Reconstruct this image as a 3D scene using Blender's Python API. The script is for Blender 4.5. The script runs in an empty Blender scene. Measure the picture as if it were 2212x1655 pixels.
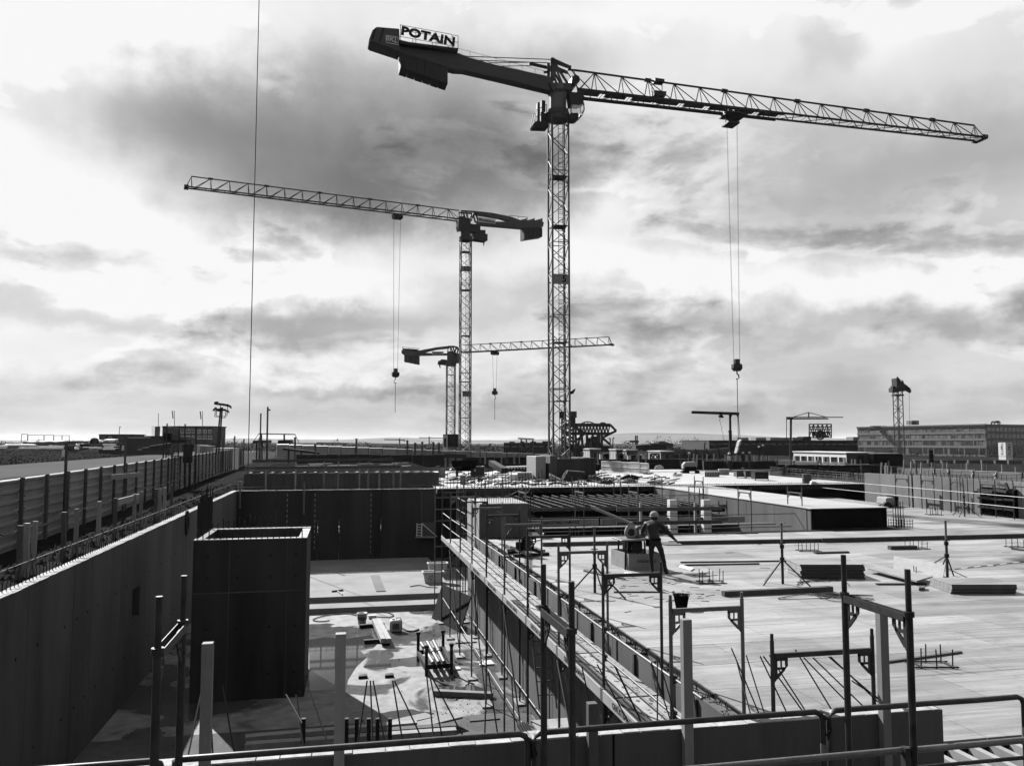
import bpy, math, random
from mathutils import Vector, Matrix
R = math.radians
sc = bpy.context.scene
C = sc.collection
rng = random.Random(11)

# ---------------------------------------------------------------- camera
# Axes: X runs along the near parapet, Y along the trench, Z = 0 is the top of the near deck.
W, H, F = 2212.0, 1655.0, 1750.0
CX, CY, HOR = W / 2, H / 2, 955.0
PITCH, YAW = math.atan((HOR - CY) / F), R(11.7)
CAM = Vector((0, 0, 3.63))
cam = bpy.data.cameras.new('camera')
cam.sensor_width = 36; cam.lens = F / W * 36; cam.clip_start = 0.1; cam.clip_end = 12000
camo = bpy.data.objects.new('camera', cam); C.objects.link(camo)
camo.location = CAM; camo.rotation_euler = (R(90) + PITCH, 0, -YAW)
sc.camera = camo

# ---------------------------------------------------------------- light
SUN_AZ, SUN_EL = R(-23.3), R(37)          # azimuth from +Y (positive towards +X)
SUN = Vector((math.sin(SUN_AZ) * math.cos(SUN_EL), math.cos(SUN_AZ) * math.cos(SUN_EL), math.sin(SUN_EL)))
sl = bpy.data.lights.new('sun', 'SUN'); sl.energy = 5.0; sl.angle = R(0.5); sl.color = (1, 1, 1)
so = bpy.data.objects.new('sun', sl); C.objects.link(so)
so.rotation_euler = SUN.to_track_quat('Z', 'Y').to_euler(); so.location = (-40, 60, 60)
sc.view_settings.view_transform = 'Standard'; sc.view_settings.look = 'None'
sc.view_settings.gamma = 1.0; sc.view_settings.use_curve_mapping = False
EXPO = 2.0
sc.view_settings.exposure = EXPO
sc.render.engine = 'CYCLES'
sc.cycles.max_bounces = 5; sc.cycles.diffuse_bounces = 3; sc.cycles.glossy_bounces = 3
sc.cycles.transparent_max_bounces = 6; sc.cycles.use_denoising = True
sc.cycles.sample_clamp_indirect = 4.0
sc.cycles.volume_bounces = 0

# helpers that turn a place in the view into a point on a known plane of the site
fwd = Vector((math.sin(YAW) * math.cos(PITCH), math.cos(YAW) * math.cos(PITCH), math.sin(PITCH)))
rgt = Vector((math.cos(YAW), -math.sin(YAW), 0))
upv = rgt.cross(fwd)
hfw = Vector((math.sin(YAW), math.cos(YAW), 0))
def ray(x, y): return fwd * F + rgt * (x - CX) + upv * (CY - y)
def PZ(x, y, z):
    d = ray(x, y); return CAM + d * ((z - CAM.z) / d.z)
def PYp(x, y, Y):
    d = ray(x, y); return CAM + d * (Y / d.y)
def PXp(x, y, X):
    d = ray(x, y); return CAM + d * (X / d.x)
def PC(x, y, c):
    d = ray(x, y); return CAM + d * (c / d.dot(hfw))
def PV(p0, n):
    def f(x, y):
        d = ray(x, y); return CAM + d * ((p0 - CAM).dot(n) / d.dot(n))
    return f

# ---------------------------------------------------------------- sky
wd = bpy.data.worlds.new('World'); sc.world = wd; wd.use_nodes = True
def build_sky():
    nt = wd.node_tree; N = nt.nodes; L = nt.links; N.clear()
    def val(v):
        n = N.new('ShaderNodeValue'); n.outputs[0].default_value = v; return n.outputs[0]
    def m(op, a, b=None, c=None):
        n = N.new('ShaderNodeMath'); n.operation = op
        for i, s in enumerate((a, b, c)):
            if s is None: continue
            if isinstance(s, (int, float)): n.inputs[i].default_value = s
            else: L.new(s, n.inputs[i])
        return n.outputs[0]
    tc = N.new('ShaderNodeTexCoord')
    nrm = N.new('ShaderNodeVectorMath'); nrm.operation = 'NORMALIZE'; L.new(tc.outputs['Generated'], nrm.inputs[0])
    sp = N.new('ShaderNodeSeparateXYZ'); L.new(nrm.outputs[0], sp.inputs[0])
    dx, dy, dz = sp.outputs
    az0 = m('ARCTAN2', dx, dy); el0 = m('ARCSINE', dz)
    zz = m('ADD', m('MAXIMUM', dz, 0.0), 0.16)
    cb = N.new('ShaderNodeCombineXYZ')
    L.new(m('DIVIDE', dx, zz), cb.inputs[0]); L.new(m('DIVIDE', dy, zz), cb.inputs[1])
    L.new(m('MULTIPLY', el0, 2.5), cb.inputs[2])
    def noise(scale, detail, rough, vec=cb.outputs[0], dist=0.0, off=0.0):
        n = N.new('ShaderNodeTexNoise'); n.inputs['Scale'].default_value = scale
        n.inputs['Detail'].default_value = detail; n.inputs['Roughness'].default_value = rough
        n.inputs['Distortion'].default_value = dist
        if off:
            a = N.new('ShaderNodeVectorMath'); a.operation = 'ADD'; a.inputs[1].default_value = (off, off * .7, off * 1.3)
            L.new(vec, a.inputs[0]); vec = a.outputs[0]
        L.new(vec, n.inputs['Vector']); return n.outputs['Fac']
    w1 = m('SUBTRACT', noise(1.6, 6, .55, off=3.1), .5)
    w2 = m('SUBTRACT', noise(1.6, 6, .55, off=9.7), .5)
    dirv = nrm.outputs[0]
    f1 = m('SUBTRACT', noise(9, 7, .6, vec=dirv, off=2.3), .5)
    f2 = m('SUBTRACT', noise(9, 7, .6, vec=dirv, off=5.9), .5)
    az = m('ADD', az0, m('ADD', m('MULTIPLY', w1, .12), m('MULTIPLY', f1, .20)))
    el = m('ADD', el0, m('ADD', m('MULTIPLY', w2, .06), m('MULTIPLY', f2, .12)))
    # cloud masses: place and size in the view, signed tone
    blobs = [(740, 300, 480, 175, -.27), (980, 380, 350, 115, -.27), (330, 210, 250, 90, -.12), (500, 400, 300, 110, -.10), (620, 200, 260, 90, -.07), (1060, 160, 200, 90, -.12),
             (120, 430, 240, 240, .13), (180, 60, 330, 90, .12), (450, 60, 260, 70, .10), (1400, 40, 500, 60, .08), (1880, 60, 220, 70, .08),
             (680, 705, 240, 40, -.22), (420, 700, 200, 30, -.08), (1010, 660, 190, 55, -.11), (1560, 675, 190, 34, -.13), (1330, 660, 200, 60, -.12),
             (1420, 575, 190, 55, .16), (1290, 470, 130, 60, .08), (620, 590, 420, 70, .12), (90, 662, 170, 28, -.12), (60, 560, 170, 36, -.07),
             (1950, 430, 380, 120, -.16), (1650, 330, 260, 100, -.09), (2120, 300, 260, 90, -.08), (1700, 470, 240, 60, -.06),
             (1780, 100, 80, 60, -.13), (1960, 600, 300, 48, .15), (1850, 720, 360, 40, -.17), (2160, 690, 200, 40, -.10), (1500, 700, 160, 30, -.08),
             (780, 850, 200, 18, -.12), (1500, 800, 420, 26, -.05), (300, 800, 300, 40, .06), (1100, 905, 1500, 75, -.14), (1750, 870, 800, 110, -.08)]
    acc = None
    for (bx, by, sx, sy, amp) in blobs:
        d = ray(bx, by).normalized(); a = math.atan2(d.x, d.y); e = math.asin(d.z)
        u = m('DIVIDE', m('SUBTRACT', az, a), sx / F); v = m('DIVIDE', m('SUBTRACT', el, e), sy / F)
        rr = m('ADD', m('MULTIPLY', u, u), m('MULTIPLY', v, v))
        if amp < 0: rr = m('MULTIPLY', rr, m('ADD', m('MULTIPLY', rr, .6), .35))
        g = m('MULTIPLY', m('EXPONENT', m('MULTIPLY', rr, -1.0)), amp)
        acc = g if acc is None else m('ADD', acc, g)
    # heaps seen from the side: flattened direction space, lit on the side of the sun
    fl = N.new('ShaderNodeVectorMath'); fl.operation = 'MULTIPLY'; fl.inputs[1].default_value = (1, 1, 2.3); L.new(dirv, fl.inputs[0])
    def shifted(step):
        a = N.new('ShaderNodeVectorMath'); a.operation = 'ADD'; d = Vector((SUN.x, SUN.y, SUN.z * 2.3)).normalized() * step
        a.inputs[1].default_value = d; L.new(fl.outputs[0], a.inputs[0]); return a.outputs[0]
    h0 = noise(4.2, 9, .56, vec=fl.outputs[0], dist=.25, off=6.3); h1 = noise(4.2, 9, .56, vec=shifted(.055), dist=.25, off=6.3)
    g0 = noise(11, 7, .55, vec=fl.outputs[0], dist=.2, off=2.2); g1 = noise(11, 7, .55, vec=shifted(.02), dist=.2, off=2.2)
    cover = m('MINIMUM', m('MAXIMUM', m('MULTIPLY', m('SUBTRACT', h0, .50), 10.0), 0.0), 1.0)
    shade = m('ADD', m('MULTIPLY', m('SUBTRACT', h0, h1), -1.25), m('MULTIPLY', m('SUBTRACT', g0, g1), -.7))
    low = m('MINIMUM', m('ADD', m('MULTIPLY', m('MAXIMUM', el0, 0.0), 7.0), .25), 1.0)
    edge = m('MULTIPLY', m('MULTIPLY', m('MULTIPLY', cover, m('SUBTRACT', 1.0, cover)), low), .22)
    heap = m('MULTIPLY', m('MULTIPLY', cover, low), m('ADD', m('ADD', -.012, m('MULTIPLY', shade, .8)), m('MULTIPLY', m('SUBTRACT', h0, .60), -.35)))
    n1 = m('SUBTRACT', noise(1.1, 8, .5, dist=.2), .5)
    n2 = m('SUBTRACT', noise(2.6, 6, .5, dist=.3, off=4.4), .5)
    tone = m('ADD', m('ADD', m('ADD', acc, .872), m('MULTIPLY', n1, .13)), m('ADD', m('MULTIPLY', n2, .12), m('ADD', heap, edge)))
    tone = m('MINIMUM', m('MAXIMUM', tone, .2), .955)
    lin = m('POWER', tone, 2.2)
    cloud = m('MULTIPLY', lin, 10.0 / (2 ** EXPO))
    sky = N.new('ShaderNodeTexSky'); sky.sky_type = 'NISHITA'; sky.sun_disc = False
    sky.sun_elevation = SUN_EL; sky.sun_rotation = SUN_AZ
    bw = N.new('ShaderNodeRGBToBW'); L.new(sky.outputs[0], bw.inputs[0])
    mix = m('ADD', m('MULTIPLY', cloud, .94), m('MULTIPLY', m('MINIMUM', bw.outputs[0], 3.5), .06))
    bg = N.new('ShaderNodeBackground'); L.new(mix, bg.inputs['Color']); bg.inputs['Strength'].default_value = .1
    out = N.new('ShaderNodeOutputWorld'); L.new(bg.outputs[0], out.inputs['Surface'])
build_sky()
wd.cycles.sampling_method = 'MANUAL'; wd.cycles.sample_map_resolution = 256

# ---------------------------------------------------------------- materials
MAT = {}
ALB = .37        # tones as a dark, contrasty black-and-white picture records them
def M(name, v, rough=.8, amp=.18, scale=1.2, obj=.06, metal=0.0, stretch=(1, 1, 1), bump=0.0, fine=.10, fscale=14, spec=.12):
    if name in MAT: return MAT[name]
    v *= ALB
    mt = bpy.data.materials.new(name); mt.use_nodes = True
    nt = mt.node_tree; N = nt.nodes; L = nt.links
    b = N['Principled BSDF']; b.inputs['Roughness'].default_value = rough
    b.inputs['Metallic'].default_value = metal; b.inputs['Specular IOR Level'].default_value = spec
    geo = N.new('ShaderNodeNewGeometry'); mp = N.new('ShaderNodeMapping'); mp.inputs['Scale'].default_value = stretch
    L.new(geo.outputs['Position'], mp.inputs['Vector'])
    def noise(s, d):
        n = N.new('ShaderNodeTexNoise'); n.inputs['Scale'].default_value = s; n.inputs['Detail'].default_value = d
        n.inputs['Roughness'].default_value = .6; L.new(mp.outputs[0], n.inputs['Vector']); return n.outputs['Fac']
    def mm(op, a, c):
        n = N.new('ShaderNodeMath'); n.operation = op
        for i, s in enumerate((a, c)):
            if isinstance(s, (int, float)): n.inputs[i].default_value = s
            else: L.new(s, n.inputs[i])
        return n.outputs[0]
    a = noise(scale, 5); c = noise(fscale, 4)
    t = mm('ADD', 1.0, mm('MULTIPLY', mm('SUBTRACT', a, .5), amp * 4))
    t = mm('ADD', t, mm('MULTIPLY', mm('SUBTRACT', c, .5), fine * 4))
    oi = N.new('ShaderNodeObjectInfo')
    t = mm('ADD', t, mm('MULTIPLY', mm('SUBTRACT', oi.outputs['Random'], .5), obj * 2))
    col = mm('MULTIPLY', mm('MAXIMUM', t, .15), v)
    L.new(col, b.inputs['Base Color'])
    if bump:
        bp = N.new('ShaderNodeBump'); bp.inputs['Strength'].default_value = bump; bp.inputs['Distance'].default_value = .02
        L.new(c, bp.inputs['Height']); L.new(bp.outputs[0], b.inputs['Normal'])
    MAT[name] = mt; return mt

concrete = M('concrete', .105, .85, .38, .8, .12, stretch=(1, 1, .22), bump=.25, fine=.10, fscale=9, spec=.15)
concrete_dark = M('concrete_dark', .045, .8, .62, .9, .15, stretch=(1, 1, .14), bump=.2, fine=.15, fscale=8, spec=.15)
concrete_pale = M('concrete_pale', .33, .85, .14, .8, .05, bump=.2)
form_dark = M('form_dark', .04, .9, .3, .8, .15, stretch=(1, 1, .2), spec=0)
slab_ply = M('plywood_deck', .29, .7, .26, .55, .16, stretch=(.3, 2.4, 1), fine=.13, fscale=5)
far_deck = M('far_deck', .40, .8, .2, .4, .08, stretch=(.5, 2, 1), spec=.3)
ply = M('plywood', .30, .7, .14, 1.2, .12, stretch=(.6, .6, 3), fine=.1)
ply_edge = M('plywood_edge', .06, .8, .3, 3, .1, stretch=(.3, .3, 14))
wood = M('timber', .27, .75, .2, 2.0, .22, stretch=(2, 2, .35), fine=.12)
wood_dark = M('timber_weathered', .10, .8, .25, 2.0, .25, stretch=(2, 2, .4), fine=.15)
wood_pale = M('timber_pale', .36, .75, .18, 2.0, .15, fine=.1)
galv = M('galvanised_steel', .17, .5, .25, 5.0, .18, metal=.35, fine=.15, fscale=40)
galv_dark = M('dull_steel', .065, .55, .35, 5.0, .2, metal=.35, fine=.2, fscale=40)
steel_black = M('black_steel', .018, .5, .3, 3, .2)
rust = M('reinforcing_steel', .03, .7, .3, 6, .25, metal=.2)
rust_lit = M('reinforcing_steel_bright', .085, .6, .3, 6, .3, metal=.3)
crane_paint = M('crane_paint', .085, .5, .12, .8, .05, fine=.06)
crane_pale = M('crane_paint_pale', .16, .5, .12, .8, .05, fine=.06)
crane_dark = M('crane_dark', .03, .55, .2, 1, .15)
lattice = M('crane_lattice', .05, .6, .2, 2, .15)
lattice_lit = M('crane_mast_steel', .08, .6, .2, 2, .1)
white = M('white_paint', .8, .6, .08, 1.5, .06, fine=.05)
white_plastic = M('white_plastic', .7, .45, .06, 2, .05, fine=.04)
black = M('black_paint', .01, .6, .2, 2, 0)
black_matt = M('matt_black', .012, .95, .3, 1.5, .2, spec=0)
glass_dark = M('window_glass', .03, .12, .1, 1, .5, spec=.6)
blind = M('window_blind', .17, .7, .1, 2, .35)
soil = M('soil', .03, .95, .4, .7, 0, bump=.8, fine=.3, fscale=6, spec=0)
gravel_road = M('haul_road', .13, .95, .16, .12, 0, fine=.1, fscale=3, spec=0)
grass_m = M('dry_grass', .022, .95, .4, .3, .2, fine=.3, fscale=4, spec=0)
leaf = M('bare_hedge', .02, .95, .4, .5, .2, spec=0)
cloth = M('dark_workwear', .010, .6, .35, 9, 0, fine=.2, fscale=25, spec=.2)
skin = M('skin', .14, .6, .1, 4, 0)
brick = M('brick_facade', .07, .85, .15, .6, .05, fine=.2, fscale=9)
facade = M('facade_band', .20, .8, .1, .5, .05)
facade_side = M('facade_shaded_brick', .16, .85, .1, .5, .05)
hall = M('hall_cladding', .018, .8, .25, .3, .1)
sheet_metal = M('hoarding_sheet', .34, .5, .2, .6, .16, metal=.2, stretch=(1, 1, .5), fine=.1)
hill_m = M('hill_land', .10, .95, .3, .002, 0, fine=.1, fscale=.02, spec=0)
rubber = M('rubber', .02, .8, .2, 3, 0)

# ---------------------------------------------------------------- mesh helpers
I4 = Matrix.Identity(4)
WM = {}
def link(o, parent, mtx):
    C.objects.link(o)
    WM[o.name] = mtx.copy()
    if parent is not None:
        o.parent = parent; o.matrix_parent_inverse = WM[parent.name].inverted_safe()
    o.matrix_basis = mtx
    return o
def tag(o, label=None, cat=None, group=None, kind=None):
    if label: o['label'] = label
    if cat: o['category'] = cat
    if group: o['group'] = group
    if kind: o['kind'] = kind
    return o
def thing(name, label, cat, loc=(0, 0, 0), group=None, kind=None):
    o = bpy.data.objects.new(name, None); o.empty_display_size = .2
    link(o, None, Matrix.Translation(Vector(loc))); return tag(o, label, cat, group, kind or 'thing')
UNIT = {}
BOXV = [(-.5, -.5, 0), (.5, -.5, 0), (.5, .5, 0), (-.5, .5, 0), (-.5, -.5, 1), (.5, -.5, 1), (.5, .5, 1), (-.5, .5, 1)]
BOXF = [(3, 2, 1, 0), (4, 5, 6, 7), (0, 1, 5, 4), (1, 2, 6, 5), (2, 3, 7, 6), (3, 0, 4, 7)]
def unit_box(mat):
    k = ('b', mat.name)
    if k not in UNIT:
        me = bpy.data.meshes.new('box'); me.from_pydata(BOXV, [], BOXF); me.materials.append(mat); UNIT[k] = me
    return UNIT[k]
def unit_cyl(mat, n=8):
    k = ('c', mat.name, n)
    if k not in UNIT:
        v = [(math.cos(2 * math.pi * i / n), math.sin(2 * math.pi * i / n), z) for z in (0, 1) for i in range(n)]
        f = [(i, (i + 1) % n, n + (i + 1) % n, n + i) for i in range(n)] + [tuple(range(n - 1, -1, -1)), tuple(range(n, 2 * n))]
        me = bpy.data.meshes.new('bar'); me.from_pydata(v, [], f); me.materials.append(mat)
        for p in me.polygons[:n]: p.use_smooth = n >= 8
        UNIT[k] = me
    return UNIT[k]
def frame(a, b, up=(0, 0, 1)):
    a = Vector(a); b = Vector(b); z = (b - a); l = z.length; z = z / l if l else Vector((0, 0, 1))
    u = Vector(up)
    if abs(z.dot(u)) > .98: u = Vector((0, 1, 0)) if abs(z.y) < .9 else Vector((1, 0, 0))
    x = u.cross(z).normalized(); y = z.cross(x)
    return a, x, y, z, l
def mtx_of(a, x, y, z, sx=1, sy=1, sz=1):
    return Matrix(((x.x * sx, y.x * sy, z.x * sz, a.x), (x.y * sx, y.y * sy, z.y * sz, a.y), (x.z * sx, y.z * sy, z.z * sz, a.z), (0, 0, 0, 1)))
def bar(name, a, b, r, mat, parent=None, n=6):
    a, x, y, z, l = frame(a, b)
    return link(bpy.data.objects.new(name, unit_cyl(mat, n)), parent, mtx_of(a, x, y, z, r, r, max(l, .001)))
def beam(name, a, b, w, h, mat, parent=None, up=(0, 0, 1)):
    a, x, y, z, l = frame(a, b, up)
    return link(bpy.data.objects.new(name, unit_box(mat)), parent, mtx_of(a, x, y, z, w, h, max(l, .001)))
def box(name, lo, hi, mat, parent=None):
    lo = Vector(lo); hi = Vector(hi); c = (lo + hi) / 2
    m = Matrix.Translation((c.x, c.y, lo.z)) @ Matrix.Diagonal((hi.x - lo.x, hi.y - lo.y, hi.z - lo.z, 1))
    return link(bpy.data.objects.new(name, unit_box(mat)), parent, m)
def rbox(name, c, size, rz, mat, parent=None):
    m = Matrix.Translation(Vector(c)) @ Matrix.Rotation(rz, 4, 'Z') @ Matrix.Diagonal((*size, 1))
    return link(bpy.data.objects.new(name, unit_box(mat)), parent, m)
class MB:
    def __init__(s): s.v = []; s.f = []; s.mi = []
    def add(s, vs, fs, mi=0):
        o = len(s.v); s.v += [tuple(p) for p in vs]; s.f += [tuple(i + o for i in f) for f in fs]; s.mi += [mi] * len(fs); return s
    def box(s, lo, hi, mi=0):
        return s.add([(lo[0] if p[0] < 0 else hi[0], lo[1] if p[1] < 0 else hi[1], lo[2] if p[2] < .5 else hi[2]) for p in BOXV], BOXF, mi)
    def bar(s, a, b, r, n=6, mi=0, r2=None):
        a, x, y, z, l = frame(a, b); r2 = r if r2 is None else r2
        v = []
        for q, rr in ((0, r), (l, r2)):
            v += [a + z * q + (x * math.cos(2 * math.pi * i / n) + y * math.sin(2 * math.pi * i / n)) * rr for i in range(n)]
        return s.add(v, [(i, (i + 1) % n, n + (i + 1) % n, n + i) for i in range(n)] + [tuple(range(n - 1, -1, -1)), tuple(range(n, 2 * n))], mi)
    def beam(s, a, b, w, h, mi=0, up=(0, 0, 1)):
        a, x, y, z, l = frame(a, b, up)
        return s.add([a + x * (p[0] * w) + y * (p[1] * h) + z * (p[2] * l) for p in BOXV], BOXF, mi)
    def prism(s, pts, off, mi=0):
        n = len(pts); off = Vector(off); pts = [Vector(p) for p in pts]
        return s.add([p - off for p in pts] + [p + off for p in pts],
                     [tuple(range(n - 1, -1, -1)), tuple(range(n, 2 * n))] + [(i, (i + 1) % n, n + (i + 1) % n, n + i) for i in range(n)], mi)
    def tube(s, pts, r, n=6, mi=0, closed=False):
        pts = [Vector(p) for p in pts]; k = len(pts); vs = []
        for i, p in enumerate(pts):
            t = (pts[min(i + 1, k - 1)] - pts[max(i - 1, 0)]).normalized()
            u = Vector((0, 0, 1)) if abs(t.z) < .9 else Vector((1, 0, 0))
            x = u.cross(t).normalized(); y = t.cross(x)
            vs += [p + (x * math.cos(2 * math.pi * j / n) + y * math.sin(2 * math.pi * j / n)) * r for j in range(n)]
        fs = [(i * n + j, i * n + (j + 1) % n, (i + 1) * n + (j + 1) % n, (i + 1) * n + j) for i in range(k - 1) for j in range(n)]
        fs += [tuple(range(n - 1, -1, -1)), tuple((k - 1) * n + j for j in range(n))]
        return s.add(vs, fs, mi)
    def lathe(s, c, prof, n=16, mi=0):
        c = Vector(c); vs = [c + Vector((r * math.cos(2 * math.pi * j / n), r * math.sin(2 * math.pi * j / n), z)) for r, z in prof for j in range(n)]
        fs = [(i * n + j, i * n + (j + 1) % n, (i + 1) * n + (j + 1) % n, (i + 1) * n + j) for i in range(len(prof) - 1) for j in range(n)]
        return s.add(vs, fs, mi)
    def build(s, name, mat, parent=None, smooth=False, bevel=0):
        mats = mat if isinstance(mat, (list, tuple)) else [mat]
        xs = [p[0] for p in s.v]; ys = [p[1] for p in s.v]; zs = [p[2] for p in s.v]
        o0 = Vector(((min(xs) + max(xs)) / 2, (min(ys) + max(ys)) / 2, min(zs)))
        me = bpy.data.meshes.new(name); me.from_pydata([Vector(p) - o0 for p in s.v], [], s.f)
        for mt in mats: me.materials.append(mt)
        if len(mats) > 1:
            for p, i in zip(me.polygons, s.mi): p.material_index = i
        if smooth:
            for p in me.polygons: p.use_smooth = True
        me.update()
        o = link(bpy.data.objects.new(name, me), parent, Matrix.Translation(o0))
        if bevel:
            md = o.modifiers.new('bevel', 'BEVEL'); md.width = bevel; md.segments = 1; md.limit_method = 'ANGLE'
        return o
TXT = {}
def text(name, s, at, right, up, size, mat, parent, depth=.004, bold=0.0, sx=1.0):
    k = (s, size, depth, bold, mat.name)
    if k not in TXT:
        cu = bpy.data.curves.new(name, 'FONT'); cu.body = s; cu.size = size; cu.extrude = depth; cu.offset = bold; cu.resolution_u = 3
        cu.align_x = 'CENTER'; cu.align_y = 'CENTER'
        t = bpy.data.objects.new(name, cu); C.objects.link(t)
        me = bpy.data.meshes.new_from_object(t.evaluated_get(bpy.context.evaluated_depsgraph_get())); bpy.data.objects.remove(t); bpy.data.curves.remove(cu)
        me.materials.clear(); me.materials.append(mat); TXT[k] = me
    x = Vector(right).normalized(); y = Vector(up); y = (y - x * y.dot(x)).normalized(); z = x.cross(y)
    return link(bpy.data.objects.new(name, TXT[k]), parent, mtx_of(Vector(at), x, y, z, sx, 1, 1))
def V(*a): return Vector(a)
def lerp(a, b, t): return Vector(a) + (Vector(b) - Vector(a)) * t
ORD = ['first', 'second', 'third', 'fourth', 'fifth', 'sixth', 'seventh', 'eighth', 'ninth', 'tenth', 'eleventh', 'twelfth', 'thirteenth', 'fourteenth', 'fifteenth', 'sixteenth', 'seventeenth', 'eighteenth', 'nineteenth', 'twentieth']

# ================================================================ the setting
GZ, WT, FL = 0.6, 0.86, -3.6            # outer ground, wall tops, trench floor
LWX, FWY, PAY = -5.9, 48.5, 8.3         # trench wall, far wall, parapet planes
def sheet(name, pts, z, mat, kind='structure'):
    m = MB(); m.add([(x, y, z) for x, y in pts], [tuple(range(len(pts)))]); o = m.build(name, mat); return tag(o, kind=kind)
# ground with the excavation left open
def gz(x, y):      # flat site, falling away towards the offices at the far right
    t = max(0.0, min(1.0, (x - 110) / 70)) * max(0.0, min(1.0, (y - 130) / 70)); t = t * t * (3 - 2 * t)
    return GZ - 5.5 * t
def ground():
    xs = [-5000, -400, -90, -6.25, 62] + list(range(80, 260, 15)) + [500, 6000]; ys = [-400, -14, 78, 120] + list(range(135, 240, 15)) + [400, 700, 7000]
    m = MB()
    for i in range(len(xs) - 1):
        for j in range(len(ys) - 1):
            if xs[i] == -6.25 and xs[i + 1] == 62 and ys[j] == -14: continue
            m.add([(x, y, gz(x, y)) for x, y in ((xs[i], ys[j]), (xs[i + 1], ys[j]), (xs[i + 1], ys[j + 1]), (xs[i], ys[j + 1]))], [(0, 1, 2, 3)])
    # cut sides of the excavation
    for a, b in (((-6.25, -14), (-6.25, 78)), ((-6.25, 78), (62, 78)), ((62, 78), (62, -14)), ((62, -14), (-6.25, -14))):
        m.add([(a[0], a[1], GZ), (b[0], b[1], GZ), (b[0], b[1], -4.2), (a[0], a[1], -4.2)], [(0, 1, 2, 3)])
    tag(m.build('ground', soil), kind='structure')
ground()

# wet trench floor: dry pale concrete with dark wet patches that shine
def floor_material():
    mt = bpy.data.materials.new('wet_floor'); mt.use_nodes = True; nt = mt.node_tree; N = nt.nodes; L = nt.links
    b = N['Principled BSDF']; geo = N.new('ShaderNodeNewGeometry')
    def noise(s, d, dist=0):
        n = N.new('ShaderNodeTexNoise'); n.inputs['Scale'].default_value = s; n.inputs['Detail'].default_value = d; n.inputs['Distortion'].default_value = dist
        L.new(geo.outputs['Position'], n.inputs['Vector']); return n.outputs['Fac']
    r = N.new('ShaderNodeMapRange'); r.inputs['From Min'].default_value = .475; r.inputs['From Max'].default_value = .55; L.new(noise(.33, 6, .8), r.inputs['Value'])
    r2 = N.new('ShaderNodeMapRange'); r2.inputs['From Min'].default_value = .3; r2.inputs['From Max'].default_value = .7
    r2.inputs['To Min'].default_value = .07; r2.inputs['To Max'].default_value = .13; L.new(noise(3, 8), r2.inputs['Value'])
    mx = N.new('ShaderNodeMix'); mx.data_type = 'FLOAT'; L.new(r.outputs[0], mx.inputs[0]); L.new(r2.outputs[0], mx.inputs[2])
    w = N.new('ShaderNodeMath'); w.operation = 'MULTIPLY'; L.new(r2.outputs[0], w.inputs[0]); w.inputs[1].default_value = .36; L.new(w.outputs[0], mx.inputs[3])
    L.new(mx.outputs[0], b.inputs['Base Color']); b.inputs['Specular IOR Level'].default_value = .18
    q = N.new('ShaderNodeMapRange'); q.inputs['To Min'].default_value = .85; q.inputs['To Max'].default_value = .16; L.new(r.outputs[0], q.inputs['Value']); L.new(q.outputs[0], b.inputs['Roughness'])
    return mt
wet_floor = floor_material()
m = MB(); m.add([(-6.2, -14, FL), (62, -14, FL), (62, 78, FL), (-6.2, 78, FL)], [(0, 1, 2, 3)])
tag(m.build('trench_floor', wet_floor), kind='structure')
water = M('standing_water', .06, .03, .1, .5, 0, spec=.6, fine=0)
def blob_pts(c, rx, ry, n, seed, j=.25):
    r = random.Random(seed); ph = [r.uniform(0, 6.28) for _ in range(4)]
    out = []
    for i in range(n):
        a = 2 * math.pi * i / n
        k = 1 + j * (math.sin(2 * a + ph[0]) * .5 + math.sin(3 * a + ph[1]) * .4 + math.sin(5 * a + ph[2]) * .35 + math.sin(9 * a + ph[3]) * .15)
        out.append((c[0] + rx * k * math.cos(a), c[1] + ry * k * math.sin(a)))
    return out
pd = MB()
poly = [PZ(x, y, FL) for x, y in ((669, 1492), (667, 1382), (700, 1376), (745, 1380), (800, 1372), (822, 1384), (806, 1400), (778, 1404), (792, 1420), (770, 1440), (752, 1468), (748, 1488))]
pd.add([(p.x, p.y, FL + .004) for p in poly], [tuple(range(len(poly)))])
tag(pd.build('puddle', water), kind='structure')
for k, (c, rx, ry) in enumerate((((2.2, 27.4), 1.1, .7), ((1.2, 22.2), .9, .6), ((1.6, 17.6), .9, .6), ((-.3, 42.4), 1.3, .5), ((3.4, 24.0), .6, .7))):
    sheet('puddle', blob_pts(c, rx, ry, 40, k + 3, .4), FL + .004, water)
# low steps across the trench
step_concrete = M('step_concrete', .26, .9, .25, .8, .05, fine=.12, spec=.1)
box('floor_step', (-5.88, 35.7, FL - .1), (4.98, 37.0, -3.37), step_concrete)['kind'] = 'structure'
box('floor_step', (-5.88, 37.0, FL - .1), (4.98, 48.45, -3.14), step_concrete)['kind'] = 'structure'
box('floor_step', (-5.88, PAY + .3, FL - .1), (4.98, 21.8, FL + .012), M('damp_concrete', .11, .85, .4, .7, 0, bump=.2, fine=.2, fscale=6, spec=.05))['kind'] = 'structure'

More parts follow.
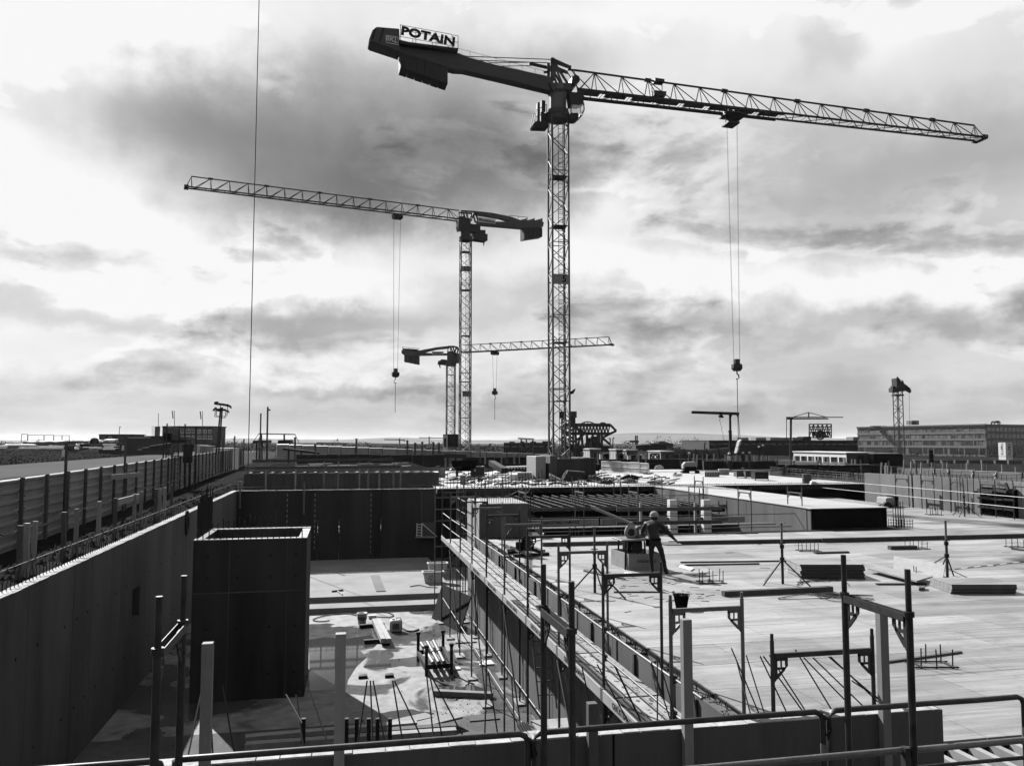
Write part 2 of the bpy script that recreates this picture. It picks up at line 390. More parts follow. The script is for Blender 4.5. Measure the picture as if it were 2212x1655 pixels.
# ---- cast walls
def panelled_wall(name, label, axis, pos, t, a0, a1, z0, z1, widths, mat, openings=(), gap=.028, step=None, cat='wall'):
    """wall along axis 'y' (plane x=pos..pos-t) or 'x' (plane y=pos..pos+t) cast in panel widths; each bay is a piece of its own"""
    root = thing(name, label, cat, ((pos - t / 2, a0, z0) if axis == 'y' else (a0, pos + t / 2, z0)))
    a = a0; k = 0
    while a < a1 - .05:
        w = min(widths[k % len(widths)], a1 - a); dz = 0
        m = MB(); lo, hi = a + gap / 2, a + w - gap / 2; off = rng.uniform(-.004, .004)
        def bx(u0, u1, v0, v1):
            if axis == 'y': m.box((pos - t, u0, v0), (pos + off, u1, v1))
            else: m.box((u0, pos + off, v0), (u1, pos + t, v1))
        op = [o for o in openings if lo < o[0] < hi]
        if op:
            u0, u1, v0, v1 = op[0]; u1 = min(u1, hi - .02)
            bx(lo, u0, z0, z1); bx(u1, hi, z0, z1); bx(u0, u1, z0, v0); bx(u0, u1, v1, z1)
            m.box(*(((pos - t, u0, v0), (pos - t + .04, u1, v1)) if axis == 'y' else ((u0, pos + t - .04, v0), (u1, pos + t, v1))))
        else: bx(lo, hi, z0, z1)
        m.build('cast_panel', mat, root)
        if axis == 'y' or z1 < 0 or mat is concrete:      # tie holes
            for u in (lo + w * .2, hi - w * .2):
                for v in (z0 + (z1 - z0) * .28, z0 + (z1 - z0) * .72):
                    if op and op[0][0] - .1 < u < op[0][1] + .1: continue
                    if axis == 'y': bar('tie_hole', (pos - .02, u, v), (pos + off + .004, u, v), .032, black_matt, root, 8)
                    else: bar('tie_hole', (u, pos + .02, v), (u, pos + off - .004, v), .032, black_matt, root, 8)
        a += w; k += 1
    return root
lw = panelled_wall('trench_wall', 'long shaded concrete wall along the left side of the trench', 'y', LWX, .3, 2.6, FWY, FL, WT, [2.7, 2.7, 2.7, 1.35], concrete, openings=[(25.45, 26.3, -1.5, -.63)])
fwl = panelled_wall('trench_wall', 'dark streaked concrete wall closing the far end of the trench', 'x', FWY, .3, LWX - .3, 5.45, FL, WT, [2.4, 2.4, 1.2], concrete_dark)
pa = panelled_wall('parapet_wall', 'low shaded concrete parapet across the bottom of the picture', 'x', PAY, .25, -5.85, 6.75, FL, .59, [3.4, 5.25, 2.7], concrete)
# pale rough lip along the tops of the walls
lip = M('rough_concrete_top', .42, .9, .3, 2.5, 0, bump=.6, fine=.25)
def rough_lip(parent, axis, pos, t, a0, a1, z, name='wall_lip'):
    m = MB(); a = a0
    while a < a1:
        w = rng.uniform(.12, .5); b = min(a + w, a1); h = rng.uniform(.004, .018); u = rng.uniform(0, t * .12); v = rng.uniform(0, t * .08)
        if axis == 'y': m.box((pos - t + u, a, z), (pos + .002 - v * .5, b - .01, z + h))
        else: m.box((a, pos - .002 + v * .4, z), (b - .01, pos + t - u, z + h))
        a = b
    m.build(name, lip, parent)
rough_lip(lw, 'y', LWX, .3, 2.6, FWY, WT)
rough_lip(fwl, 'x', FWY, .3, LWX - .2, 5.4, WT)
rough_lip(pa, 'x', PAY, .25, -5.8, 6.7, .59)
# pale painted dashes stand for sunlight showing through the far wall joints
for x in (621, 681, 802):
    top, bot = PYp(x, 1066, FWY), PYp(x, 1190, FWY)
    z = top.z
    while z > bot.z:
        box('joint_light_dash', (top.x - .025, FWY - .03, z - .16), (top.x + .025, FWY - .006, z), concrete_pale, fwl); z -= .30
# starter bars (hairpins) along the left wall
def hairpin(mat):
    m = MB(); m.tube([(0, 0, 0), (0, .01, .16), (-.03, .10, .30), (-.05, .30, .46)], .010, 5)
    me = bpy.data.meshes.new('hairpin'); me.from_pydata([Vector(p) for p in m.v], [], m.f); me.materials.append(mat); return me
hp = hairpin(rust)
y = 8.0
while y < 48:
    link(bpy.data.objects.new('starter_bar', hp), lw, Matrix.Translation((LWX - .22, y, WT - .02)) @ Matrix.Rotation(rng.uniform(-.3, .3), 4, 'Z') @ Matrix.Scale(rng.uniform(.85, 1.2), 4))
    y += .19 if y < 30 else .34
bar('tie_rail', (LWX - .26, 6, WT + .38), (LWX - .26, 48, WT + .40), .010, rust, lw)
bar('tie_rail', (LWX, FWY + .12, WT + .2), (5.3, FWY + .12, WT + .2), .02, rust_lit, fwl)
x = LWX
while x < 5.3:
    bar('starter_bar', (x, FWY + .12, WT), (x + rng.uniform(-.03, .03), FWY + .12, WT + rng.uniform(.15, .5)), .013, rust, fwl, 5); x += .3
# hollow concrete shaft standing in the trench
sh = thing('concrete_shaft', 'tall dark hollow concrete shaft with rebar on its rim standing in the trench', 'shaft', (-2.5, 25.8, FL))
X0, X1, Y0, Y1, T = -4.1, -1.0, 24.4, 27.3, .24
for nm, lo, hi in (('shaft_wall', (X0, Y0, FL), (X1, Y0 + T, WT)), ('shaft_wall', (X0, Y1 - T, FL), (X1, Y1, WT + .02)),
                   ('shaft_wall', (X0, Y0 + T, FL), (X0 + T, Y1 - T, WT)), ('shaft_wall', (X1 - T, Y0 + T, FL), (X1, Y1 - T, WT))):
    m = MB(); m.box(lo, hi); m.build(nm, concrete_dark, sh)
for (z0, z1) in ((FL + .01, -.62), (-.60, WT - .01)):
    for (a, b) in ((X0 + .01, -3.12), (-3.11, -1.55), (-1.54, X1 - .01)):
        m = MB(); m.box((a, Y0 - .006, z0), (b, Y0, z1)); m.build('cast_panel', concrete_dark, sh)
m = MB()
for lo, hi in (((X0, Y0, WT), (X1, Y0 + T, WT + .02)), ((X0, Y1 - T, WT + .02), (X1, Y1, WT + .04)), ((X0, Y0 + T, WT), (X0 + T, Y1 - T, WT + .02)), ((X1 - T, Y0 + T, WT), (X1, Y1 - T, WT + .02))): m.box(lo, hi)
m.build('shaft_rim', lip, sh)
for x in (-3.7, -2.9, -2.0, -1.3):
    for z in (-2.9, -1.6, -.2, .4): bar('tie_hole', (x, Y0 + .02, z), (x, Y0 - .009, z), .03, black_matt, sh, 8)
for x in (-3.12, -1.545): beam('panel_seam', (x, Y0 - .008, FL), (x, Y0 - .008, WT), .018, .006, concrete, sh, up=(0, 1, 0))
beam('panel_seam', (X0, Y0 - .008, -.61), (X1, Y0 - .008, -.61), .006, .03, concrete, sh)
x = X0 + .08
while x < X1:
    bar('starter_bar', (x, Y0 + .06, WT), (x + rng.uniform(-.01, .01), Y0 + .06, WT + .28 + rng.uniform(-.03, .03)), .016, rust, sh, 5)
    bar('starter_bar', (x, Y1 - .06, WT), (x, Y1 - .06, WT + rng.uniform(.2, .5)), .016, rust, sh, 5); x += .16
y = Y0 + .2
while y < Y1:
    bar('starter_bar', (X0 + .06, y, WT), (X0 + .06, y, WT + rng.uniform(.9, 1.5)), .018, rust, sh, 5); y += .2

def deck_material():
    mt = bpy.data.materials.new('worn_plywood_deck'); mt.use_nodes = True; nt = mt.node_tree; N = nt.nodes; L = nt.links; b = N['Principled BSDF']
    geo = N.new('ShaderNodeNewGeometry'); oi = N.new('ShaderNodeObjectInfo')
    def noise(s, d, st, dist=0.0, rough=.6):
        mp = N.new('ShaderNodeMapping'); mp.inputs['Scale'].default_value = st; L.new(geo.outputs['Position'], mp.inputs['Vector'])
        n = N.new('ShaderNodeTexNoise'); n.inputs['Scale'].default_value = s; n.inputs['Detail'].default_value = d; n.inputs['Roughness'].default_value = rough; n.inputs['Distortion'].default_value = dist
        L.new(mp.outputs[0], n.inputs['Vector']); return n.outputs['Fac']
    def mm(op, a, c):
        n = N.new('ShaderNodeMath'); n.operation = op
        for i, s in enumerate((a, c)):
            if isinstance(s, (int, float)): n.inputs[i].default_value = s
            else: L.new(s, n.inputs[i])
        return n.outputs[0]
    def rng_(v, a, c, t0, t1):
        n = N.new('ShaderNodeMapRange'); n.inputs['From Min'].default_value = a; n.inputs['From Max'].default_value = c; n.inputs['To Min'].default_value = t0; n.inputs['To Max'].default_value = t1; L.new(v, n.inputs['Value']); return n.outputs[0]
    grain = noise(1.0, 8, (.7, 14, 1), .3)                 # veneer grain along X
    band = noise(1.0, 5, (.16, 1.6, 1), .4)                # worn bands
    blot = noise(.5, 6, (.8, 1.2, 1), .8)                  # damp and cement patches
    scuf = noise(5.5, 7, (1, 1, 1), 1.2, .75)              # scuffs and boot marks
    t = mm('MULTIPLY', rng_(grain, .3, .7, .66, 1.30), rng_(band, .34, .66, .66, 1.30))
    t = mm('MULTIPLY', t, rng_(blot, .50, .62, 1.0, .70)); t = mm('MULTIPLY', t, rng_(scuf, .56, .66, 1.0, .62))
    t = mm('MULTIPLY', t, rng_(oi.outputs['Random'], 0, 1, .74, 1.22))
    L.new(mm('MULTIPLY', t, .116), b.inputs['Base Color']); b.inputs['Specular IOR Level'].default_value = .45
    L.new(rng_(band, .3, .7, .62, .45), b.inputs['Roughness'])
    return mt
slab_ply = deck_material()
# ---- near deck: sheets of plywood on their formwork
SLX = 5.3
deck = tag(box('near_deck', (SLX, 8.85, -.30), (31.55, 30.9, -.022), form_dark), kind='structure')
box('deck_extension', (22.86, 30.92, -.30), (31.55, FWY - .02, -.022), form_dark, deck)
y = 8.87; r = 0
while y < FWY - .1:
    x = SLX + .02; x1 = 31.5
    if y > 30.0: x = 22.88
    off = (r % 2) * 1.25
    first = True
    while x < x1 - .05:
        w = 2.5 - (off if first else 0); first = False; w = min(w, x1 - x)
        o = box('plywood_sheet', (x + .006, y + .006, -.022), (x + w - .006, min(y + 1.25, FWY - .05) - .006, rng.uniform(-.0015, .0015)), slab_ply, deck)
        x += w
    y += 1.25; r += 1
# concrete edge strip, edge boards and the trench wall below
ed = panelled_wall('trench_wall', 'sunlit grey concrete wall below the scaffold on the right of the trench', 'y', 5.27, .25, 8.6, 31.0, FL, -.42, [2.4, 2.4, 1.2], concrete)
eb = thing('edge_formwork', 'row of grey edge boards along the deck beside the scaffold walkway', 'formwork', (5.02, 8.6, -.55))
y = 8.6; k = 0
while y < 31:
    w = [1.25, 1.25, .9, 1.6][k % 4]; m = MB(); m.box((5.0, y + .008, -.56), (5.025, y + w - .008, rng.uniform(-.03, .03)))
    m.build('edge_board', concrete, eb)
    if k % 2 == 0: box('board_stud', (4.955, y - .04, -.5), (4.995, y + .04, -.02), galv_dark, eb)
    y += w; k += 1
m = MB(); y = 8.6
while y < 31:
    w = rng.uniform(.1, .5); h = rng.uniform(-.12, -.03); m.box((5.03, y, -.5), (5.28, y + w, h)); y += w + .004
tag(m.build('deck_edge_concrete', M('rough_edge', .11, .95, .4, 2, 0, bump=.8, fine=.3)), kind='structure')
m = MB(); y = 8.7
while y < 31:
    x = rng.uniform(5.08, 5.24); h = rng.uniform(-.04, .06); d = rng.uniform(.04, .12)
    m.tube([(x, y, -.12), (x + rng.uniform(-.03, .03), y, h - .05), (x, y + d / 2, h), (x, y + d, h - .06), (x + .02, y + d, -.12)], .007, 4); y += rng.uniform(.06, .16)
tag(m.build('edge_stirrups', rust, eb), kind='stuff')
# second pit behind the near deck: column block, inner wall and boxed wall
cb = thing('concrete_column_block', 'square concrete block with a sunlit boarded side at the far deck edge', 'concrete block', (6.1, 32.6, FL))
m = MB(); m.box((5.2, 31.2, FL), (7.1, 34.3, 1.22)); m.build('block_body', concrete, cb)
for k in range(7):
    box('form_board', (5.165, 31.22 + k * .44, -1.2), (5.197, 31.22 + k * .44 + .432, 1.2), wood_pale, cb)
m = MB(); m.box((5.2, 31.2, 1.22), (7.1, 34.3, 1.25)); m.build('block_rim', lip, cb)
for k in range(26):
    u = k / 26 * 1.8
    bar('starter_bar', (5.25 + u, 31.3, 1.22), (5.25 + u, 31.3, 1.22 + rng.uniform(.3, .5)), .011, rust, cb, 5)
    bar('starter_bar', (5.25 + u, 34.2, 1.22), (5.25 + u, 34.2, 1.22 + rng.uniform(.4, .75)), .011, rust, cb, 5)
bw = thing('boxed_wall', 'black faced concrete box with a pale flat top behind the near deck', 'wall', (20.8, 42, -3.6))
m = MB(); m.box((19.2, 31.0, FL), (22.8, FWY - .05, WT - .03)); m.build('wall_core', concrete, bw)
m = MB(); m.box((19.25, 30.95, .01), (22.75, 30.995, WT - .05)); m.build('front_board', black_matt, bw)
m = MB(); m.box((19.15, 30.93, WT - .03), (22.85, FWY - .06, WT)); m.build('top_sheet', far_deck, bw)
y = 31.3
while y < FWY - 2:
    m = MB(); m.box((19.18, y, FL), (19.199, min(y + 2.6, FWY - .1) - .015, WT - .05)); m.build('cast_panel', concrete, bw); y += 2.6
# pit end: far deck with reinforced edge
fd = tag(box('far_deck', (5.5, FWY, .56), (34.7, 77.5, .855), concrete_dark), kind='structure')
box('far_deck_wall', (5.5, FWY + 3.0, FL), (34.7, FWY + 3.3, .55), form_dark, fd)
x = 5.52; k = 0
while x < 34.6:
    y = FWY + .02
    while y < 77.4:
        w = min(4.0, 34.65 - x); box('deck_bay', (x + .006, y + .006, .855), (x + w - .006, min(y + 5.0, 77.4) - .006, .862 + rng.uniform(-.001, .001)), far_deck, fd); y += 5.0
    x += 4.0
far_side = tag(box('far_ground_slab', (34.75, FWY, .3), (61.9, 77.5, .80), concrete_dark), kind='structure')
m = MB(); x = 5.6
while x < 34.6:
    h = rng.uniform(.05, .16); m.tube([(x, FWY - .02, .6), (x, FWY - .08, .86 + h * .3), (x + .05, FWY - .06, .86 + h), (x + .1, FWY - .08, .8), (x + .1, FWY - .02, .6)], .012, 4); x += .16
m.bar((5.6, FWY - .08, .93), (34.6, FWY - .08, .95), .014, 4); m.bar((5.6, FWY - .05, .72), (34.6, FWY - .05, .72), .014, 4)
tag(m.build('edge_reinforcement', rust, fd), kind='stuff')
# reinforcement mat hung in the pit
rm = thing('reinforcement_mat', 'wide rusty reinforcement mesh spread in the dark pit behind the near deck', 'rebar mesh', (12, 43, -.5))
m = MB(); m.box((7.4, 38.3, .12), (18.95, 47.4, .30)); m.build('form_sheet', black_matt, rm)
for k in range(9): bar('mesh_bar', (7.6, 38.6 + k * 1.0, .45), (18.8, 38.6 + k * 1.0, .45), .012, rust, rm, 4)
for k in range(20): bar('mesh_bar', (7.7 + k * .56, 38.5, .47), (7.7 + k * .56, 47.2, .47), .012, rust, rm, 4)
# long wall on the right
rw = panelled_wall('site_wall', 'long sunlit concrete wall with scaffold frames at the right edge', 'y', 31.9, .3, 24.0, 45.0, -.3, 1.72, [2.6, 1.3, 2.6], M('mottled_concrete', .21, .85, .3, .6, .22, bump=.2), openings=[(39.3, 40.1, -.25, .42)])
y = 26
while y < 45:
    bar('starter_bar', (31.75, y, 1.7), (31.75, y, 1.7 + rng.uniform(.2, .4)), .014, rust, rw, 4); y += .3
# raised formwork deck at the far end on the left
rd = thing('raised_formwork', 'dark raised formwork platform with rebar on top beyond the trench', 'formwork', (0, 60, GZ))
m = MB(); m.box((-5.9, 52.0, GZ - .5), (6.0, 72.0, 1.62)); m.build('platform_body', form_dark, rd)
for k in range(10): box('face_panel', (-5.9 + k * 1.19, 51.95, GZ), (-5.9 + k * 1.19 + 1.17, 51.998, 1.70), wood_dark, rd)
for k in range(18): box('bearer', (-5.7 + k * .65, 52.2, 1.62), (-5.55 + k * .65, 71, 1.74), wood_dark, rd)
for k in range(22):
    yy = 52.6 + k * .85
    bar('mesh_bar', (-5.6, yy, 1.80), (5.8, yy + rng.uniform(-.3, .3), 1.82), .03, rust_lit if k % 3 else galv, rd, 4)
for k in range(12):
    x = rng.uniform(-4.5, 5); yy = rng.uniform(60, 71)
    beam('loose_bar', (x, yy, 1.86), (x + rng.uniform(.6, 2.2), yy + rng.uniform(-.6, .6), 1.88), .10, .05, white, rd)

gr_ = thing('edge_guard', 'timber guardrail with two long planks in front of the raised formwork', 'guardrail', (0, 50.4, WT))
for x in (575, 639, 700, 731, 777, 796, 820, 851, 866):
    q = PYp(x, 998, 50.4); beam('guard_post', (q.x, 50.4, .5), (q.x, 50.4, q.z + rng.uniform(-.1, .1)), .09, .07, wood if x % 3 else wood_pale, gr_)
for (y0, y1, x0, x1) in ((996, 993, 545, 850), (1011, 1008, 530, 866)): beam('guard_plank', PYp(x0, y0, 50.34), PYp(x1, y1, 50.34), .04, .16, wood_dark, gr_)

# ================================================================ scaffolds
def gusset(m, p, sx, ax, s=.2, t=.006):
    """corner plate with cut-outs; p = inner corner, sx = +-1 along axis ax, hangs below p"""
    a = Vector(ax) * sx; n = Vector((ax[1], -ax[0], 0)) * t; p = Vector(p); z = Vector((0, 0, -1))
    q = lambda u, v: p + a * (u * s) + z * (v * s)
    for quad in (((0, 0), (.22, 0), (.22, 1.35), (0, 1.6)), ((.22, 0), (1, 0), (1, .2), (.22, .2)), ((1, 0), (1, .55), (.8, .75), (.8, .2)),
                 ((.8, .55), (.8, .8), (.22, 1.4), (.22, 1.1)), ((.22, .62), (.8, .62), (.8, .78), (.22, .78)), ((.46, .2), (.56, .2), (.56, .62), (.46, .62))):
        m.prism([q(*c) for c in quad], n)
def scaffold_frame(root, p0, p1, z0, z1, zt, r=.0242, mat=galv_dark, spig=None, low=None, gs=.2, tw=.045, th=.055, nm='frame'):
    """one frame: two standards p0,p1 (xy), from z0 to z1, top transom at zt, gussets under it"""
    p0 = Vector((*p0, 0)); p1 = Vector((*p1, 0)); ax = (p1 - p0).normalized()
    fr = bpy.data.objects.new(nm, None); link(fr, root, Matrix.Translation((p0.x, p0.y, z0)))
    for p in (p0, p1):
        m = MB(); top = zt if spig else z1
        m.bar((p.x, p.y, z0), (p.x, p.y, top), r, 10)
        if spig:
            m.bar((p.x, p.y, zt - .02), (p.x, p.y, zt + .015), r * 1.45, 10); m.bar((p.x, p.y, zt), (p.x, p.y, z1), r * .82, 10)
        else:
            m.bar((p.x, p.y, z1), (p.x, p.y, z1 + .08), r * .8, 10)
        m.build('standard', mat, fr, smooth=False)
    m = MB(); a = p0 + ax * r; b = p1 - ax * r
    if spig:   # open channel seen from above
        s = Vector((-ax.y, ax.x, 0)) * (tw / 2)
        for d in (s, -s): m.beam((a.x + d.x, a.y + d.y, zt - th / 2), (b.x + d.x, b.y + d.y, zt - th / 2), .006, th)
        m.beam((a.x, a.y, zt - th), (b.x, b.y, zt - th), tw, .006)
    else: m.beam((a.x, a.y, zt), (b.x, b.y, zt), tw, th)
    m.build('transom', mat, fr)
    m = MB(); gusset(m, (a.x, a.y, zt - th / 2), 1, ax, gs); m.build('gusset', mat, fr)
    m = MB(); gusset(m, (b.x, b.y, zt - th / 2), -1, ax, gs); m.build('gusset', mat, fr)
    if low is not None:
        beam('transom', (a.x, a.y, low), (b.x, b.y, low), tw, .06, mat, fr)
        m = MB(); gusset(m, (a.x, a.y, low - .03), 1, ax, gs); m.build('gusset', mat, fr)
    return fr
# --- scaffold along the deck edge
es = thing('edge_scaffold', 'long scaffold walkway with tube guardrails running along the deck edge into the distance', 'scaffold', (4.4, 20, FL))
XO, XI, DZ = 3.95, 4.90, -.28
FY = [9.5, 12.15, 14.8, 17.4, 20.0, 22.6, 25.2, 27.8, 30.4, 33.0]
for k, y in enumerate(FY):
    scaffold_frame(es, (XO, y), (XI, y), FL, 1.68, 1.57, low=DZ - .06, mat=galv_dark if k % 2 else galv, gs=.17, tw=.04, th=.05)
    for x in (XO, XI): box('sole_board', (x - .15, y - .3, FL + .005), (x + .15, y + .3, FL + .05), wood, es)
for k in range(len(FY) - 1):
    y0, y1 = FY[k], FY[k + 1]
    for z, nm in ((.76, 'guard_rail'), (.34, 'guard_rail')):
        bar(nm, (XO + .03, y0 + .03, z + rng.uniform(-.02, .02)), (XO + .03, y1 - .03, z + rng.uniform(-.02, .02)), .019, galv, es, 8)
        m = MB(); m.box((XO - .01, y0 - .05, z - .05), (XO + .05, y0 + .03, z + .04)); m.build('wedge_clamp', galv_dark, es)
    m = MB(); m.box((XO - .045, y0 + .04, DZ - .02), (XO - .018, y1 - .04, DZ + .16)); m.build('toe_board', wood_pale, es, bevel=.004)
    box('toe_board_end', (XO - .05, y0 - .06, DZ - .02), (XO - .012, y0 + .035, DZ + .17), galv, es)
    if k < 6: text('toe_board_lettering', 'GERÜSTBAU SAMWEZ', (XO - .0465, y0 + 1.5, DZ + .07), (0, -1, 0), (0, 0, 1), .12, black, es, .001, .003, 1.05)
    for j in range(3):
        x0 = XO + .05 + j * .285
        m = MB(); m.box((x0, y0 + .035, DZ - .03), (x0 + .27, y1 - .035, DZ))
        if j == 0 and k < 4:      # perforated steel plank
            yy = y0 + .08
            while yy < y1 - .08:
                for u in (.05, .13, .21):
                    m.bar((x0 + u + .005, yy, DZ), (x0 + u + .005, yy, DZ + .012), .018, 5, 1)
                yy += .06
            m.build('deck_plank', [galv_dark, steel_black], es)
        elif k == 3 and j == 2:   # open ladder hatch
            m = MB(); m.box((x0, y0 + .035, DZ - .03), (x0 + .27, y0 + 1.0, DZ)); m.box((x0, y1 - .7, DZ - .03), (x0 + .27, y1 - .04, DZ)); m.build('deck_plank', ply, es)
        else: m.build('deck_plank', wood_pale if j == 1 else ply, es)
    # dried mortar on the deck
    if k < 7:
        m = MB()
        for q in range(60):
            x = rng.uniform(XO + .35, XI - .05); yy = rng.uniform(y0 + .1, y1 - .1); s = rng.uniform(.01, .035)
            m.add([(x - s, yy, DZ + .002), (x, yy - s * rng.uniform(.5, 2), DZ + .002), (x + s, yy, DZ + .004), (x, yy + s * rng.uniform(.5, 2), DZ + .002)], [(0, 1, 2, 3)])
        tag(m.build('mortar_splashes', concrete_dark, es), kind='stuff')
    if k in (1, 3, 5, 7): bar('diagonal_brace', (XO - .03, y0, FL + .3), (XO - .03, y1, DZ - .1), .021, galv, es, 8)
    bar('lower_rail', (XO + .03, y0, FL + 1.0), (XO + .03, y1, FL + 1.0), .019, galv, es, 8)
    if k >= 2: bar('lower_rail', (XI - .03, y0, FL + .5), (XI - .03, y1, FL + .5), .019, galv, es, 8)
for k in (1, 2):     # lower lift
    for j in range(3):
        m = MB(); m.box((XO + .05 + j * .285, FY[k] + .04, -2.34), (XO + .05 + j * .285 + .27, FY[k + 1] - .04, -2.30)); m.build('lower_plank', wood_pale if j else ply, es)
    m = MB()
    for q in range(5): m.box((XO - .25 + q * .05, FY[k] + .05, -2.40), (XO - .23 + q * .05, FY[k + 1] - .05, -2.32))
    m.build('ledger_bundle', steel_black, es)
m = MB(); a, b = V(4.55, 18.0, -2.3), V(4.55, 19.1, DZ + .1)
for dx in (-.2, .2): m.bar(a + V(dx, 0, 0), b + V(dx, 0, 0), .02, 8)
for q in range(1, 8): m.bar(lerp(a, b, q / 8) + V(-.2, 0, 0), lerp(a, b, q / 8) + V(.2, 0, 0), .014, 6)
m.build('access_ladder', galv, es)
# end tower of the walkway, lifted one more frame
for (x, y) in ((3.95, 33.0), (4.9, 33.0), (3.95, 35.6), (4.9, 35.6)):
    bar('standard', (x, y, FL), (x, y, 1.75), .024, galv, es, 8)
for z in (-1.9, -.9, .2, .7, 1.2):
    bar('guard_rail', (3.95, 35.6, z), (4.9, 35.6, z), .019, galv, es); bar('guard_rail', (4.9, 33.0, z), (4.9, 35.6, z), .019, galv, es)
scaffold_frame(es, (4.88, 8.75), (6.18, 8.75), .3, 1.34, 1.17, mat=galv_dark, gs=.17, tw=.04, th=.055)
y0_ = 8.7
for z in (.76, .34): bar('guard_rail', (XO + .03, y0_, z), (XO + .03, FY[0], z), .019, galv, es, 8)
for j in range(3): box('deck_plank', (XO + .05 + j * .285, y0_, DZ - .03), (XO + .05 + j * .285 + .27, FY[0] - .035, DZ), ply, es)
box('toe_board', (XO - .045, y0_, DZ - .02), (XO - .018, FY[0] - .04, DZ + .16), wood_pale, es)

# --- scaffold in the foreground, between the camera and the parapet
fs = thing('foreground_scaffold', 'scaffold with dark steel frames and guardrails close to the camera', 'scaffold', (1.4, 5.3, FL))
for k, x in enumerate((-1.01, 1.41, 3.80)):
    scaffold_frame(fs, (x, 4.97), (x, 5.70), FL, 2.46 + .30, 2.46, r=.0242, mat=M('old_scaffold_tube', .055, .5, .45, 9, .2, metal=.4, fine=.2, fscale=40), spig=True, gs=.15, tw=.05, th=.055)
tube_m = M('old_scaffold_tube', .055)
GR = 3.63 - 2.06
rails = [(-3.4, -1.12), (-1.07, 1.31), (1.35, 3.63), (3.68, 5.44)]
for i, (x0, x1) in enumerate(rails):
    gf = bpy.data.objects.new('guard_frame', None); link(gf, fs, Matrix.Translation((x0, 5.77, .6)))
    y = 5.77; rr = .06
    pts = [(x0, y, GR - .95), (x0, y, GR - rr), (x0 + rr * .3, y, GR - rr * .3), (x0 + rr, y, GR)] + [(x0 + (x1 - x0) * t, y, GR + rng.uniform(-.003, .003)) for t in (.25, .5, .75)] + [(x1 - rr, y, GR), (x1 - rr * .3, y, GR - rr * .3), (x1, y, GR - rr), (x1, y, GR - .95)]
    m = MB(); m.tube(pts, .0215, 10); m.build('guard_tube', tube_m, gf, smooth=True)
    bar('middle_tube', (x0, y, GR - .48), (x1, y, GR - .48), .0165, tube_m, gf, 8)
    for q in (.42, .8):
        xx = x0 + (x1 - x0) * q
    m = MB(); m.bar((x1, y, GR - .36), (x1, y, GR - .24), .0235, 10); m.build('paint_band', galv, gf)
    m = MB(); m.tube([(x1 - .03, y, GR - .02), (x1 + .03, y - .03, GR - .05), (x1 + .05, y - .03, GR - .14), (x1 + .01, y - .02, GR - .17)], .016, 6); m.build('rail_hook', steel_black, gf)
for (x0, x1) in ((1.43, 3.78), (3.82, 6.2)):
    bar('guard_rail', (x0, 4.99, GR - .02), (x1, 4.99, GR - .015), .0215, galv, fs, 10)
    m = MB(); m.box((x1 - .06, 4.95, GR - .14), (x1 - .02, 5.0, GR + .01)); m.build('wedge_clamp', galv_dark, fs)
bar('guard_rail', (-3.4, 4.99, GR - .02), (-1.04, 4.99, GR - .01), .0215, galv, fs, 10)
box('deck_plank', (-3.4, 5.02, .50), (6.2, 5.34, .545), wood, fs); box('deck_plank', (-3.4, 5.36, .50), (6.2, 5.66, .545), wood, fs)

# --- timber guard posts on the parapet
for i, (x, top, lab) in enumerate(((-1.23, 1.74, 'square timber post on the parapet nearest the left trench wall'), (.0, 1.77, 'square timber post on the parapet in front of the puddle'),
                                   (3.6, 1.75, 'square timber post on the parapet in front of the deck edge'), (5.95, 1.72, 'square timber post inside the right foreground scaffold frame'))):
    m = MB(); m.box((x - .05, PAY - .105, -1.6), (x + .05, PAY - .012, top)); o = m.build('guard_post', wood, None, bevel=.005)
    o.modifiers['bevel'].segments = 2; tag(o, lab, 'timber post', 'timber posts on the parapet', 'thing')
m = MB(); m.box((2.5, PAY - .11, -1.6), (2.6, PAY - .012, .95)); tag(m.build('guard_post', wood_dark, None, bevel=.005), 'short dark sawn-off timber post on the parapet', 'timber post', 'timber posts on the parapet', 'thing')
# bent starter bars rising behind the parapet
sb = thing('starter_bar_row', 'row of thin dark rebars leaning up behind the parapet', 'rebar', (2, PAY + .4, .2))
fan = [(643, 1545, 618, 1500), (652, 1588, 640, 1500), (700, 1580, 668, 1490)]
near = [(777, 1578, 793, 1470), (805, 1600, 800, 1470), (826, 1575, 806, 1470), (868, 1590, 848, 1470), (895, 1560, 852, 1470), (935, 1580, 922, 1462), (955, 1590, 930, 1466), (990, 1570, 934, 1464),
        (1047, 1590, 1051, 1456), (1075, 1585, 1055, 1452), (1113, 1590, 1105, 1462), (1286, 1570, 1257, 1440), (1358, 1560, 1290, 1435), (1383, 1555, 1327, 1437), (1390, 1568, 1330, 1440), (1450, 1560, 1407, 1430),
        (1420, 1560, 1420, 1425), (1462, 1556, 1424, 1428), (415, 1590, 436, 1490), (500, 1590, 480, 1478), (458, 1600, 452, 1490), (1506, 1558, 1488, 1425)]
right = [(1622, 1545, 1592, 1430), (1653, 1546, 1612, 1415), (1640, 1542, 1580, 1400), (1700, 1540, 1642, 1417), (1737, 1540, 1649, 1417), (1740, 1535, 1662, 1415), (1798, 1535, 1718, 1403), (1846, 1533, 1736, 1420), (1872, 1532, 1756, 1420), (1920, 1530, 1790, 1418), (1880, 1500, 1794, 1418), (1925, 1525, 1840, 1470)]
for (x0, y0, x1, y1) in fan + near + right:
    a = PYp(x0, y0, PAY + .45); b = PYp(x1, y1, PAY + .45 + rng.uniform(.3, .5))
    bar('starter_bar', a + (a - b) * .35, b, .0085, rust, sb, 6)

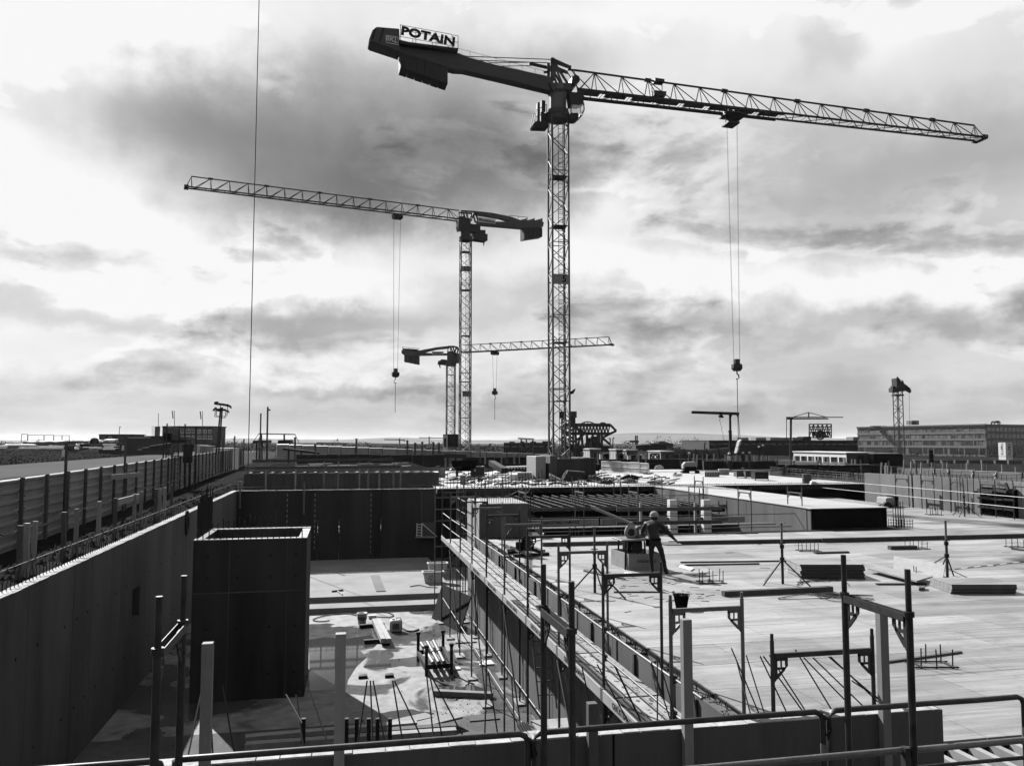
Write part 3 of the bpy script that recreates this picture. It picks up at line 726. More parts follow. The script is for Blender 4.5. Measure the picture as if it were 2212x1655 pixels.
# --- scaffold frames standing along the back edge of the near deck
bs = thing('pit_scaffold', 'row of light scaffold frames in the dark pit behind the near deck', 'scaffold', (12, 32.5, FL))
for (xl, yl, xr, yr) in ((1122, 1062, 1136, 1066), (1243, 1060, 1261, 1065), (1359, 1059, 1378, 1065), (1489, 1062, 1511, 1067), (1595, 1061, 1622, 1066), (1702, 1061, 1732, 1066)):
    b = PYp(xr, yr, 32.2); a = PXp(xl, yl, b.x)
    a = Vector((b.x - .02, min(a.y, 34.0), 0)); fr = scaffold_frame(bs, (a.x, a.y), (b.x, 32.2), FL, b.z + .18, b.z, mat=galv, gs=.16)
for (xl, xr) in ((1236, 1249), (1326, 1341), (1414, 1430), (1500, 1519)):
    a, b = PYp(xl, 1040, 41.0), PYp(xr, 1043, 40.0)
    scaffold_frame(bs, (a.x, 41.0), (b.x, 40.0), FL, 1.75, 1.55, mat=galv, gs=.14)
for z in (.0, .55, -.5):
    bar('guard_rail', (7.2, 32.18, z), (24.0 if z > 0 else 19.0, 32.18, z), .02, galv, bs)
    bar('guard_rail', (7.2, 40.0, z + .3), (19.0, 40.0, z + .3), .02, galv, bs)
for (x0, x1, z) in ((7.3, 10.6, .14), (10.7, 14.0, .14), (14.1, 17.3, .12)):
    m = MB(); m.box((x0, 33.1, z), (x1, 33.14, z + .26)); m.build('toe_board', wood, bs)
    text('toe_board_lettering', 'GERÜSTBAU SAMWEZ', ((x0 + x1) / 2, 33.097, z + .13), (1, 0, 0), (0, 0, 1), .16, black, bs, .001, .004)
for y in (33.3, 33.6): box('deck_plank', (7.2, y, -.02), (18.9, y + .28, .02), wood_dark, bs)
# guard planks on the deck edge
gp = thing('edge_guard', 'two long grey guard planks on timber posts at the back edge of the deck', 'guardrail', (14, 31, 0))
for (y0, y1) in ((1101, 1098), (1131, 1127)):
    a = PYp(1332, y0, 31.05); b = PYp(1560, y1, 31.05); beam('guard_plank', a, b, .045, .15, wood_dark, gp)
for x in (1385, 1503):
    a = PYp(x, 1150, 31.1); top = PYp(x, 1086, 31.1); beam('guard_post', (a.x, 31.12, -.4), (a.x, 31.12, top.z), .09, .09, wood_pale, gp)
# printed formwork columns standing in the pit
for x, lab in ((1455, 'narrow pale printed cardboard column form in the pit behind the worker'), (1528, 'narrow pale printed cardboard column form beside the guard plank ends')):
    a = PYp(x - 8, 1080, 33.0); b = PYp(x + 8, 1080, 33.0)
    t = thing('column_form', lab, 'column form', ((a.x + b.x) / 2, 33.1, FL), 'printed column forms')
    m = MB(); m.box((a.x, 33.0, FL), (b.x, 33.3, a.z)); m.build('form_shell', white, t)
    for k in range(4): text('printed_lettering', 'RAPIDOBAT', ((a.x + b.x) / 2, 32.995, a.z - .25 - k * .33), (1, 0, 0), (0, 0, 1), .09, black, t, .001)
    for k in range(5): bar('starter_bar', (a.x + .03 + k * .06, 33.15, a.z - .1), (a.x + .03 + k * .06, 33.15, a.z + .5), .01, rust, t, 5)
# right-hand wall frames
ws = thing('wall_scaffold', 'dark scaffold frames with two pale rails in front of the right concrete wall', 'scaffold', (31, 36, 0))
for (xl, xr, yt) in ((1934, 1962, 1034), (1990, 2017, 1040), (2052, 2080, 1043), (2117, 2149, 1046), (2188, 2225, 1046)):
    p = PXp(xl, yt, 30.9); q = PXp(xr, yt, 30.9)
    scaffold_frame(ws, (30.9, p.y), (30.9, q.y), 0, 1.75, 1.55, mat=galv_dark, gs=.14)
for z in (1.05, .55):
    bar('guard_rail', (30.85, 50, z + .1), (30.85, 27, z), .016, galv, ws)

# ================================================================ people
from mathutils import noise as mnoise
def skinned(name, joints, edges, parent, mats, split, mtx, sub=2):
    """continuous body grown from a posed skeleton: joints {name: (x,y,z,r)}; split(co) -> material index"""
    names = list(joints); me = bpy.data.meshes.new(name)
    me.from_pydata([joints[n][:3] for n in names], [(names.index(a), names.index(b)) for a, b in edges], [])
    o = bpy.data.objects.new(name, me); C.objects.link(o)
    o.modifiers.new('skin', 'SKIN'); s = o.modifiers.new('sub', 'SUBSURF'); s.levels = s.render_levels = sub
    for i, n in enumerate(names):
        d = me.skin_vertices[0].data[i]; j = joints[n]; d.radius = (j[3], j[4] if len(j) > 4 else j[3]); d.use_root = (i == 0)
    dg = bpy.context.evaluated_depsgraph_get(); ev = o.evaluated_get(dg)
    nm = bpy.data.meshes.new_from_object(ev); bpy.data.objects.remove(o)
    for v in nm.vertices:      # creases of loose work clothes
        c = v.co; f = mnoise.noise(Vector((c.x * 9, c.y * 9, c.z * 16))) * .5 + mnoise.noise(Vector((c.x * 20, c.y * 20, c.z * 34))) * .35
        if .12 < c.z < joints['neck'][2] - .05: v.co = c + v.normal * f * .022
    for mt in mats: nm.materials.append(mt)
    for p in nm.polygons:
        p.use_smooth = True; p.material_index = split(p.center)
    return link(bpy.data.objects.new(name, nm), parent, mtx)
def person(label, at, face, pose, group=None, helmet=white, hi_vis=None):
    """pose overrides joints; local x = right, y = ahead of the person, z up"""
    root = thing('person', label, 'person', at, group)
    J = {'pelvis': (0, 0, .93, .15, .12), 'belly': (0, 0, 1.08, .17, .135), 'chest': (0, .02, 1.28, .20, .145), 'collar': (0, .01, 1.42, .15, .105), 'neck': (0, .02, 1.50, .06), 'skull': (0, .03, 1.62, .085, .095), 'crown': (0, .03, 1.70, .07, .08),
         'hipL': (-.09, 0, .87, .10), 'kneeL': (-.1, .02, .5, .068), 'ankL': (-.1, 0, .10, .048), 'heelL': (-.1, -.04, .05, .045), 'toeL': (-.11, .16, .04, .04),
         'hipR': (.09, 0, .87, .10), 'kneeR': (.1, .02, .5, .068), 'ankR': (.1, 0, .10, .048), 'heelR': (.1, -.04, .05, .045), 'toeR': (.11, .16, .04, .04),
         'shL': (-.18, 0, 1.40, .09), 'elL': (-.24, .02, 1.13, .066), 'wrL': (-.24, .12, .90, .036), 'palmL': (-.24, .15, .84, .034),
         'shR': (.18, 0, 1.40, .09), 'elR': (.24, .02, 1.13, .066), 'wrR': (.24, .12, .90, .036), 'palmR': (.24, .15, .84, .034)}
    for k, v in pose.items(): J[k] = tuple(v) + tuple(J[k][3:])
    E = [('pelvis', 'belly'), ('belly', 'chest'), ('chest', 'collar'), ('collar', 'neck'), ('neck', 'skull'), ('skull', 'crown'),
         ('pelvis', 'hipL'), ('hipL', 'kneeL'), ('kneeL', 'ankL'), ('ankL', 'heelL'), ('ankL', 'toeL'), ('pelvis', 'hipR'), ('hipR', 'kneeR'), ('kneeR', 'ankR'), ('ankR', 'heelR'), ('ankR', 'toeR'),
         ('collar', 'shL'), ('shL', 'elL'), ('elL', 'wrL'), ('wrL', 'palmL'), ('collar', 'shR'), ('shR', 'elR'), ('elR', 'wrR'), ('wrR', 'palmR')]
    for s in 'LR':      # five fingers per hand
        w = Vector(J['wr' + s][:3]); p = Vector(J['palm' + s][:3]); d = (p - w).normalized(); sd = d.cross(Vector((0, 0, 1)))
        sd = sd.normalized() if sd.length > .1 else Vector((1, 0, 0)); dn = Vector((0, 0, -1))
        for k, (o, l) in enumerate(((-.036, .06), (-.013, .08), (.011, .085), (.033, .07))):
            b = p + sd * o; J['f%s%da' % (s, k)] = (*(b + d * l * .5), .0095); J['f%s%db' % (s, k)] = (*(b + d * l * .9 + dn * l * .35), .008)
            E += [('palm' + s, 'f%s%da' % (s, k)), ('f%s%da' % (s, k), 'f%s%db' % (s, k))]
        t = lerp(w, p, .5) + sd * (.045 if s == 'L' else -.045); J['t%sa' % s] = (*t, .011); J['t%sb' % s] = (*(t + d * .05 + dn * .01), .009)
        E += [('wr' + s, 't%sa' % s), ('t%sa' % s, 't%sb' % s)]
    mtx = Matrix.Translation(Vector(at)) @ Matrix.Rotation(face, 4, 'Z')
    nk = J['neck'][2]; hands = [Vector(J['wrL'][:3]), Vector(J['wrR'][:3])]; pls = [Vector(J['palmL'][:3]), Vector(J['palmR'][:3])]
    def split(c):
        if c.z > nk: return 1
        for w, p in zip(hands, pls):
            if (c - w).dot((p - w).normalized()) > .0 and (c - p).length < .16: return 1
        if hi_vis and nk - .08 > c.z > .98 and abs(c.x - J['chest'][0]) < .22: return 2
        return 0
    skinned('body', J, E, root, [cloth, skin] + ([hi_vis] if hi_vis else []), split, mtx)
    hd = Vector(J['skull'][:3]); m = MB()
    prof = [(.118, .02), (.125, .045), (.122, .08), (.10, .125), (.06, .152), (.02, .162), (.001, .163)]
    m.lathe(hd, prof, 20); m.lathe(hd, [(.118, .02), (.14, .012), (.14, .02), (.12, .032)], 20)
    m.prism([hd + V(-.08, .10, .02), hd + V(.08, .10, .02), hd + V(.055, .19, .01), hd + V(-.055, .19, .01)], (0, 0, .006))
    m.v = [tuple(mtx @ Vector(p)) for p in m.v]; m.build('helmet', helmet, root, smooth=True)
    m = MB()      # face: nose and ears
    m.prism([hd + V(-.012, .085, -.01), hd + V(.012, .085, -.01), hd + V(0, .118, -.035), hd + V(0, .09, -.045)], (.008, 0, 0))
    for s in (-1, 1): m.box(tuple(hd + V(s * .088 - .008, -.02, -.05)), tuple(hd + V(s * .088 + .008, .02, .015)))
    m.v = [tuple(mtx @ Vector(p)) for p in m.v]; m.build('face_features', skin, root)
    m = MB()      # belt with pouch
    m.lathe(V(0, 0, .96), [(.165, 0), (.17, .01), (.17, .05), (.165, .06)], 16); m.v = [(p[0], p[1] * .8, p[2]) for p in m.v]
    m.box((-.25, -.06, .80), (-.15, .06, .99)); bx = Vector(J['pelvis'][:3]) - V(0, 0, .93)
    m.v = [tuple(mtx @ (Vector(p) + bx)) for p in m.v]; m.build('tool_belt', black_matt, root)
    return root
wp = PZ(1418, 1243, 0.0)
person('worker in dark jacket and pale helmet bending over the table saw, right arm stretched out', (wp.x, wp.y, 0), -YAW - .12,
       {'pelvis': (-.03, 0, .92), 'belly': (-.06, .05, 1.06), 'chest': (-.08, .15, 1.24), 'collar': (-.06, .22, 1.37), 'neck': (-.04, .29, 1.46), 'skull': (-.02, .35, 1.55), 'crown': (-.01, .38, 1.63),
        'hipL': (-.12, 0, .87), 'kneeL': (-.14, .04, .5), 'ankL': (-.11, .02, .10), 'heelL': (-.11, -.03, .05), 'toeL': (-.12, .17, .04),
        'hipR': (.07, 0, .87), 'kneeR': (.18, .06, .5), 'ankR': (.26, .08, .10), 'heelR': (.25, .03, .05), 'toeR': (.33, .2, .04),
        'shL': (-.26, .18, 1.36), 'elL': (-.36, .34, 1.13), 'wrL': (-.32, .54, 1.02), 'palmL': (-.31, .60, .99),
        'shR': (.14, .22, 1.35), 'elR': (.36, .28, 1.12), 'wrR': (.53, .40, .94), 'palmR': (.58, .43, .89)}, helmet=concrete_pale)
def far_person(x, y, label, face, pose={}, **k):
    p = PZ(x, y, WT + .005); return person(label, (p.x, p.y, WT + .005), face, pose, 'workers on the far deck', **k)
far_person(1490, 1016, 'worker in dark clothes beside the compressor on the far deck', 1.2)
far_person(1576, 1018, 'worker in pale jacket and helmet standing before the tall pole crane', 2.6, {'elL': (-.3, .15, 1.2), 'wrL': (-.2, .3, 1.3), 'palmL': (-.17, .34, 1.34)}, hi_vis=white)
far_person(1606, 1014, 'worker in dark jacket, left of the pair right of the pole crane', 2.0, {'wrR': (.1, .3, 1.1), 'palmR': (.05, .35, 1.1)})
far_person(1619, 1013, 'worker in dark jacket, right of the pair right of the pole crane', -2.0)

# ================================================================ tower cranes
def lattice_mast(root, cx, cy, s, z0, z1, panel, rc, rb, mat, plats=(), ladder=True, nm='mast', rot=0):
    ms = bpy.data.objects.new(nm, None); link(ms, root, Matrix.Translation((cx, cy, z0)))
    h = s / 2; cr, sr = math.cos(rot), math.sin(rot)
    c4 = [V(cx + x * cr - y * sr, cy + x * sr + y * cr, 0) for x, y in ((-h, -h), (h, -h), (h, h), (-h, h))]
    for p in c4: beam('chord', (p.x, p.y, z0), (p.x, p.y, z1), rc * 2, rc * 2, mat, ms)
    n = max(1, round((z1 - z0) / panel)); dz = (z1 - z0) / n
    for i in range(n):
        a, b = z0 + i * dz, z0 + (i + 1) * dz
        for k in range(4):
            p, q = c4[k], c4[(k + 1) % 4]
            if (i + k) % 2: p, q = q, p
            bar('brace', (p.x, p.y, a), (q.x, q.y, b), rb, mat, ms, 5)
        if i % 5 == 0:
            for k in range(4):
                p, q = c4[k], c4[(k + 1) % 4]; bar('brace', (p.x, p.y, a), (q.x, q.y, a), rb, mat, ms, 5)
    for z in plats:
        box('landing', (cx - h * .9, cy - h * .9, z), (cx + h * .9, cy + h * .9, z + .06), lattice, ms)
    if ladder:
        m = MB(); x = cx + h * .35; y = cy + h * .2
        for d in (-.18, .18): m.bar((x + d, y, z0), (x + d, y, z1), .025, 4)
        z = z0
        while z < z1: m.bar((x - .18, y, z), (x + .18, y, z), .018, 4); z += .34
        z = z0 + 1.5
        while z < z1:     # safety hoops
            pts = [(x + .36 * math.sin(a), y - .36 + .36 * math.cos(a), z) for a in [i * math.pi / 6 - math.pi * .9 for i in range(12)]]
            m.tube(pts, .016, 4); z += 1.2
        m.build('ladder', mat, ms)
    return ms
def lattice_jib(root, a, b, h0, h1, w, bays, mat, rt, rb, rl, heavy=0, nm='jib'):
    """triangular jib from a to b (lower chord centre line)"""
    jb = bpy.data.objects.new(nm, None); link(jb, root, Matrix.Translation(a))
    d = (b - a); L = d.length; d = d / L; sd = d.cross(V(0, 0, 1)).normalized()
    T = lambda t: a + d * (L * t) + V(0, 0, h0 + (h1 - h0) * t)
    B = lambda t, s: a + d * (L * t) + sd * (s * w / 2 * (1 - .35 * t))
    bar('top_chord', T(0), T(1 - .25 / bays), rt, mat, jb)
    for s in (-1, 1): beam('bottom_chord', B(0, s), B(1, s), rb * 2, rb * 2.2, mat, jb)
    for i in range(bays):
        t0, t1 = i / bays, (i + 1) / bays; tt = t0 + .75 / bays if i < bays else t1
        for s in (-1, 1):
            bar('brace', T(tt), B(t0 + .70 / bays, s), rl, mat, jb, 5); bar('brace', T(tt), B(min(1, t1 + .55 / bays), s), rl, mat, jb, 5)
            if i == 0: bar('brace', T(tt), B(.08 / bays, s), rl, mat, jb, 5)
        bar('brace', B(t0, -1), B(t1, 1), rl * .8, mat, jb, 5); bar('brace', B(t1, -1), B(t1, 1), rl * .8, mat, jb, 5)
        if i % 3 == 2:
            m = MB(); m.beam(T(tt - .12 / bays), T(tt + .12 / bays), rt * 3, rt * 3); m.build('pin_joint', mat, jb)
        if heavy and t0 < heavy:
            for s in (-1, 1): beam('walkway_side', B(t0, s) - V(0, 0, .1), B(t1, s) - V(0, 0, .1), .05, .2, crane_dark, jb)
            beam('walkway', B(t0 + .1 / bays, 0), B(t1 - .1 / bays, 0), .5, .04, crane_dark, jb)
    m = MB(); e = B(1, 0); m.beam(e - d * .3, e + d * .25, w * .9, .35); m.build('jib_nose', mat, jb)
    return jb, T, B, d, sd, L
def hook_set(root, top, block, low, spread, dvec, rr, bs, load=True):
    for k in (-1, 1):
        for q in (-.12, .12):
            p = top + dvec * (k * spread / 2 + q * spread * .25); e = block + dvec * (k * spread * .28 + q * spread * .18)
            bar('hoist_rope', p, e + V(0, 0, bs * .4), rr, steel_black, root, 4)
    m = MB(); z = V(0, 0, 1)
    m.prism([block + dvec * x + z * y for x, y in ((-bs * .55, 0), (-bs * .5, bs * .45), (-bs * .25, bs * .5), (-bs * .25, bs), (bs * .25, bs), (bs * .25, bs * .5), (bs * .5, bs * .45), (bs * .55, 0), (bs * .3, -bs * .3), (-bs * .3, -bs * .3))], dvec.cross(z) * bs * .25)
    m.build('hook_block', crane_dark, root)
    m = MB(); b0 = block - z * bs * .3
    m.tube([b0, b0 - z * bs * .3, b0 - z * bs * .45 + dvec * bs * .2, b0 - z * bs * .75 + dvec * bs * .22, b0 - z * bs * .9, b0 - z * bs * .8 - dvec * bs * .15], bs * .07, 6)
    m.build('hook', steel_black, root)
    bar('sling_chain', b0 - z * bs * .8, low, rr * 3.2, steel_black, root, 5)

# ---- main crane
c1 = 62.0; mb = PC(1208.5, 992, c1); s1 = 1.30
cr = thing('tower_crane', 'tallest tower crane with number 5 on its lattice mast and long jib to the right', 'crane', (mb.x, mb.y, WT), 'large tower cranes')
zt = PC(1205, 268, c1).z
lattice_mast(cr, mb.x, mb.y, s1, mb.z - .3, zt + .6, 1.12, .065, .037, lattice_lit, [PC(1205, y, c1).z for y in (386, 492, 610, 742, 868)])
zj = PC(1215, 197, c1).z
root_p = V(mb.x, mb.y, zj)
tip = PZ(2117, 301, zj); jd = (tip - root_p).normalized(); jside = jd.cross(V(0, 0, 1)).normalized()
pv = PV(root_p, jside)
a0 = pv(1240, 199); a0.z = zj
jb, T, B, _, _, JL = lattice_jib(cr, a0, V(tip.x, tip.y, zj), 1.85, 1.2, 1.5, 17, lattice, .08, .065, .042, heavy=.42)
def pvz(x, y): return pv(x, y)
# slewing cylinder, ring and head
def disc(m, z0, z1, r, n=20, mi=0): m.bar((mb.x, mb.y, z0), (mb.x, mb.y, z1), r, n, mi)
m = MB(); disc(m, PC(1205, 240, c1).z, PC(1205, 188, c1).z, .66); m.build('slewing_column', crane_pale, cr)
m = MB(); disc(m, PC(1205, 262, c1).z, PC(1205, 240, c1).z, .82); disc(m, PC(1205, 250, c1).z, PC(1205, 246, c1).z, .9); m.build('slewing_ring', crane_paint, cr)
tv = (CAM - root_p); tv.z = 0; tv.normalize(); tr = V(0, 0, 1).cross(tv).normalized()
text('column_lettering', 'POTAIN', V(mb.x, mb.y, PC(1205, 204, c1).z) + tv * .70, tr, (0, 0, 1), .36, black, cr, .004, .012)
m = MB(); off = jside * .28
for s in (-1, 1):
    o2 = jside * (.45 * s)
    for p, q, w in (((1190, 188), (1187, 132), .22), ((1187, 134), (1222, 150), .3), ((1190, 136), (1222, 186), .2), ((1192, 140), (1210, 186), .16), ((1178, 152), (1190, 150), .18), ((1222, 150), (1230, 152), .25)):
        m.beam(pv(*p) + o2, pv(*q) + o2, .06, w)
    m.prism([pv(*p) + o2 for p in ((1185, 132), (1193, 131), (1198, 140), (1224, 146), (1230, 156), (1200, 146), (1194, 180), (1185, 186))], jside * .03)
m.prism([pv(*p) for p in ((1182, 186), (1228, 187), (1234, 200), (1190, 203))], jside * .6)
m.build('tower_head', crane_paint, cr)
bar('pendant_bar', pv(1226, 151), T(.02), .08, lattice, cr)
for s in (-1, 1): bar('root_brace', pv(1228, 153) + jside * (.3 * s), B(.03, s), .04, lattice, cr); bar('root_brace', T(0), B(.0, s), .04, lattice, cr); bar('root_brace', T(0), pv(1236, 197) + jside * (.5 * s), .04, lattice, cr)
# winch and cab
m = MB(); m.prism([pv(*p) for p in ((1232, 172), (1240, 168), (1247, 172), (1248, 182), (1238, 190), (1230, 186))], jside * .5); m.build('trolley_winch', crane_dark, cr)
cab = bpy.data.objects.new('operator_cab', None); link(cab, cr, Matrix.Translation(pv(1236, 250)))
o3 = jside * .2 - jside * 1.0
def cp(x, y): return pv(x, y) + jside * .9
m = MB()
m.prism([cp(*p) for p in ((1218, 214), (1248, 216), (1249, 238), (1240, 242), (1222, 240))], jside * .4); m.build('cab_roof', crane_dark, cab)
m = MB()
pts = [(1222, 240), (1249, 238), (1250, 252), (1245, 264), (1235, 272), (1222, 272)]
for s in (-1, 1):
    o2 = jside * (.4 * s)
    for i in range(len(pts)): m.beam(cp(*pts[i]) + o2, cp(*pts[(i + 1) % len(pts)]) + o2, .07, .07)
for p in pts[1:]: m.beam(cp(*p) - jside * .4, cp(*p) + jside * .4, .06, .06)
m.prism([cp(*p) for p in ((1222, 258), (1238, 258), (1238, 272), (1222, 272))], jside * .35)
m.build('cab_frame', crane_dark, cab)
gl = bpy.data.materials.new('cab_glazing'); gl.use_nodes = True
b_ = gl.node_tree.nodes['Principled BSDF']; b_.inputs['Base Color'].default_value = (.6, .6, .6, 1); b_.inputs['Roughness'].default_value = .05; b_.inputs['Alpha'].default_value = .25
for s in (-1, 1):
    m = MB(); m.prism([cp(*p) + jside * (.38 * s) for p in ((1223, 241), (1248, 239), (1249, 252), (1244, 258), (1224, 258))], jside * .005); m.build('cab_window', gl, cab)
# platform with cabinet left of the column
m = MB()
def lp(x, y): return pv(x, y) - jside * .3
m.prism([lp(*p) for p in ((1150, 272), (1156, 264), (1183, 266), (1183, 277), (1152, 276))], jside * .45)
m.build('service_platform', crane_dark, cr)
m = MB(); m.prism([lp(*p) for p in ((1162, 221), (1167, 220), (1167, 264), (1161, 264))], jside * .2); m.prism([lp(*p) for p in ((1171, 216), (1179, 217), (1179, 240), (1171, 240))], jside * .2)
m.prism([lp(*p) for p in ((1170, 244), (1184, 246), (1184, 266), (1170, 264))], jside * .25); m.build('electric_cabinet', crane_dark, cr)
m = MB()
for s in (-.42, .42):
    o2 = jside * s
    for p, q in (((1152, 268), (1158, 240)), ((1158, 240), (1180, 228)), ((1158, 254), (1180, 246)), ((1180, 228), (1180, 268))): m.bar(lp(*p) + o2, lp(*q) + o2, .03, 5)
m.build('platform_rail', crane_dark, cr)
# counter-jib: tapering box boom, hung weights, fairing with lettering, sign and rail
cj = bpy.data.objects.new('counter_jib', None); link(cj, cr, Matrix.Translation(pv(1000, 145)))
m = MB(); m.prism([pv(*p) for p in ((1190, 172), (1130, 159), (1065, 145), (1005, 128), (990, 121), (975, 119), (862, 92), (855, 92), (858, 118), (965, 152), (980, 156), (1000, 157), (1090, 178), (1165, 196), (1190, 202))], jside * .42)
m.build('boom', crane_paint, cj, bevel=.03)
fp = [(795, 97), (803, 76), (812, 69), (860, 73), (862, 122), (857, 120), (800, 101)]
m = MB(); m.prism([pv(*p) for p in fp], jside * .75); m.build('end_fairing', crane_paint, cj, bevel=.05)
m = MB()
for q in (((800, 97), (808, 72), (812, 71), (804, 98)), ((815, 102), (824, 72), (829, 72), (820, 103))):
    m.prism([pv(*p) for p in q], jside * .756)
m.build('fairing_stripe', black, cj)
side = jside if (CAM - root_p).dot(jside) > 0 else -jside
ra = (pv(900, 100) - pv(880, 96))
cjr = -jd if tr.dot(-jd) > 0 else jd
bpos = pv(844, 97) + side * .765
m = MB()
for p, q in (((831, 88), (857, 92)), ((857, 92), (858, 108)), ((858, 108), (832, 103)), ((832, 103), (831, 88))): m.beam(pv(*p) + side * .76, pv(*q) + side * .76, .03, .05)
m.build('lettering_frame', white, cj)
ud = (pv(844, 90) - pv(844, 106)).normalized(); rd_ = (pv(858, 101) - pv(831, 94)).normalized()
text('fairing_lettering', 'BKL', bpos + side * .01, rd_, ud, .52, white, cj, .004, .01)
for k in range(6):
    x0, x1 = 863 + k * 17, 863 + (k + 1) * 17 - .8
    f = lambda x: 118 + (x - 860) * .335
    low = lambda x: 155 + (x - 863) * .34
    m = MB(); m.prism([pv(x0, f(x0) + 3), pv(x1, f(x1) + 3), pv(x1, low(x1)), pv(x0, low(x0))], jside * (.62 if k % 2 else .66)); m.build('counterweight', M('counterweight_concrete', .05, .8, .2, 1.5, .12), cj, bevel=.02)
sgn = bpy.data.objects.new('sign_platform', None); link(sgn, cj, Matrix.Translation(pv(920, 95)))
m = MB(); m.prism([pv(*p) for p in ((858, 101), (985, 117), (985, 122), (858, 106))], jside * .9); m.build('platform_deck', crane_dark, sgn)
m = MB()
for s in (-.85, .85):
    o2 = jside * s
    for p, q in (((862, 67), (972, 87)), ((862, 77), (972, 97)), ((862, 66), (862, 104)), ((895, 73), (895, 107)), ((938, 81), (938, 112)), ((972, 87), (972, 116)), ((974, 89), (974, 116)), ((985, 90), (985, 118)), ((974, 88), (985, 90)), ((974, 102), (985, 104))):
        m.bar(pv(*p) + o2, pv(*q) + o2, .022, 4)
m.build('hand_rail', galv_dark, sgn)
ud = (pv(922, 80) - pv(922, 100)).normalized(); rd_ = (pv(975, 107) - pv(866, 84)).normalized()
text('sign_lettering', 'POTAIN', pv(921, 93) + side * .95, rd_, ud, .88, black, sgn, .03, .045, 1.28)
m = MB()
for s in (-.3, .3):
    m.bar(pv(992, 126) + jside * s, pv(1186, 133) + jside * s, .035, 5); m.bar(pv(1040, 141) + jside * s, pv(1150, 139) + jside * s, .03, 5)
m.beam(pv(1143, 138), pv(1183, 147), .2, .18)
m.build('tie_bar', crane_dark, cj)
m = MB()
for s in (-.4, .4):
    prev = None
    for x in range(985, 1186, 28):
        yb = 119 + (x - 985) * .262; m.bar(pv(x, yb) + jside * s, pv(x, yb - 9) + jside * s, .014, 4)
        if prev: m.bar(pv(prev[0], prev[1] - 9) + jside * s, pv(x, yb - 9) + jside * s, .014, 4)
        prev = (x, yb)
m.build('boom_rail', galv_dark, cj)
# jib cabin/winch box and trolley
m = MB(); p = pv(1421, 190); m.prism([pv(*q) for q in ((1412, 172), (1432, 175), (1432, 182), (1412, 180))], jside * .3); m.prism([pv(*q) for q in ((1405, 203), (1432, 206), (1430, 216), (1405, 214))], jside * .7)
m.beam(pv(1408, 180), pv(1408, 206), .06, .06); m.beam(pv(1430, 180), pv(1430, 208), .06, .06); m.build('hoist_winch', crane_dark, cr)
m = MB()
for q, w in ((((1563, 246), (1605, 252), (1605, 256), (1563, 250)), .8), (((1566, 266), (1590, 269), (1590, 273), (1566, 270)), .6)): m.prism([pv(*x) for x in q], jside * w)
for x in (1567, 1589): m.beam(pv(x, 249), pv(x, 271), .06, .06)
for x in (1570, 1600): m.bar(pv(x, 243) - jside * .7, pv(x, 243) + jside * .7, .16, 8)
m.build('trolley', crane_dark, cr)
tb = pv(1581, 262); blk = V(tb.x, tb.y, PC(1592, 796, (tb).dot(hfw)).z); low = V(tb.x, tb.y, PC(1592, 948, tb.dot(hfw)).z)
hook_set(cr, tb, blk, low, .95, jd, .009, .75)
text_s = M('sign_panel', .3, .7)
m = MB(); zz = PC(1207, 607, c1).z; m.box((mb.x - .62, mb.y - .72, zz - .4), (mb.x + .62, mb.y - .69, zz + .38)); nb = m.build('number_board', text_s, cr)
text('board_lettering', '5', (mb.x + .25, mb.y - .725, zz), (1, 0, 0), (0, 0, 1), .72, black, nb, .004, .02)
m = MB(); zz = PC(1212, 483, c1).z
for k in range(5): m.prism([V(mb.x + .05 + k * .12 + q, mb.y - .72, zz + w) for q, w in ((0, -.2), (.06, -.2), (.1, .2), (.04, .2))], (0, .01, 0))
m.build('striped_board', white, cr)
m = MB(); zz = PC(1235, 848, c1).z; m.prism([V(mb.x + .75 + q, mb.y - .4, zz + w) for q, w in ((-.1, -.2), (.25, -.1), (.42, .25), (.3, .25), (.0, .05))], (0, .12, 0)); m.build('mast_floodlight', steel_black, cr)
# panel hanging on the hook
pnl = thing('lifted_shutter', 'pale tilted formwork panel hanging from the main crane hook', 'panel', low)
dp = PV(low, jside)
m = MB(); c = low; m.prism([c + jd * u + V(0, 0, v) for u, v in ((-.30, -1.15), (-.10, -1.0), (.20, -.05), (.0, -.2))], jside * .2); m.build('panel_sheet', wood_pale, pnl)
m = MB(); m.beam(c + jd * -.15 + V(0, 0, -.7), c + jd * .12 + V(0, 0, -.5), .44, .08); m.build('panel_waler', galv_dark, pnl)
# cross base with ballast blocks
cbs = thing('crane_base', 'crane base cross with stacked concrete ballast blocks under the main crane', 'crane base', (mb.x, mb.y, WT))
m = MB(); m.box((mb.x - 2.6, mb.y - .35, WT), (mb.x + 2.6, mb.y + .35, WT + .5)); m.box((mb.x - .35, mb.y - 2.6, WT), (mb.x + .35, mb.y + 2.6, WT + .5)); m.build('base_cross', crane_dark, cbs)
for (x0, x1, y0, y1, z0, z1, mt) in ((-2.3, -1.55, -1.9, 1.2, .05, 1.72, concrete_pale), (-1.3, -.75, -2.2, 1.2, .05, 1.78, concrete), (-.7, 1.9, -2.0, -1.2, .3, 1.55, concrete_dark), (1.3, 2.3, -1.9, 1.4, .05, 1.6, concrete_dark), (-.6, 1.2, 1.0, 1.8, .3, 1.5, concrete_dark)):
    m = MB(); m.box((mb.x + x0, mb.y + y0, WT + z0), (mb.x + x1, mb.y + y1, WT + z1)); m.build('ballast_block', mt, cbs, bevel=.03)

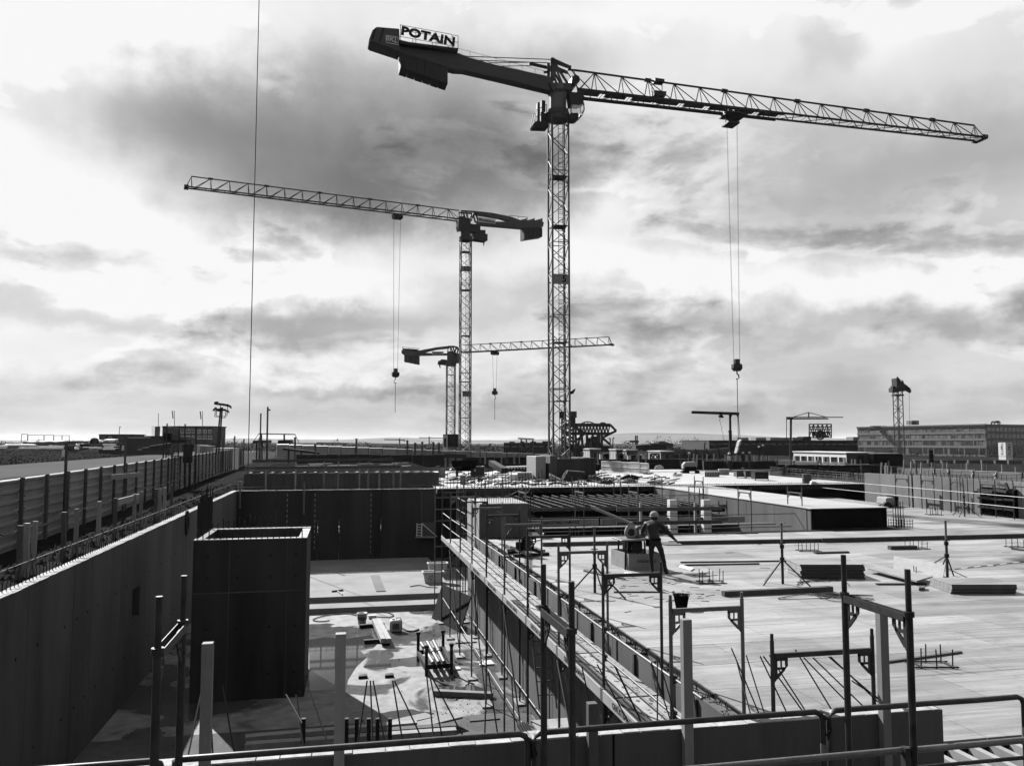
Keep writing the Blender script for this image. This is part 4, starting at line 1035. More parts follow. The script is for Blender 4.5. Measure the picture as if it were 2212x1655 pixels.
# ---- second crane, jib to the left
def small_crane(label, c, xb, yb, yt, s, panel, jroot, jtip, hj, bays, group):
    b = PC(xb, yb, c)
    t = thing('tower_crane', label, 'crane', (b.x, b.y, GZ), group)
    z1 = PC(xb, yt, c).z
    lattice_mast(t, b.x, b.y, s, GZ, z1, panel, s * .05, s * .029, lattice_lit, [z1 - s * k for k in (1.2, 5, 9.5, 14)], ladder=True)
    zj = PC(jroot[0], jroot[1], c).z; rp = V(b.x, b.y, zj); tp = PZ(jtip[0], jtip[1], zj); d = (tp - rp).normalized(); sd = d.cross(V(0, 0, 1)).normalized()
    v = PV(rp, sd); a = v(*jroot); a.z = zj
    lattice_jib(t, a, V(tp.x, tp.y, zj), hj[0], hj[1], 1.3, bays, lattice, .08, .07, .045)
    return t, b, z1, zj, d, sd, v
g = 'large tower cranes'
t2, b2, z2, zj2, d2, sd2, v2 = small_crane('middle tower crane with number 10 on its mast and long jib to the left', 118, 1004, 985, 520, 1.5, 1.3, (992, 478), (402, 405), (1.45, 1.5), 16, g)
m = MB(); m.bar((b2.x, b2.y, z2), (b2.x, b2.y, zj2 + .3), .75, 14); m.bar((b2.x, b2.y, z2 - .1), (b2.x, b2.y, z2 + .5), 1.0, 14); m.build('slewing_column', crane_dark, t2)
m = MB()
for s in (-.5, .5):
    for p, q in (((995, 480), (994, 458)), ((994, 458), (1024, 460)), ((1024, 460), (1030, 480)), ((1004, 460), (1010, 480)), ((1014, 480), (1022, 460))): m.beam(v2(*p) + sd2 * s, v2(*q) + sd2 * s, .12, .22)
m.build('tower_head', crane_dark, t2)
m = MB(); m.prism([v2(*p) for p in ((1024, 458), (1060, 462), (1100, 470), (1122, 478), (1150, 480), (1172, 482), (1170, 492), (1150, 497), (1100, 493), (1032, 487), (1030, 478), (1060, 481), (1105, 481), (1080, 473), (1026, 464))], sd2 * .5)
m.build('counter_jib', crane_paint, t2)
for k in range(4):
    x0, x1 = 1128 + k * 10, 1128 + k * 10 + 9.2; m = MB(); m.prism([v2(*p) for p in ((x0, 494), (x1, 495), (x1, 520 - (x1 - 1128) * .15), (x0, 520 - (x0 - 1128) * .15))], sd2 * .7); m.build('counterweight', crane_dark, t2)
m = MB()
for k in range(9):
    x0 = 1120 + k * 5.6; m.prism([v2(*p) for p in ((x0, 482), (x0, 478 - (k % 3) * 1.6), (x0 + 4.5, 476 - (k % 3) * 1.6), (x0 + 5, 482))], sd2 * .4)
for p, q in (((1100, 470), (1100, 466)), ((1100, 466), (1140, 470)), ((1120, 472), (1120, 468)), ((1140, 476), (1140, 470))): m.bar(v2(*p), v2(*q), .04, 4)
m.build('hoist_winch', crane_dark, t2)
sd2v = sd2 if (CAM - b2).dot(sd2) > 0 else -sd2
ud = V(0, 0, 1); rr_ = (v2(1067, 484) - v2(1030, 478)).normalized()
m = MB(); m.prism([v2(*p) + sd2v * .55 for p in ((1030, 471), (1067, 476), (1067, 486), (1030, 482))], sd2 * .03); sb2 = m.build('name_board', white, t2)
text('board_lettering', 'Muntebaum', v2(1048.5, 479.3) + sd2v * .6, rr_, ud, .62, black, sb2, .01, .015, .86)
m = MB(); m.prism([v2(*p) for p in ((988, 470), (1002, 470), (1002, 498), (990, 500), (988, 490))], sd2 * .6); cb2 = m.build('operator_cab', crane_dark, t2)
m = MB(); m.prism([v2(*p) + sd2v * .61 for p in ((1002, 471), (1010, 472), (1008, 499), (1001, 499))], sd2 * .03); st2 = m.build('name_strip', white, t2)
text('strip_lettering', 'POTAIN', v2(1005.5, 485) + sd2v * .66, (v2(1004, 476) - v2(1006, 495)), -rr_, .42, black, st2, .01, .01)
m = MB(); m.prism([v2(*p) for p in ((1010, 486), (1034, 488), (1034, 504), (1012, 503))], sd2 * .7); m.prism([v2(*p) for p in ((1020, 506), (1050, 508), (1050, 522), (1044, 523), (1020, 520))], sd2 * .6)
m.prism([v2(*p) for p in ((1028, 499), (1046, 499), (1046, 508), (1026, 508))], sd2 * .5); m.prism([v2(*p) for p in ((1043, 520), (1047, 520), (1045, 532))], sd2 * .1); m.build('service_platform', crane_dark, t2)
m = MB(); m.prism([v2(*p) for p in ((848, 464), (868, 467), (868, 474), (850, 472))], sd2 * .6); m.build('trolley', crane_dark, t2)
tb = v2(858, 470); cc = tb.dot(hfw)
hook_set(t2, tb, V(tb.x, tb.y, PC(855, 811, cc).z), V(tb.x, tb.y, PC(854, 892, cc).z), 1.0, d2, .011, .95)
zz = PC(1006, 583, 118).z; m = MB(); m.box((b2.x - .7, b2.y - .82, zz - .45), (b2.x + .7, b2.y - .79, zz + .35)); nb = m.build('number_board', text_s, t2)
text('board_lettering', '10', (b2.x, b2.y - .83, zz - .03), (1, 0, 0), (0, 0, 1), .95, black, nb, .01, .02)
zz = PC(1004, 850, 118).z; m = MB(); m.box((b2.x - .5, b2.y - .82, zz - .5), (b2.x + .65, b2.y - .79, zz + .3)); m.build('notice_board', crane_pale, t2)
# ---- third crane behind, jib to the right
t3, b3, z3, zj3, d3, sd3, v3 = small_crane('farthest lattice tower crane standing just behind and left of the middle crane', 165, 973, 972, 790, 1.65, 1.45, (1000, 763), (1322, 745), (1.5, 1.5), 14, g)
m = MB(); m.bar((b3.x, b3.y, z3), (b3.x, b3.y, zj3 + .3), .8, 14); m.bar((b3.x, b3.y, z3 - .1), (b3.x, b3.y, z3 + .6), 1.1, 14); m.build('slewing_column', crane_paint, t3)
m = MB()
for s in (-.5, .5):
    for p, q in (((969, 766), (971, 749)), ((971, 749), (984, 749)), ((984, 749), (1000, 763)), ((976, 750), (982, 766)), ((988, 752), (984, 766))): m.beam(v3(*p) + sd3 * s, v3(*q) + sd3 * s, .15, .25)
m.build('tower_head', crane_dark, t3)
m = MB(); m.prism([v3(*p) for p in ((972, 748), (945, 751), (918, 756), (903, 759), (870, 757), (870, 764), (877, 769), (905, 769), (940, 768), (972, 768), (972, 764), (940, 764), (915, 762), (940, 756), (968, 753))], sd3 * .5); m.build('counter_jib', crane_paint, t3)
for k in range(3):
    x0, x1 = 877 + k * 8.8, 877 + k * 8.8 + 8.2; m = MB(); m.prism([v3(*p) for p in ((x0, 769), (x1, 769), (x1, 783 + (x1 - 877) * .2), (x0, 783 + (x0 - 877) * .2))], sd3 * .7); m.build('counterweight', crane_dark, t3)
m = MB()
for p, q in (((870, 750), (905, 753)), ((870, 749), (870, 758)), ((882, 751), (882, 758)), ((905, 752), (905, 760))): m.bar(v3(*p), v3(*q), .05, 4)
m.prism([v3(*p) for p in ((872, 753), (902, 755), (902, 759), (872, 758))], sd3 * .3); m.build('sign_rail', crane_dark, t3)
sd3v = sd3 if (CAM - b3).dot(sd3) > 0 else -sd3; rr_ = (v3(960, 763) - v3(936, 763)).normalized()
m = MB(); m.prism([v3(*p) + sd3v * .55 for p in ((936, 760), (961, 760), (961, 766.5), (936, 766.5))], sd3 * .03); sb3 = m.build('name_board', white, t3)
text('board_lettering', 'Muntebaum', v3(948.5, 763.3) + sd3v * .6, rr_, ud, .55, black, sb3, .01, .015, .85)
m = MB(); m.prism([v3(*p) for p in ((984, 762), (991, 764), (991, 784), (985, 785))], sd3 * .6); m.build('operator_cab', crane_dark, t3)
m = MB(); m.prism([v3(*p) for p in ((950, 780), (968, 779), (968, 790), (948, 788))], sd3 * .6); m.prism([v3(*p) for p in ((954, 777), (963, 777), (964, 783), (953, 783))], sd3 * .4); m.prism([v3(*p) for p in ((948, 788), (951, 788), (951, 796))], sd3 * .1); m.build('service_platform', crane_dark, t3)
m = MB(); m.prism([v3(*p) for p in ((1062, 761), (1076, 760), (1075, 767), (1063, 767))], sd3 * .6); m.build('trolley', crane_dark, t3)
tb = v3(1069, 764); cc = tb.dot(hfw)
hook_set(t3, tb, V(tb.x, tb.y, PC(1068, 850, cc).z), V(tb.x, tb.y, PC(1068, 907, cc).z), 1.0, d3, .013, 1.0)

# ================================================================ left side: hoarding, haul road, yard
def hoarding(label, p, q, n, z0f, z1f, post_mat, mat, tall=()):
    """corrugated sheet hoarding from p to q: n bays, each sheet and post a piece of its own"""
    root = thing('hoarding', label, 'fence', (p[0], p[1], z0f(0)))
    p = V(p[0], p[1], 0); q = V(q[0], q[1], 0); d = (q - p).normalized(); sd = V(d.y, -d.x, 0)
    if sd.dot(CAM - p) < 0: sd = -sd
    for i in range(n):
        a = lerp(p, q, i / n); b = lerp(p, q, (i + 1) / n); z0, z1 = z0f(i), z1f(i)
        m = MB(); ribs = 7; dz = (z1 - z0) / ribs; prof = []
        for k in range(ribs):
            zz = z0 + k * dz; prof += [(0, zz), (0, zz + dz * .58), (.06, zz + dz * .68), (.06, zz + dz * .90), (0, zz + dz)]
        a2 = a + d * .02; b2 = b - d * .02; vs = []
        for (o, zz) in prof: vs += [a2 + sd * o + V(0, 0, zz), b2 + sd * o + V(0, 0, zz)]
        for (o, zz) in prof: vs += [a2 + sd * (o - .012) + V(0, 0, zz), b2 + sd * (o - .012) + V(0, 0, zz)]
        L2 = 2 * len(prof); fs = []
        for k in range(len(prof) - 1): fs += [(2 * k, 2 * k + 1, 2 * k + 3, 2 * k + 2), (L2 + 2 * k + 2, L2 + 2 * k + 3, L2 + 2 * k + 1, L2 + 2 * k)]
        t = L2 - 2; fs += [(t, t + 1, L2 + t + 1, L2 + t)]
        m.add(vs, fs); m.build('sheet_panel', mat, root)
        pa_ = a + sd * .13; beam('post', (pa_.x, pa_.y, z0 - .4), (pa_.x, pa_.y, z1 + .03), .10, .10, post_mat, root, up=(d.x, d.y, 0))
        br = a + sd * .20
        m = MB()
        for k in range(6): zz = z0 + (k + .5) * (z1 - z0) / 6; m.beam((br.x, br.y, zz), tuple(V(br.x, br.y, zz) + sd * .03), .02, .03)
        m.build('post_fixings', galv, root)['kind'] = 'stuff'
    return root, p, q, d, sd
FX = lambda y: -8.05 - .042 * y
fz0 = lambda i: .50 + i * .008
fz1 = lambda i: 2.55 + i * .008
N1 = 42
h1, hp_, hq_, hd_, hs_ = hoarding('long corrugated sheet hoarding with dark posts along the left edge of the site', (FX(12), 12), (FX(108), 108), N1, fz0, fz1, wood_dark, sheet_metal)
# tall conduit posts on the hoarding
tops = [(519 * .28, 956), (970 * .28, 950), (1320 * .28 + 3, 960), (1470 * .28, 952), (482, 944), (507, 942), (527, 948), (560, 945)]
for i, (x, y) in enumerate(tops):
    # where the line of sight meets the hoarding line
    t = PV(V(FX(12) + .25, 12, 0), hs_)(x, y)
    th_ = thing('conduit_post', '%s tall dark post rising above the left hoarding, counted from the left' % ORD[i], 'post', (t.x, t.y, 0), 'tall posts on the hoarding')
    tilt = rng.uniform(-.06, .06) * (1 + i * .1)
    m = MB(); m.bar((t.x, t.y, .3), (t.x + tilt, t.y, t.z), .05 if i < 2 else .05 + i * .006, 6); m.build('post_tube', wood_dark, th_)
    m = MB(); zz = t.z - .25; m.box((t.x - .14, t.y - .05, zz - .22), (t.x - .05, t.y + .05, zz)); m.build('lamp_holder', white if i < 2 else galv, th_)
# cable slung along the hoarding
m = MB(); pts = []
knots = [(0, 1155), (35, 1135), (62, 1142), (135, 1106), (150, 1098), (212, 1085), (240, 1080), (272, 1070), (315, 1052), (355, 1043), (392, 1028), (420, 1015), (470, 1022), (510, 1012), (533, 997)]
pl = PV(V(FX(12) + .45, 12, 0), hs_)
for k in range(len(knots) - 1):
    for s in range(4):
        t = s / 4; a = pl(*knots[k]); b = pl(*knots[k + 1]); w = lerp(a, b, t); w.z -= .12 * math.sin(t * math.pi); pts.append(w)
m.tube(pts, .022, 5); tag(m.build('site_cable', galv, None), 'thick power cable looping along the left hoarding', 'cable', kind='thing')
# timber stakes and stub posts behind the trench wall
stk = [(45, 1135, 7), (61, 1130, 7), (74, 1126, 9), (141, 1106, 8), (167, 1099, 8), (215, 1083, 9), (250, 1076, 8), (292, 1067, 8), (305, 1062, 8), (338, 1056, 7), (346, 1055, 7), (356, 1053, 7), (372, 1047, 7)]
for i, (x, y, w) in enumerate(stk):
    p = PXp(x, y, -6.95); m = MB(); ww = .055; tl = rng.uniform(-.03, .03)
    m.prism([(p.x - ww + tl * 0, p.y, .3), (p.x + ww, p.y, .3), (p.x + ww + tl, p.y, p.z), (p.x - ww + tl, p.y, p.z)], (0, .03 + .02 * (i % 2), 0))
    tag(m.build('timber_stake', wood if i % 3 else wood_dark, None, bevel=.004), '%s upright timber stake behind the left trench wall, counted from the left' % ORD[i], 'stake', 'timber stakes behind the trench wall', 'thing')
for (x0, y0, x1, y1, lab) in ((255, 1085, 300, 1073, 'rough plank nailed between two stakes behind the trench wall'), (240, 1031, 302, 1025, 'rough plank fixed low across the corrugated hoarding')):
    a, b = PXp(x0, y0, -6.98 if y0 > 1050 else -8.9), PXp(x1, y1, -6.98 if y0 > 1050 else -9.1)
    m = MB(); m.beam(a, b, .04, .2); tag(m.build('plank', wood, None), lab, 'plank', kind='thing')
# loose stuff on the strip of soil: clods
m = MB()
for k in range(700):
    x = rng.uniform(-8.4, -6.3); y = rng.uniform(9, 60); s = rng.uniform(.03, .16)
    vs = [(x + s * math.cos(a) * rng.uniform(.6, 1.2), y + s * math.sin(a) * rng.uniform(.6, 1.2), GZ - .02) for a in (0, 1.57, 3.14, 4.71)] + [(x + rng.uniform(-.3, .3) * s, y, GZ + s * rng.uniform(.4, 1.0))]
    m.add(vs, [(0, 1, 4), (1, 2, 4), (2, 3, 4), (3, 0, 4)])
tag(m.build('soil_clods', soil, None), 'dark clods of soil behind the trench wall', 'soil', kind='stuff')

# haul road and bank
sheet('haul_road', [(-28, 20), (-42, 20), (-46, 300), (-27, 300)], GZ + .004, gravel_road)
sheet('verge', [(-12.5, 20), (-27.9, 20), (-26.9, 300), (-14, 300)], GZ + .002, M('trampled_verge', .07, .95, .45, .25, 0, fine=.3, fscale=2, spec=0))
m = MB()      # bank: rises from the road to the storage yard
nx, ny = 16, 60
for j in range(ny + 1):
    for i in range(nx + 1):
        y = 30 + j * 4.5; t = i / nx; x = -43 - y * .012 - t * 70; z = GZ + .004 + 1.35 * (1 / (1 + math.exp(-(t - .26) * 18))) - .01 + (rng.uniform(-.12, .12) if .05 < t else -.02)
        m.v.append((x, y, z))
for j in range(ny):
    for i in range(nx):
        a = j * (nx + 1) + i; m.f.append((a + 1, a, a + nx + 1, a + nx + 2)); m.mi.append(0)
tag(m.build('grass_bank', grass_m, None, smooth=True), kind='structure')
m = MB()
for k in range(5200):
    y = 60 + rng.random() ** 1.6 * 160; t = rng.random() ** 1.5 * .8; x = -43 - y * .012 - t * 70; z = GZ + 1.35 / (1 + math.exp(-(t - .26) * 18))
    h = rng.uniform(.08, .28); w = rng.uniform(.04, .16); dx = rng.uniform(-.15, .15)
    m.add([(x - w, y, z - .05), (x + w, y, z - .05), (x + dx, y + rng.uniform(-.1, .1), z + h)], [(0, 1, 2)])
tag(m.build('bank_grass', grass_m, None), 'dry grass tufts covering the bank beside the haul road', 'grass', kind='stuff')
# stored piles on top of the bank: each pile of sheets/beams is a thing
YZ = GZ + 1.3
piles = [(-2, 33, 965, 968, 3), (20, 98, 962, 968, 2), (60, 122, 956, 968, 3), (88, 150, 955, 966, 2), (118, 158, 955, 967, 6), (155, 168, 954, 966, 3), (172, 186, 954, 965, 3), (184, 228, 953, 966, 3), (222, 234, 953, 966, 1), (228, 262, 952, 965, 5), (242, 268, 951, 963, 5)]
for i, (x0, x1, y0, y1, n) in enumerate(piles):
    c = 196 + (i % 3) * 7
    a, b = PC(x0, y1, c), PC(x1, y1, c); zt_ = PC(x0, y0 - 2, c).z
    t = thing('material_pile', '%s stack of long beams and sheets on the bank, counted from the left' % ORD[i], 'stack', ((a.x + b.x) / 2, (a.y + b.y) / 2, YZ), 'stacks stored on the bank')
    dz = max(.12, (zt_ - YZ + .3) / n)
    for k in range(n):
        u, v = rng.uniform(-.6, .6), rng.uniform(-.6, .6)
        m = MB(); z = YZ - .2 + k * dz; dd = (b - a).normalized()
        m.beam(a + dd * u + V(0, 0, z - a.z + dz * .4), b + dd * v + V(0, 0, z - b.z + dz * .4), 4.0, dz * .62); m.build('stored_bundle', black_matt if (i + k) % 4 else wood_dark, t)
        m = MB(); e0 = a + dd * (u + .2) - hfw * 2.02 + V(0, 0, z - a.z + dz * .52); e1 = b + dd * (v - .3) - hfw * 2.02 + V(0, 0, z - b.z + dz * .54); m.tube([lerp(e0, e1, q / 6) + V(0, 0, rng.uniform(-.05, .05)) for q in range(7)], dz * .42, 10); m.build('rolled_cover', M('bright_sheet', 1.8, .6, .05, 2, 0) if (i + k) % 4 else galv, t, smooth=True)
for i, (x0, x1, y0, y1) in enumerate(((46, 60, 938, 954), (60, 95, 940, 954), (95, 116, 940, 953), (116, 134, 941, 953), (134, 150, 941, 953))):
    c = 222; a, b = PC(x0, y1, c), PC(x1, y0, c)
    t = thing('storage_rack', '%s open steel storage rack behind the stacks on the bank, counted from the left' % ORD[i], 'rack', (a.x, a.y, YZ), 'storage racks')
    q = V(b.x, b.y, 0) - V(a.x, a.y, 0)
    for u in (0, 1):
        p = V(a.x, a.y, 0) + q * u; beam('rack_post', (p.x, p.y, YZ - .5), (p.x, p.y, b.z), .12, .12, steel_black, t)
    beam('rack_beam', (a.x, a.y, b.z), (b.x, b.y, b.z), .1, .12, steel_black, t)
    for k in range(4):
        z = YZ + .2 + k * .35; u = rng.uniform(.02, .3); v = rng.uniform(.6, .97)
        m = MB(); pa_ = V(a.x, a.y, z) + q * u; pb_ = V(a.x, a.y, z + rng.uniform(-.1, .2)) + q * v; m.bar(pa_, pb_, .2, 8); m.build('stored_roll', M('bright_sheet', 1.8) if k % 2 else wood_dark, t)
# bare bushes at the skyline
def bush(label, c, w, h, seed, n=900, group='bushes at the skyline'):
    r = random.Random(seed); t = thing('bush', label, 'bush', c, group); m = MB()
    for k in range(7):
        a = r.uniform(0, 6.28); m.bar((c[0], c[1], c[2]), (c[0] + math.cos(a) * w * .4, c[1] + math.sin(a) * .3, c[2] + h * r.uniform(.6, 1)), .05, 4, r2=.01)
    m.build('stem', leaf, t); m = MB()
    for k in range(n):
        x = r.gauss(0, w * .28); z = min(1.0, abs(r.gauss(.4, .22))) * h * (1 - min(.8, abs(x) / w)); s = r.uniform(.04, .12)
        p = V(c[0] + x, c[1] + r.gauss(0, w * .2), c[2] + z); q = [V(r.uniform(-1, 1), r.uniform(-1, 1), r.uniform(-1, 1)) * s for _ in range(3)]
        m.add([p + q[0], p + q[1], p + q[2]], [(0, 1, 2)])
    m.build('foliage', leaf, t)
for i, (x, y, w, h, c) in enumerate(((22, 958, 4, 2.6, 232), (160, 956, 6, 3.0, 236), (120, 955, 5, 2.2, 240), (200, 957, 4, 2.4, 235))):
    p = PC(x, y, c); bush('%s bare bush on the skyline above the bank, counted from the left' % ['first', 'third', 'second', 'fourth'][i], (p.x, p.y, YZ - .2), w, h, i)
# site buildings behind the yard
def P3(x, y, c): return PC(x, y, c)
def facing_box(x0, x1, y0, y1, c, depth, name, mat, parent, zb=None):
    a, b = PC(x0, y0, c), PC(x1, y0, c); zb = PC(x0, y1, c).z if zb is None else zb
    n = hfw * depth; m = MB()
    v = [V(a.x, a.y, zb), V(b.x, b.y, zb), V(b.x, b.y, 0) + n + V(0, 0, zb), V(a.x, a.y, 0) + n + V(0, 0, zb)]
    w = [V(p.x, p.y, a.z) for p in v]
    m.add(v + w, BOXF); return m.build(name, mat, parent)
def facing_window(x0, x1, y0, y1, c, parent, frame_m=white, pane_m=glass_dark, out=.06):
    cc = c - out
    f = facing_box(x0, x1, y0, y1, cc, .04, 'window', frame_m, parent)
    e = (x1 - x0) * .1; mid = (x0 + x1) / 2
    for (u, v) in ((x0 + e, mid - e * .4), (mid + e * .4, x1 - e)): facing_box(u, v, y0 + (y1 - y0) * .14, y1 - (y1 - y0) * .1, cc - .03, .02, 'pane', pane_m, f)
bb = P3(405, 955, 260)
t = thing('brick_building', 'dark brick site building with two rows of white framed windows and flagpoles', 'building', (bb.x, bb.y, GZ))
facing_box(351, 459, 922, 972, 260, 12, 'wall', brick, t, GZ); facing_box(350, 460, 920.5, 922.5, 259.6, 12.8, 'roof', black_matt, t)
for k, (a, b) in enumerate(((390, 397), (401.5, 411), (414.5, 420), (426.5, 434.5), (438.5, 446.5), (450, 457.5))):
    facing_window(a, b, 928, 936.5, 260, t); facing_window(a, b, 941, 948, 260, t)
for i, (x, y0, y1, lab) in enumerate(((377, 888, 922, 'left flagpole with a hanging banner on the brick site building'), (437.5, 889, 922, 'right flagpole with a hanging banner on the brick site building'))):
    b = P3(x, y1, 258); tt = thing('flagpole', lab, 'flagpole', (b.x, b.y, b.z), 'flagpoles'); top = P3(x, y0, 258)
    bar('pole', b, top, .09, galv_dark, tt); e = P3(x - 7, y0 + .6, 258); bar('banner_arm', top, e, .06, galv_dark, tt)
    m = MB(); p0, p1 = P3(x - 6, y0 + 1, 258), P3(x - 1.2, y0 + 1, 258); p2, p3 = P3(x - 2, y0 + 17, 258), P3(x - 4.5, y0 + 16, 258)
    m.prism([p0, lerp(p0, p1, .5), p2, p3], hfw * .02); m.build('banner', galv, tt)
ll = P3(247, 950, 205)
t = thing('site_hut', 'long low dark flat-roofed hut with one lit doorway left of the brick building', 'hut', (ll.x, ll.y, GZ))
facing_box(214, 281, 939.5, 965, 205, 8, 'wall', brick, t, GZ); facing_box(213, 281.5, 938, 939.6, 204.5, 9, 'roof', black_matt, t)
facing_window(234, 241.5, 943, 952, 205, t, white, glass_dark)
t = thing('storage_shed', 'long low dark shed with a white roof edge between hut and brick building', 'shed', P3(315, 955, 196))
facing_box(268, 352, 944, 972, 196, 7, 'wall', hall, t, GZ); facing_box(276, 324, 944.6, 946, 195.4, .3, 'roof_edge', white, t); facing_box(281, 354, 941.8, 944, 195.6, 8, 'roof', black_matt, t)
t = thing('storage_tank', 'upright pale tank with a thin aerial beside the brick building', 'tank', P3(340, 945, 230))
p = P3(339.5, 945, 230); m = MB(); r0 = (P3(345, 930, 230) - P3(334, 930, 230)).length / 2; m.bar((p.x, p.y, GZ), (p.x, p.y, P3(339, 921.5, 230).z), r0, 16); m.build('tank_shell', concrete, t)
bar('aerial', (p.x + .2, p.y, P3(339, 921.5, 230).z), P3(342, 893, 230), .08, galv_dark, t)
for x in (328.5, 331): bar('ladder_rail', P3(x, 945, 230), P3(x, 920, 230), .05, galv_dark, t, 4)
p = P3(258, 939, 200); t = thing('street_lamp', 'slim lamp post above the long low hut on the left', 'lamp post', (p.x, p.y, GZ), 'lamp posts')
bar('pole', (p.x, p.y, GZ), P3(258, 923, 200), .08, galv_dark, t); m = MB(); q = P3(258, 922.5, 200); m.beam(q, P3(261.5, 922, 200), .3, .14); m.build('lamp_head', steel_black, t)
# floodlight mast
p = P3(470, 980, 72); t = thing('floodlight_mast', 'leaning twin-pole mast carrying a cluster of floodlights', 'floodlight', (p.x, p.y, GZ))
bar('pole', (P3(467, 982, 72)), P3(476.8, 880, 72), .07, steel_black, t); bar('pole', P3(472.5, 980, 72), P3(480.3, 880, 72), .07, steel_black, t)
def flood(x, y, w, h, tilt, c=72):
    q = P3(x, y, c); m = MB(); s = c / F
    pts = [q + rgt * (u * w * s * .5) + V(0, 0, v * h * s * .5 + u * tilt * s) for u, v in ((-1, -.6), (1, -1), (.8, 1), (-.8, .8))]
    m.prism(pts, hfw * .16); o = m.build('lamp_head', steel_black, t)
for a in ((467.5, 871.5, 8, 8, 0), (478, 873.5, 9, 5, -1), (486, 874.5, 9, 5, -1.5), (495, 877, 9, 5, -3), (464, 884, 7, 4, 3), (471, 886, 8, 7, 0), (484, 886, 8, 5, 0), (491, 888, 7, 4, -2)): flood(*a)
m = MB()
for (x0, y0, x1, y1) in ((465, 887, 464, 900), (468, 888, 467, 898), (464, 900, 486, 903), (467, 898, 488, 900), (486, 903, 488, 887), (490, 899, 491, 887), (462, 884, 494, 888), (470, 874, 496, 878), (476, 873, 476, 886), (492, 878, 492, 888)):
    m.bar(P3(x0, y0, 72), P3(x1, y1, 72), .035, 5)
m.build('lamp_cage', steel_black, t)
# the very tall thin pole crossing the sky
b = P3(536, 1003, 50); tt_ = P3(559.5, -30, 50)
t = thing('thin_mast', 'very tall thin dark pole at left rising out of the top of the picture', 'pole', (b.x, b.y, GZ - .2))
bar('pole', (b.x, b.y, GZ - .3), (b.x, b.y, tt_.z), .026, steel_black, t, 8); m = MB(); m.box((b.x - .2, b.y - .2, GZ - .3), (b.x + .2, b.y + .2, GZ + 1.0)); m.build('pole_foot', steel_black, t)
# poles and string of lamps by the corner
for (x, y0, y1, c, lab, arm) in ((563.5, 893, 962, 120, 'plain slim pole left of the lamp post behind the corner of the hoarding', 0), (578.5, 879, 984, 105, 'tall slim lamp post behind the corner of the hoarding', 1)):
    a, b = P3(x + .6, y1, c), P3(x, y0, c); t = thing('street_lamp', lab, 'lamp post', (a.x, a.y, GZ), 'lamp posts'); bar('pole', (b.x, b.y, GZ), b, .11, galv_dark, t)
    if arm: bar('lamp_arm', P3(x, y0 + 5, c), P3(x + 5.5, y0 + 7.5, c), .10, steel_black, t)
t = thing('gate_frame', 'thin wire gantry on posts beyond the corner of the hoarding', 'gantry', P3(600, 960, 140))
for x, y1 in ((564.7, 962), (614, 955), (637, 972)): bar('gantry_post', P3(x, y1, 140), P3(x, 937 if x < 630 else 946, 140), .14, steel_black, t)
bar('gantry_beam', P3(559, 937, 140), P3(637, 938.5, 140), .10, galv_dark, t); bar('guy_wire', P3(559, 937, 140), P3(542, 962, 140), .05, galv_dark, t); bar('guy_wire', P3(637, 938, 140), P3(645, 955, 140), .05, galv_dark, t)
# scaffold stair tower with hopper behind the hoarding
t = thing('loading_tower', 'scaffold loading platform with cross braces standing behind the hoarding', 'scaffold', P3(385, 990, 52))
for x, y0 in ((361, 915), (387, 920), (400, 916), (424, 921), (354, 950), (412, 955)):
    a, b = P3(x - 3 if x < 400 else x, 1000, 52), P3(x, y0, 52); bar('standard', (a.x, a.y, GZ), b, .045, steel_black, t)
for (x0, y0, x1, y1) in ((363, 985, 380, 962), (362, 962, 374, 996), (398, 963, 411, 990), (419, 963, 401, 990), (362, 923, 420, 928), (366, 925, 421, 932), (398, 945, 424, 948), (396, 962, 420, 962), (372, 985, 395, 986), (360, 976, 376, 976)):
    bar('brace', P3(x0, y0, 52), P3(x1, y1, 52), .035, steel_black if y0 > 940 else galv, t)
facing_box(357, 397, 951, 957, 52.5, 1.2, 'platform', steel_black, t); facing_box(354, 360, 936, 952, 52.4, .8, 'platform_box', black_matt, t); facing_box(371, 385, 943, 951, 52.4, .8, 'platform_box', wood_dark, t)
m = MB(); m.prism([P3(388, 952, 52.2), P3(397, 945, 52.2), P3(398, 950, 52.2), P3(392, 956, 52.2)], hfw * .5); m.build('hopper', steel_black, t)
facing_box(396, 416, 962, 1000, 53, .05, 'mesh_screen', galv_dark, t)
# white cabins and parked silhouettes behind the hoarding
for i, (x0, x1, y0, y1, c, mt, lab) in enumerate(((421, 431, 962, 978, 95, white, 'small white box container, left one behind the hoarding'), (432, 447, 964, 979, 94, concrete_pale, 'grey box container, right one behind the hoarding'), (423, 444, 949, 963, 110, concrete, 'grey cabin with pale roof behind the white containers'), (460, 500, 969, 982, 88, white, 'long low white container below the floodlight mast'))):
    p = P3(x0, y1, c); t = thing('site_container', lab, 'container', (p.x, p.y, GZ), 'containers behind the hoarding'); facing_box(x0, x1, y0, y1, c, 2.4, 'container_body', mt, t, GZ)
    facing_box(x0 - .4, x1 + .4, y0 - 1, y0, c - .1, 2.6, 'container_roof', white, t)
    for k in range(5): facing_box(x0 + (k + .3) * (x1 - x0) / 5.2, x0 + (k + .55) * (x1 - x0) / 5.2, y0 + 1, y1 - 1, c - .05, .05, 'container_rib', mt, t)
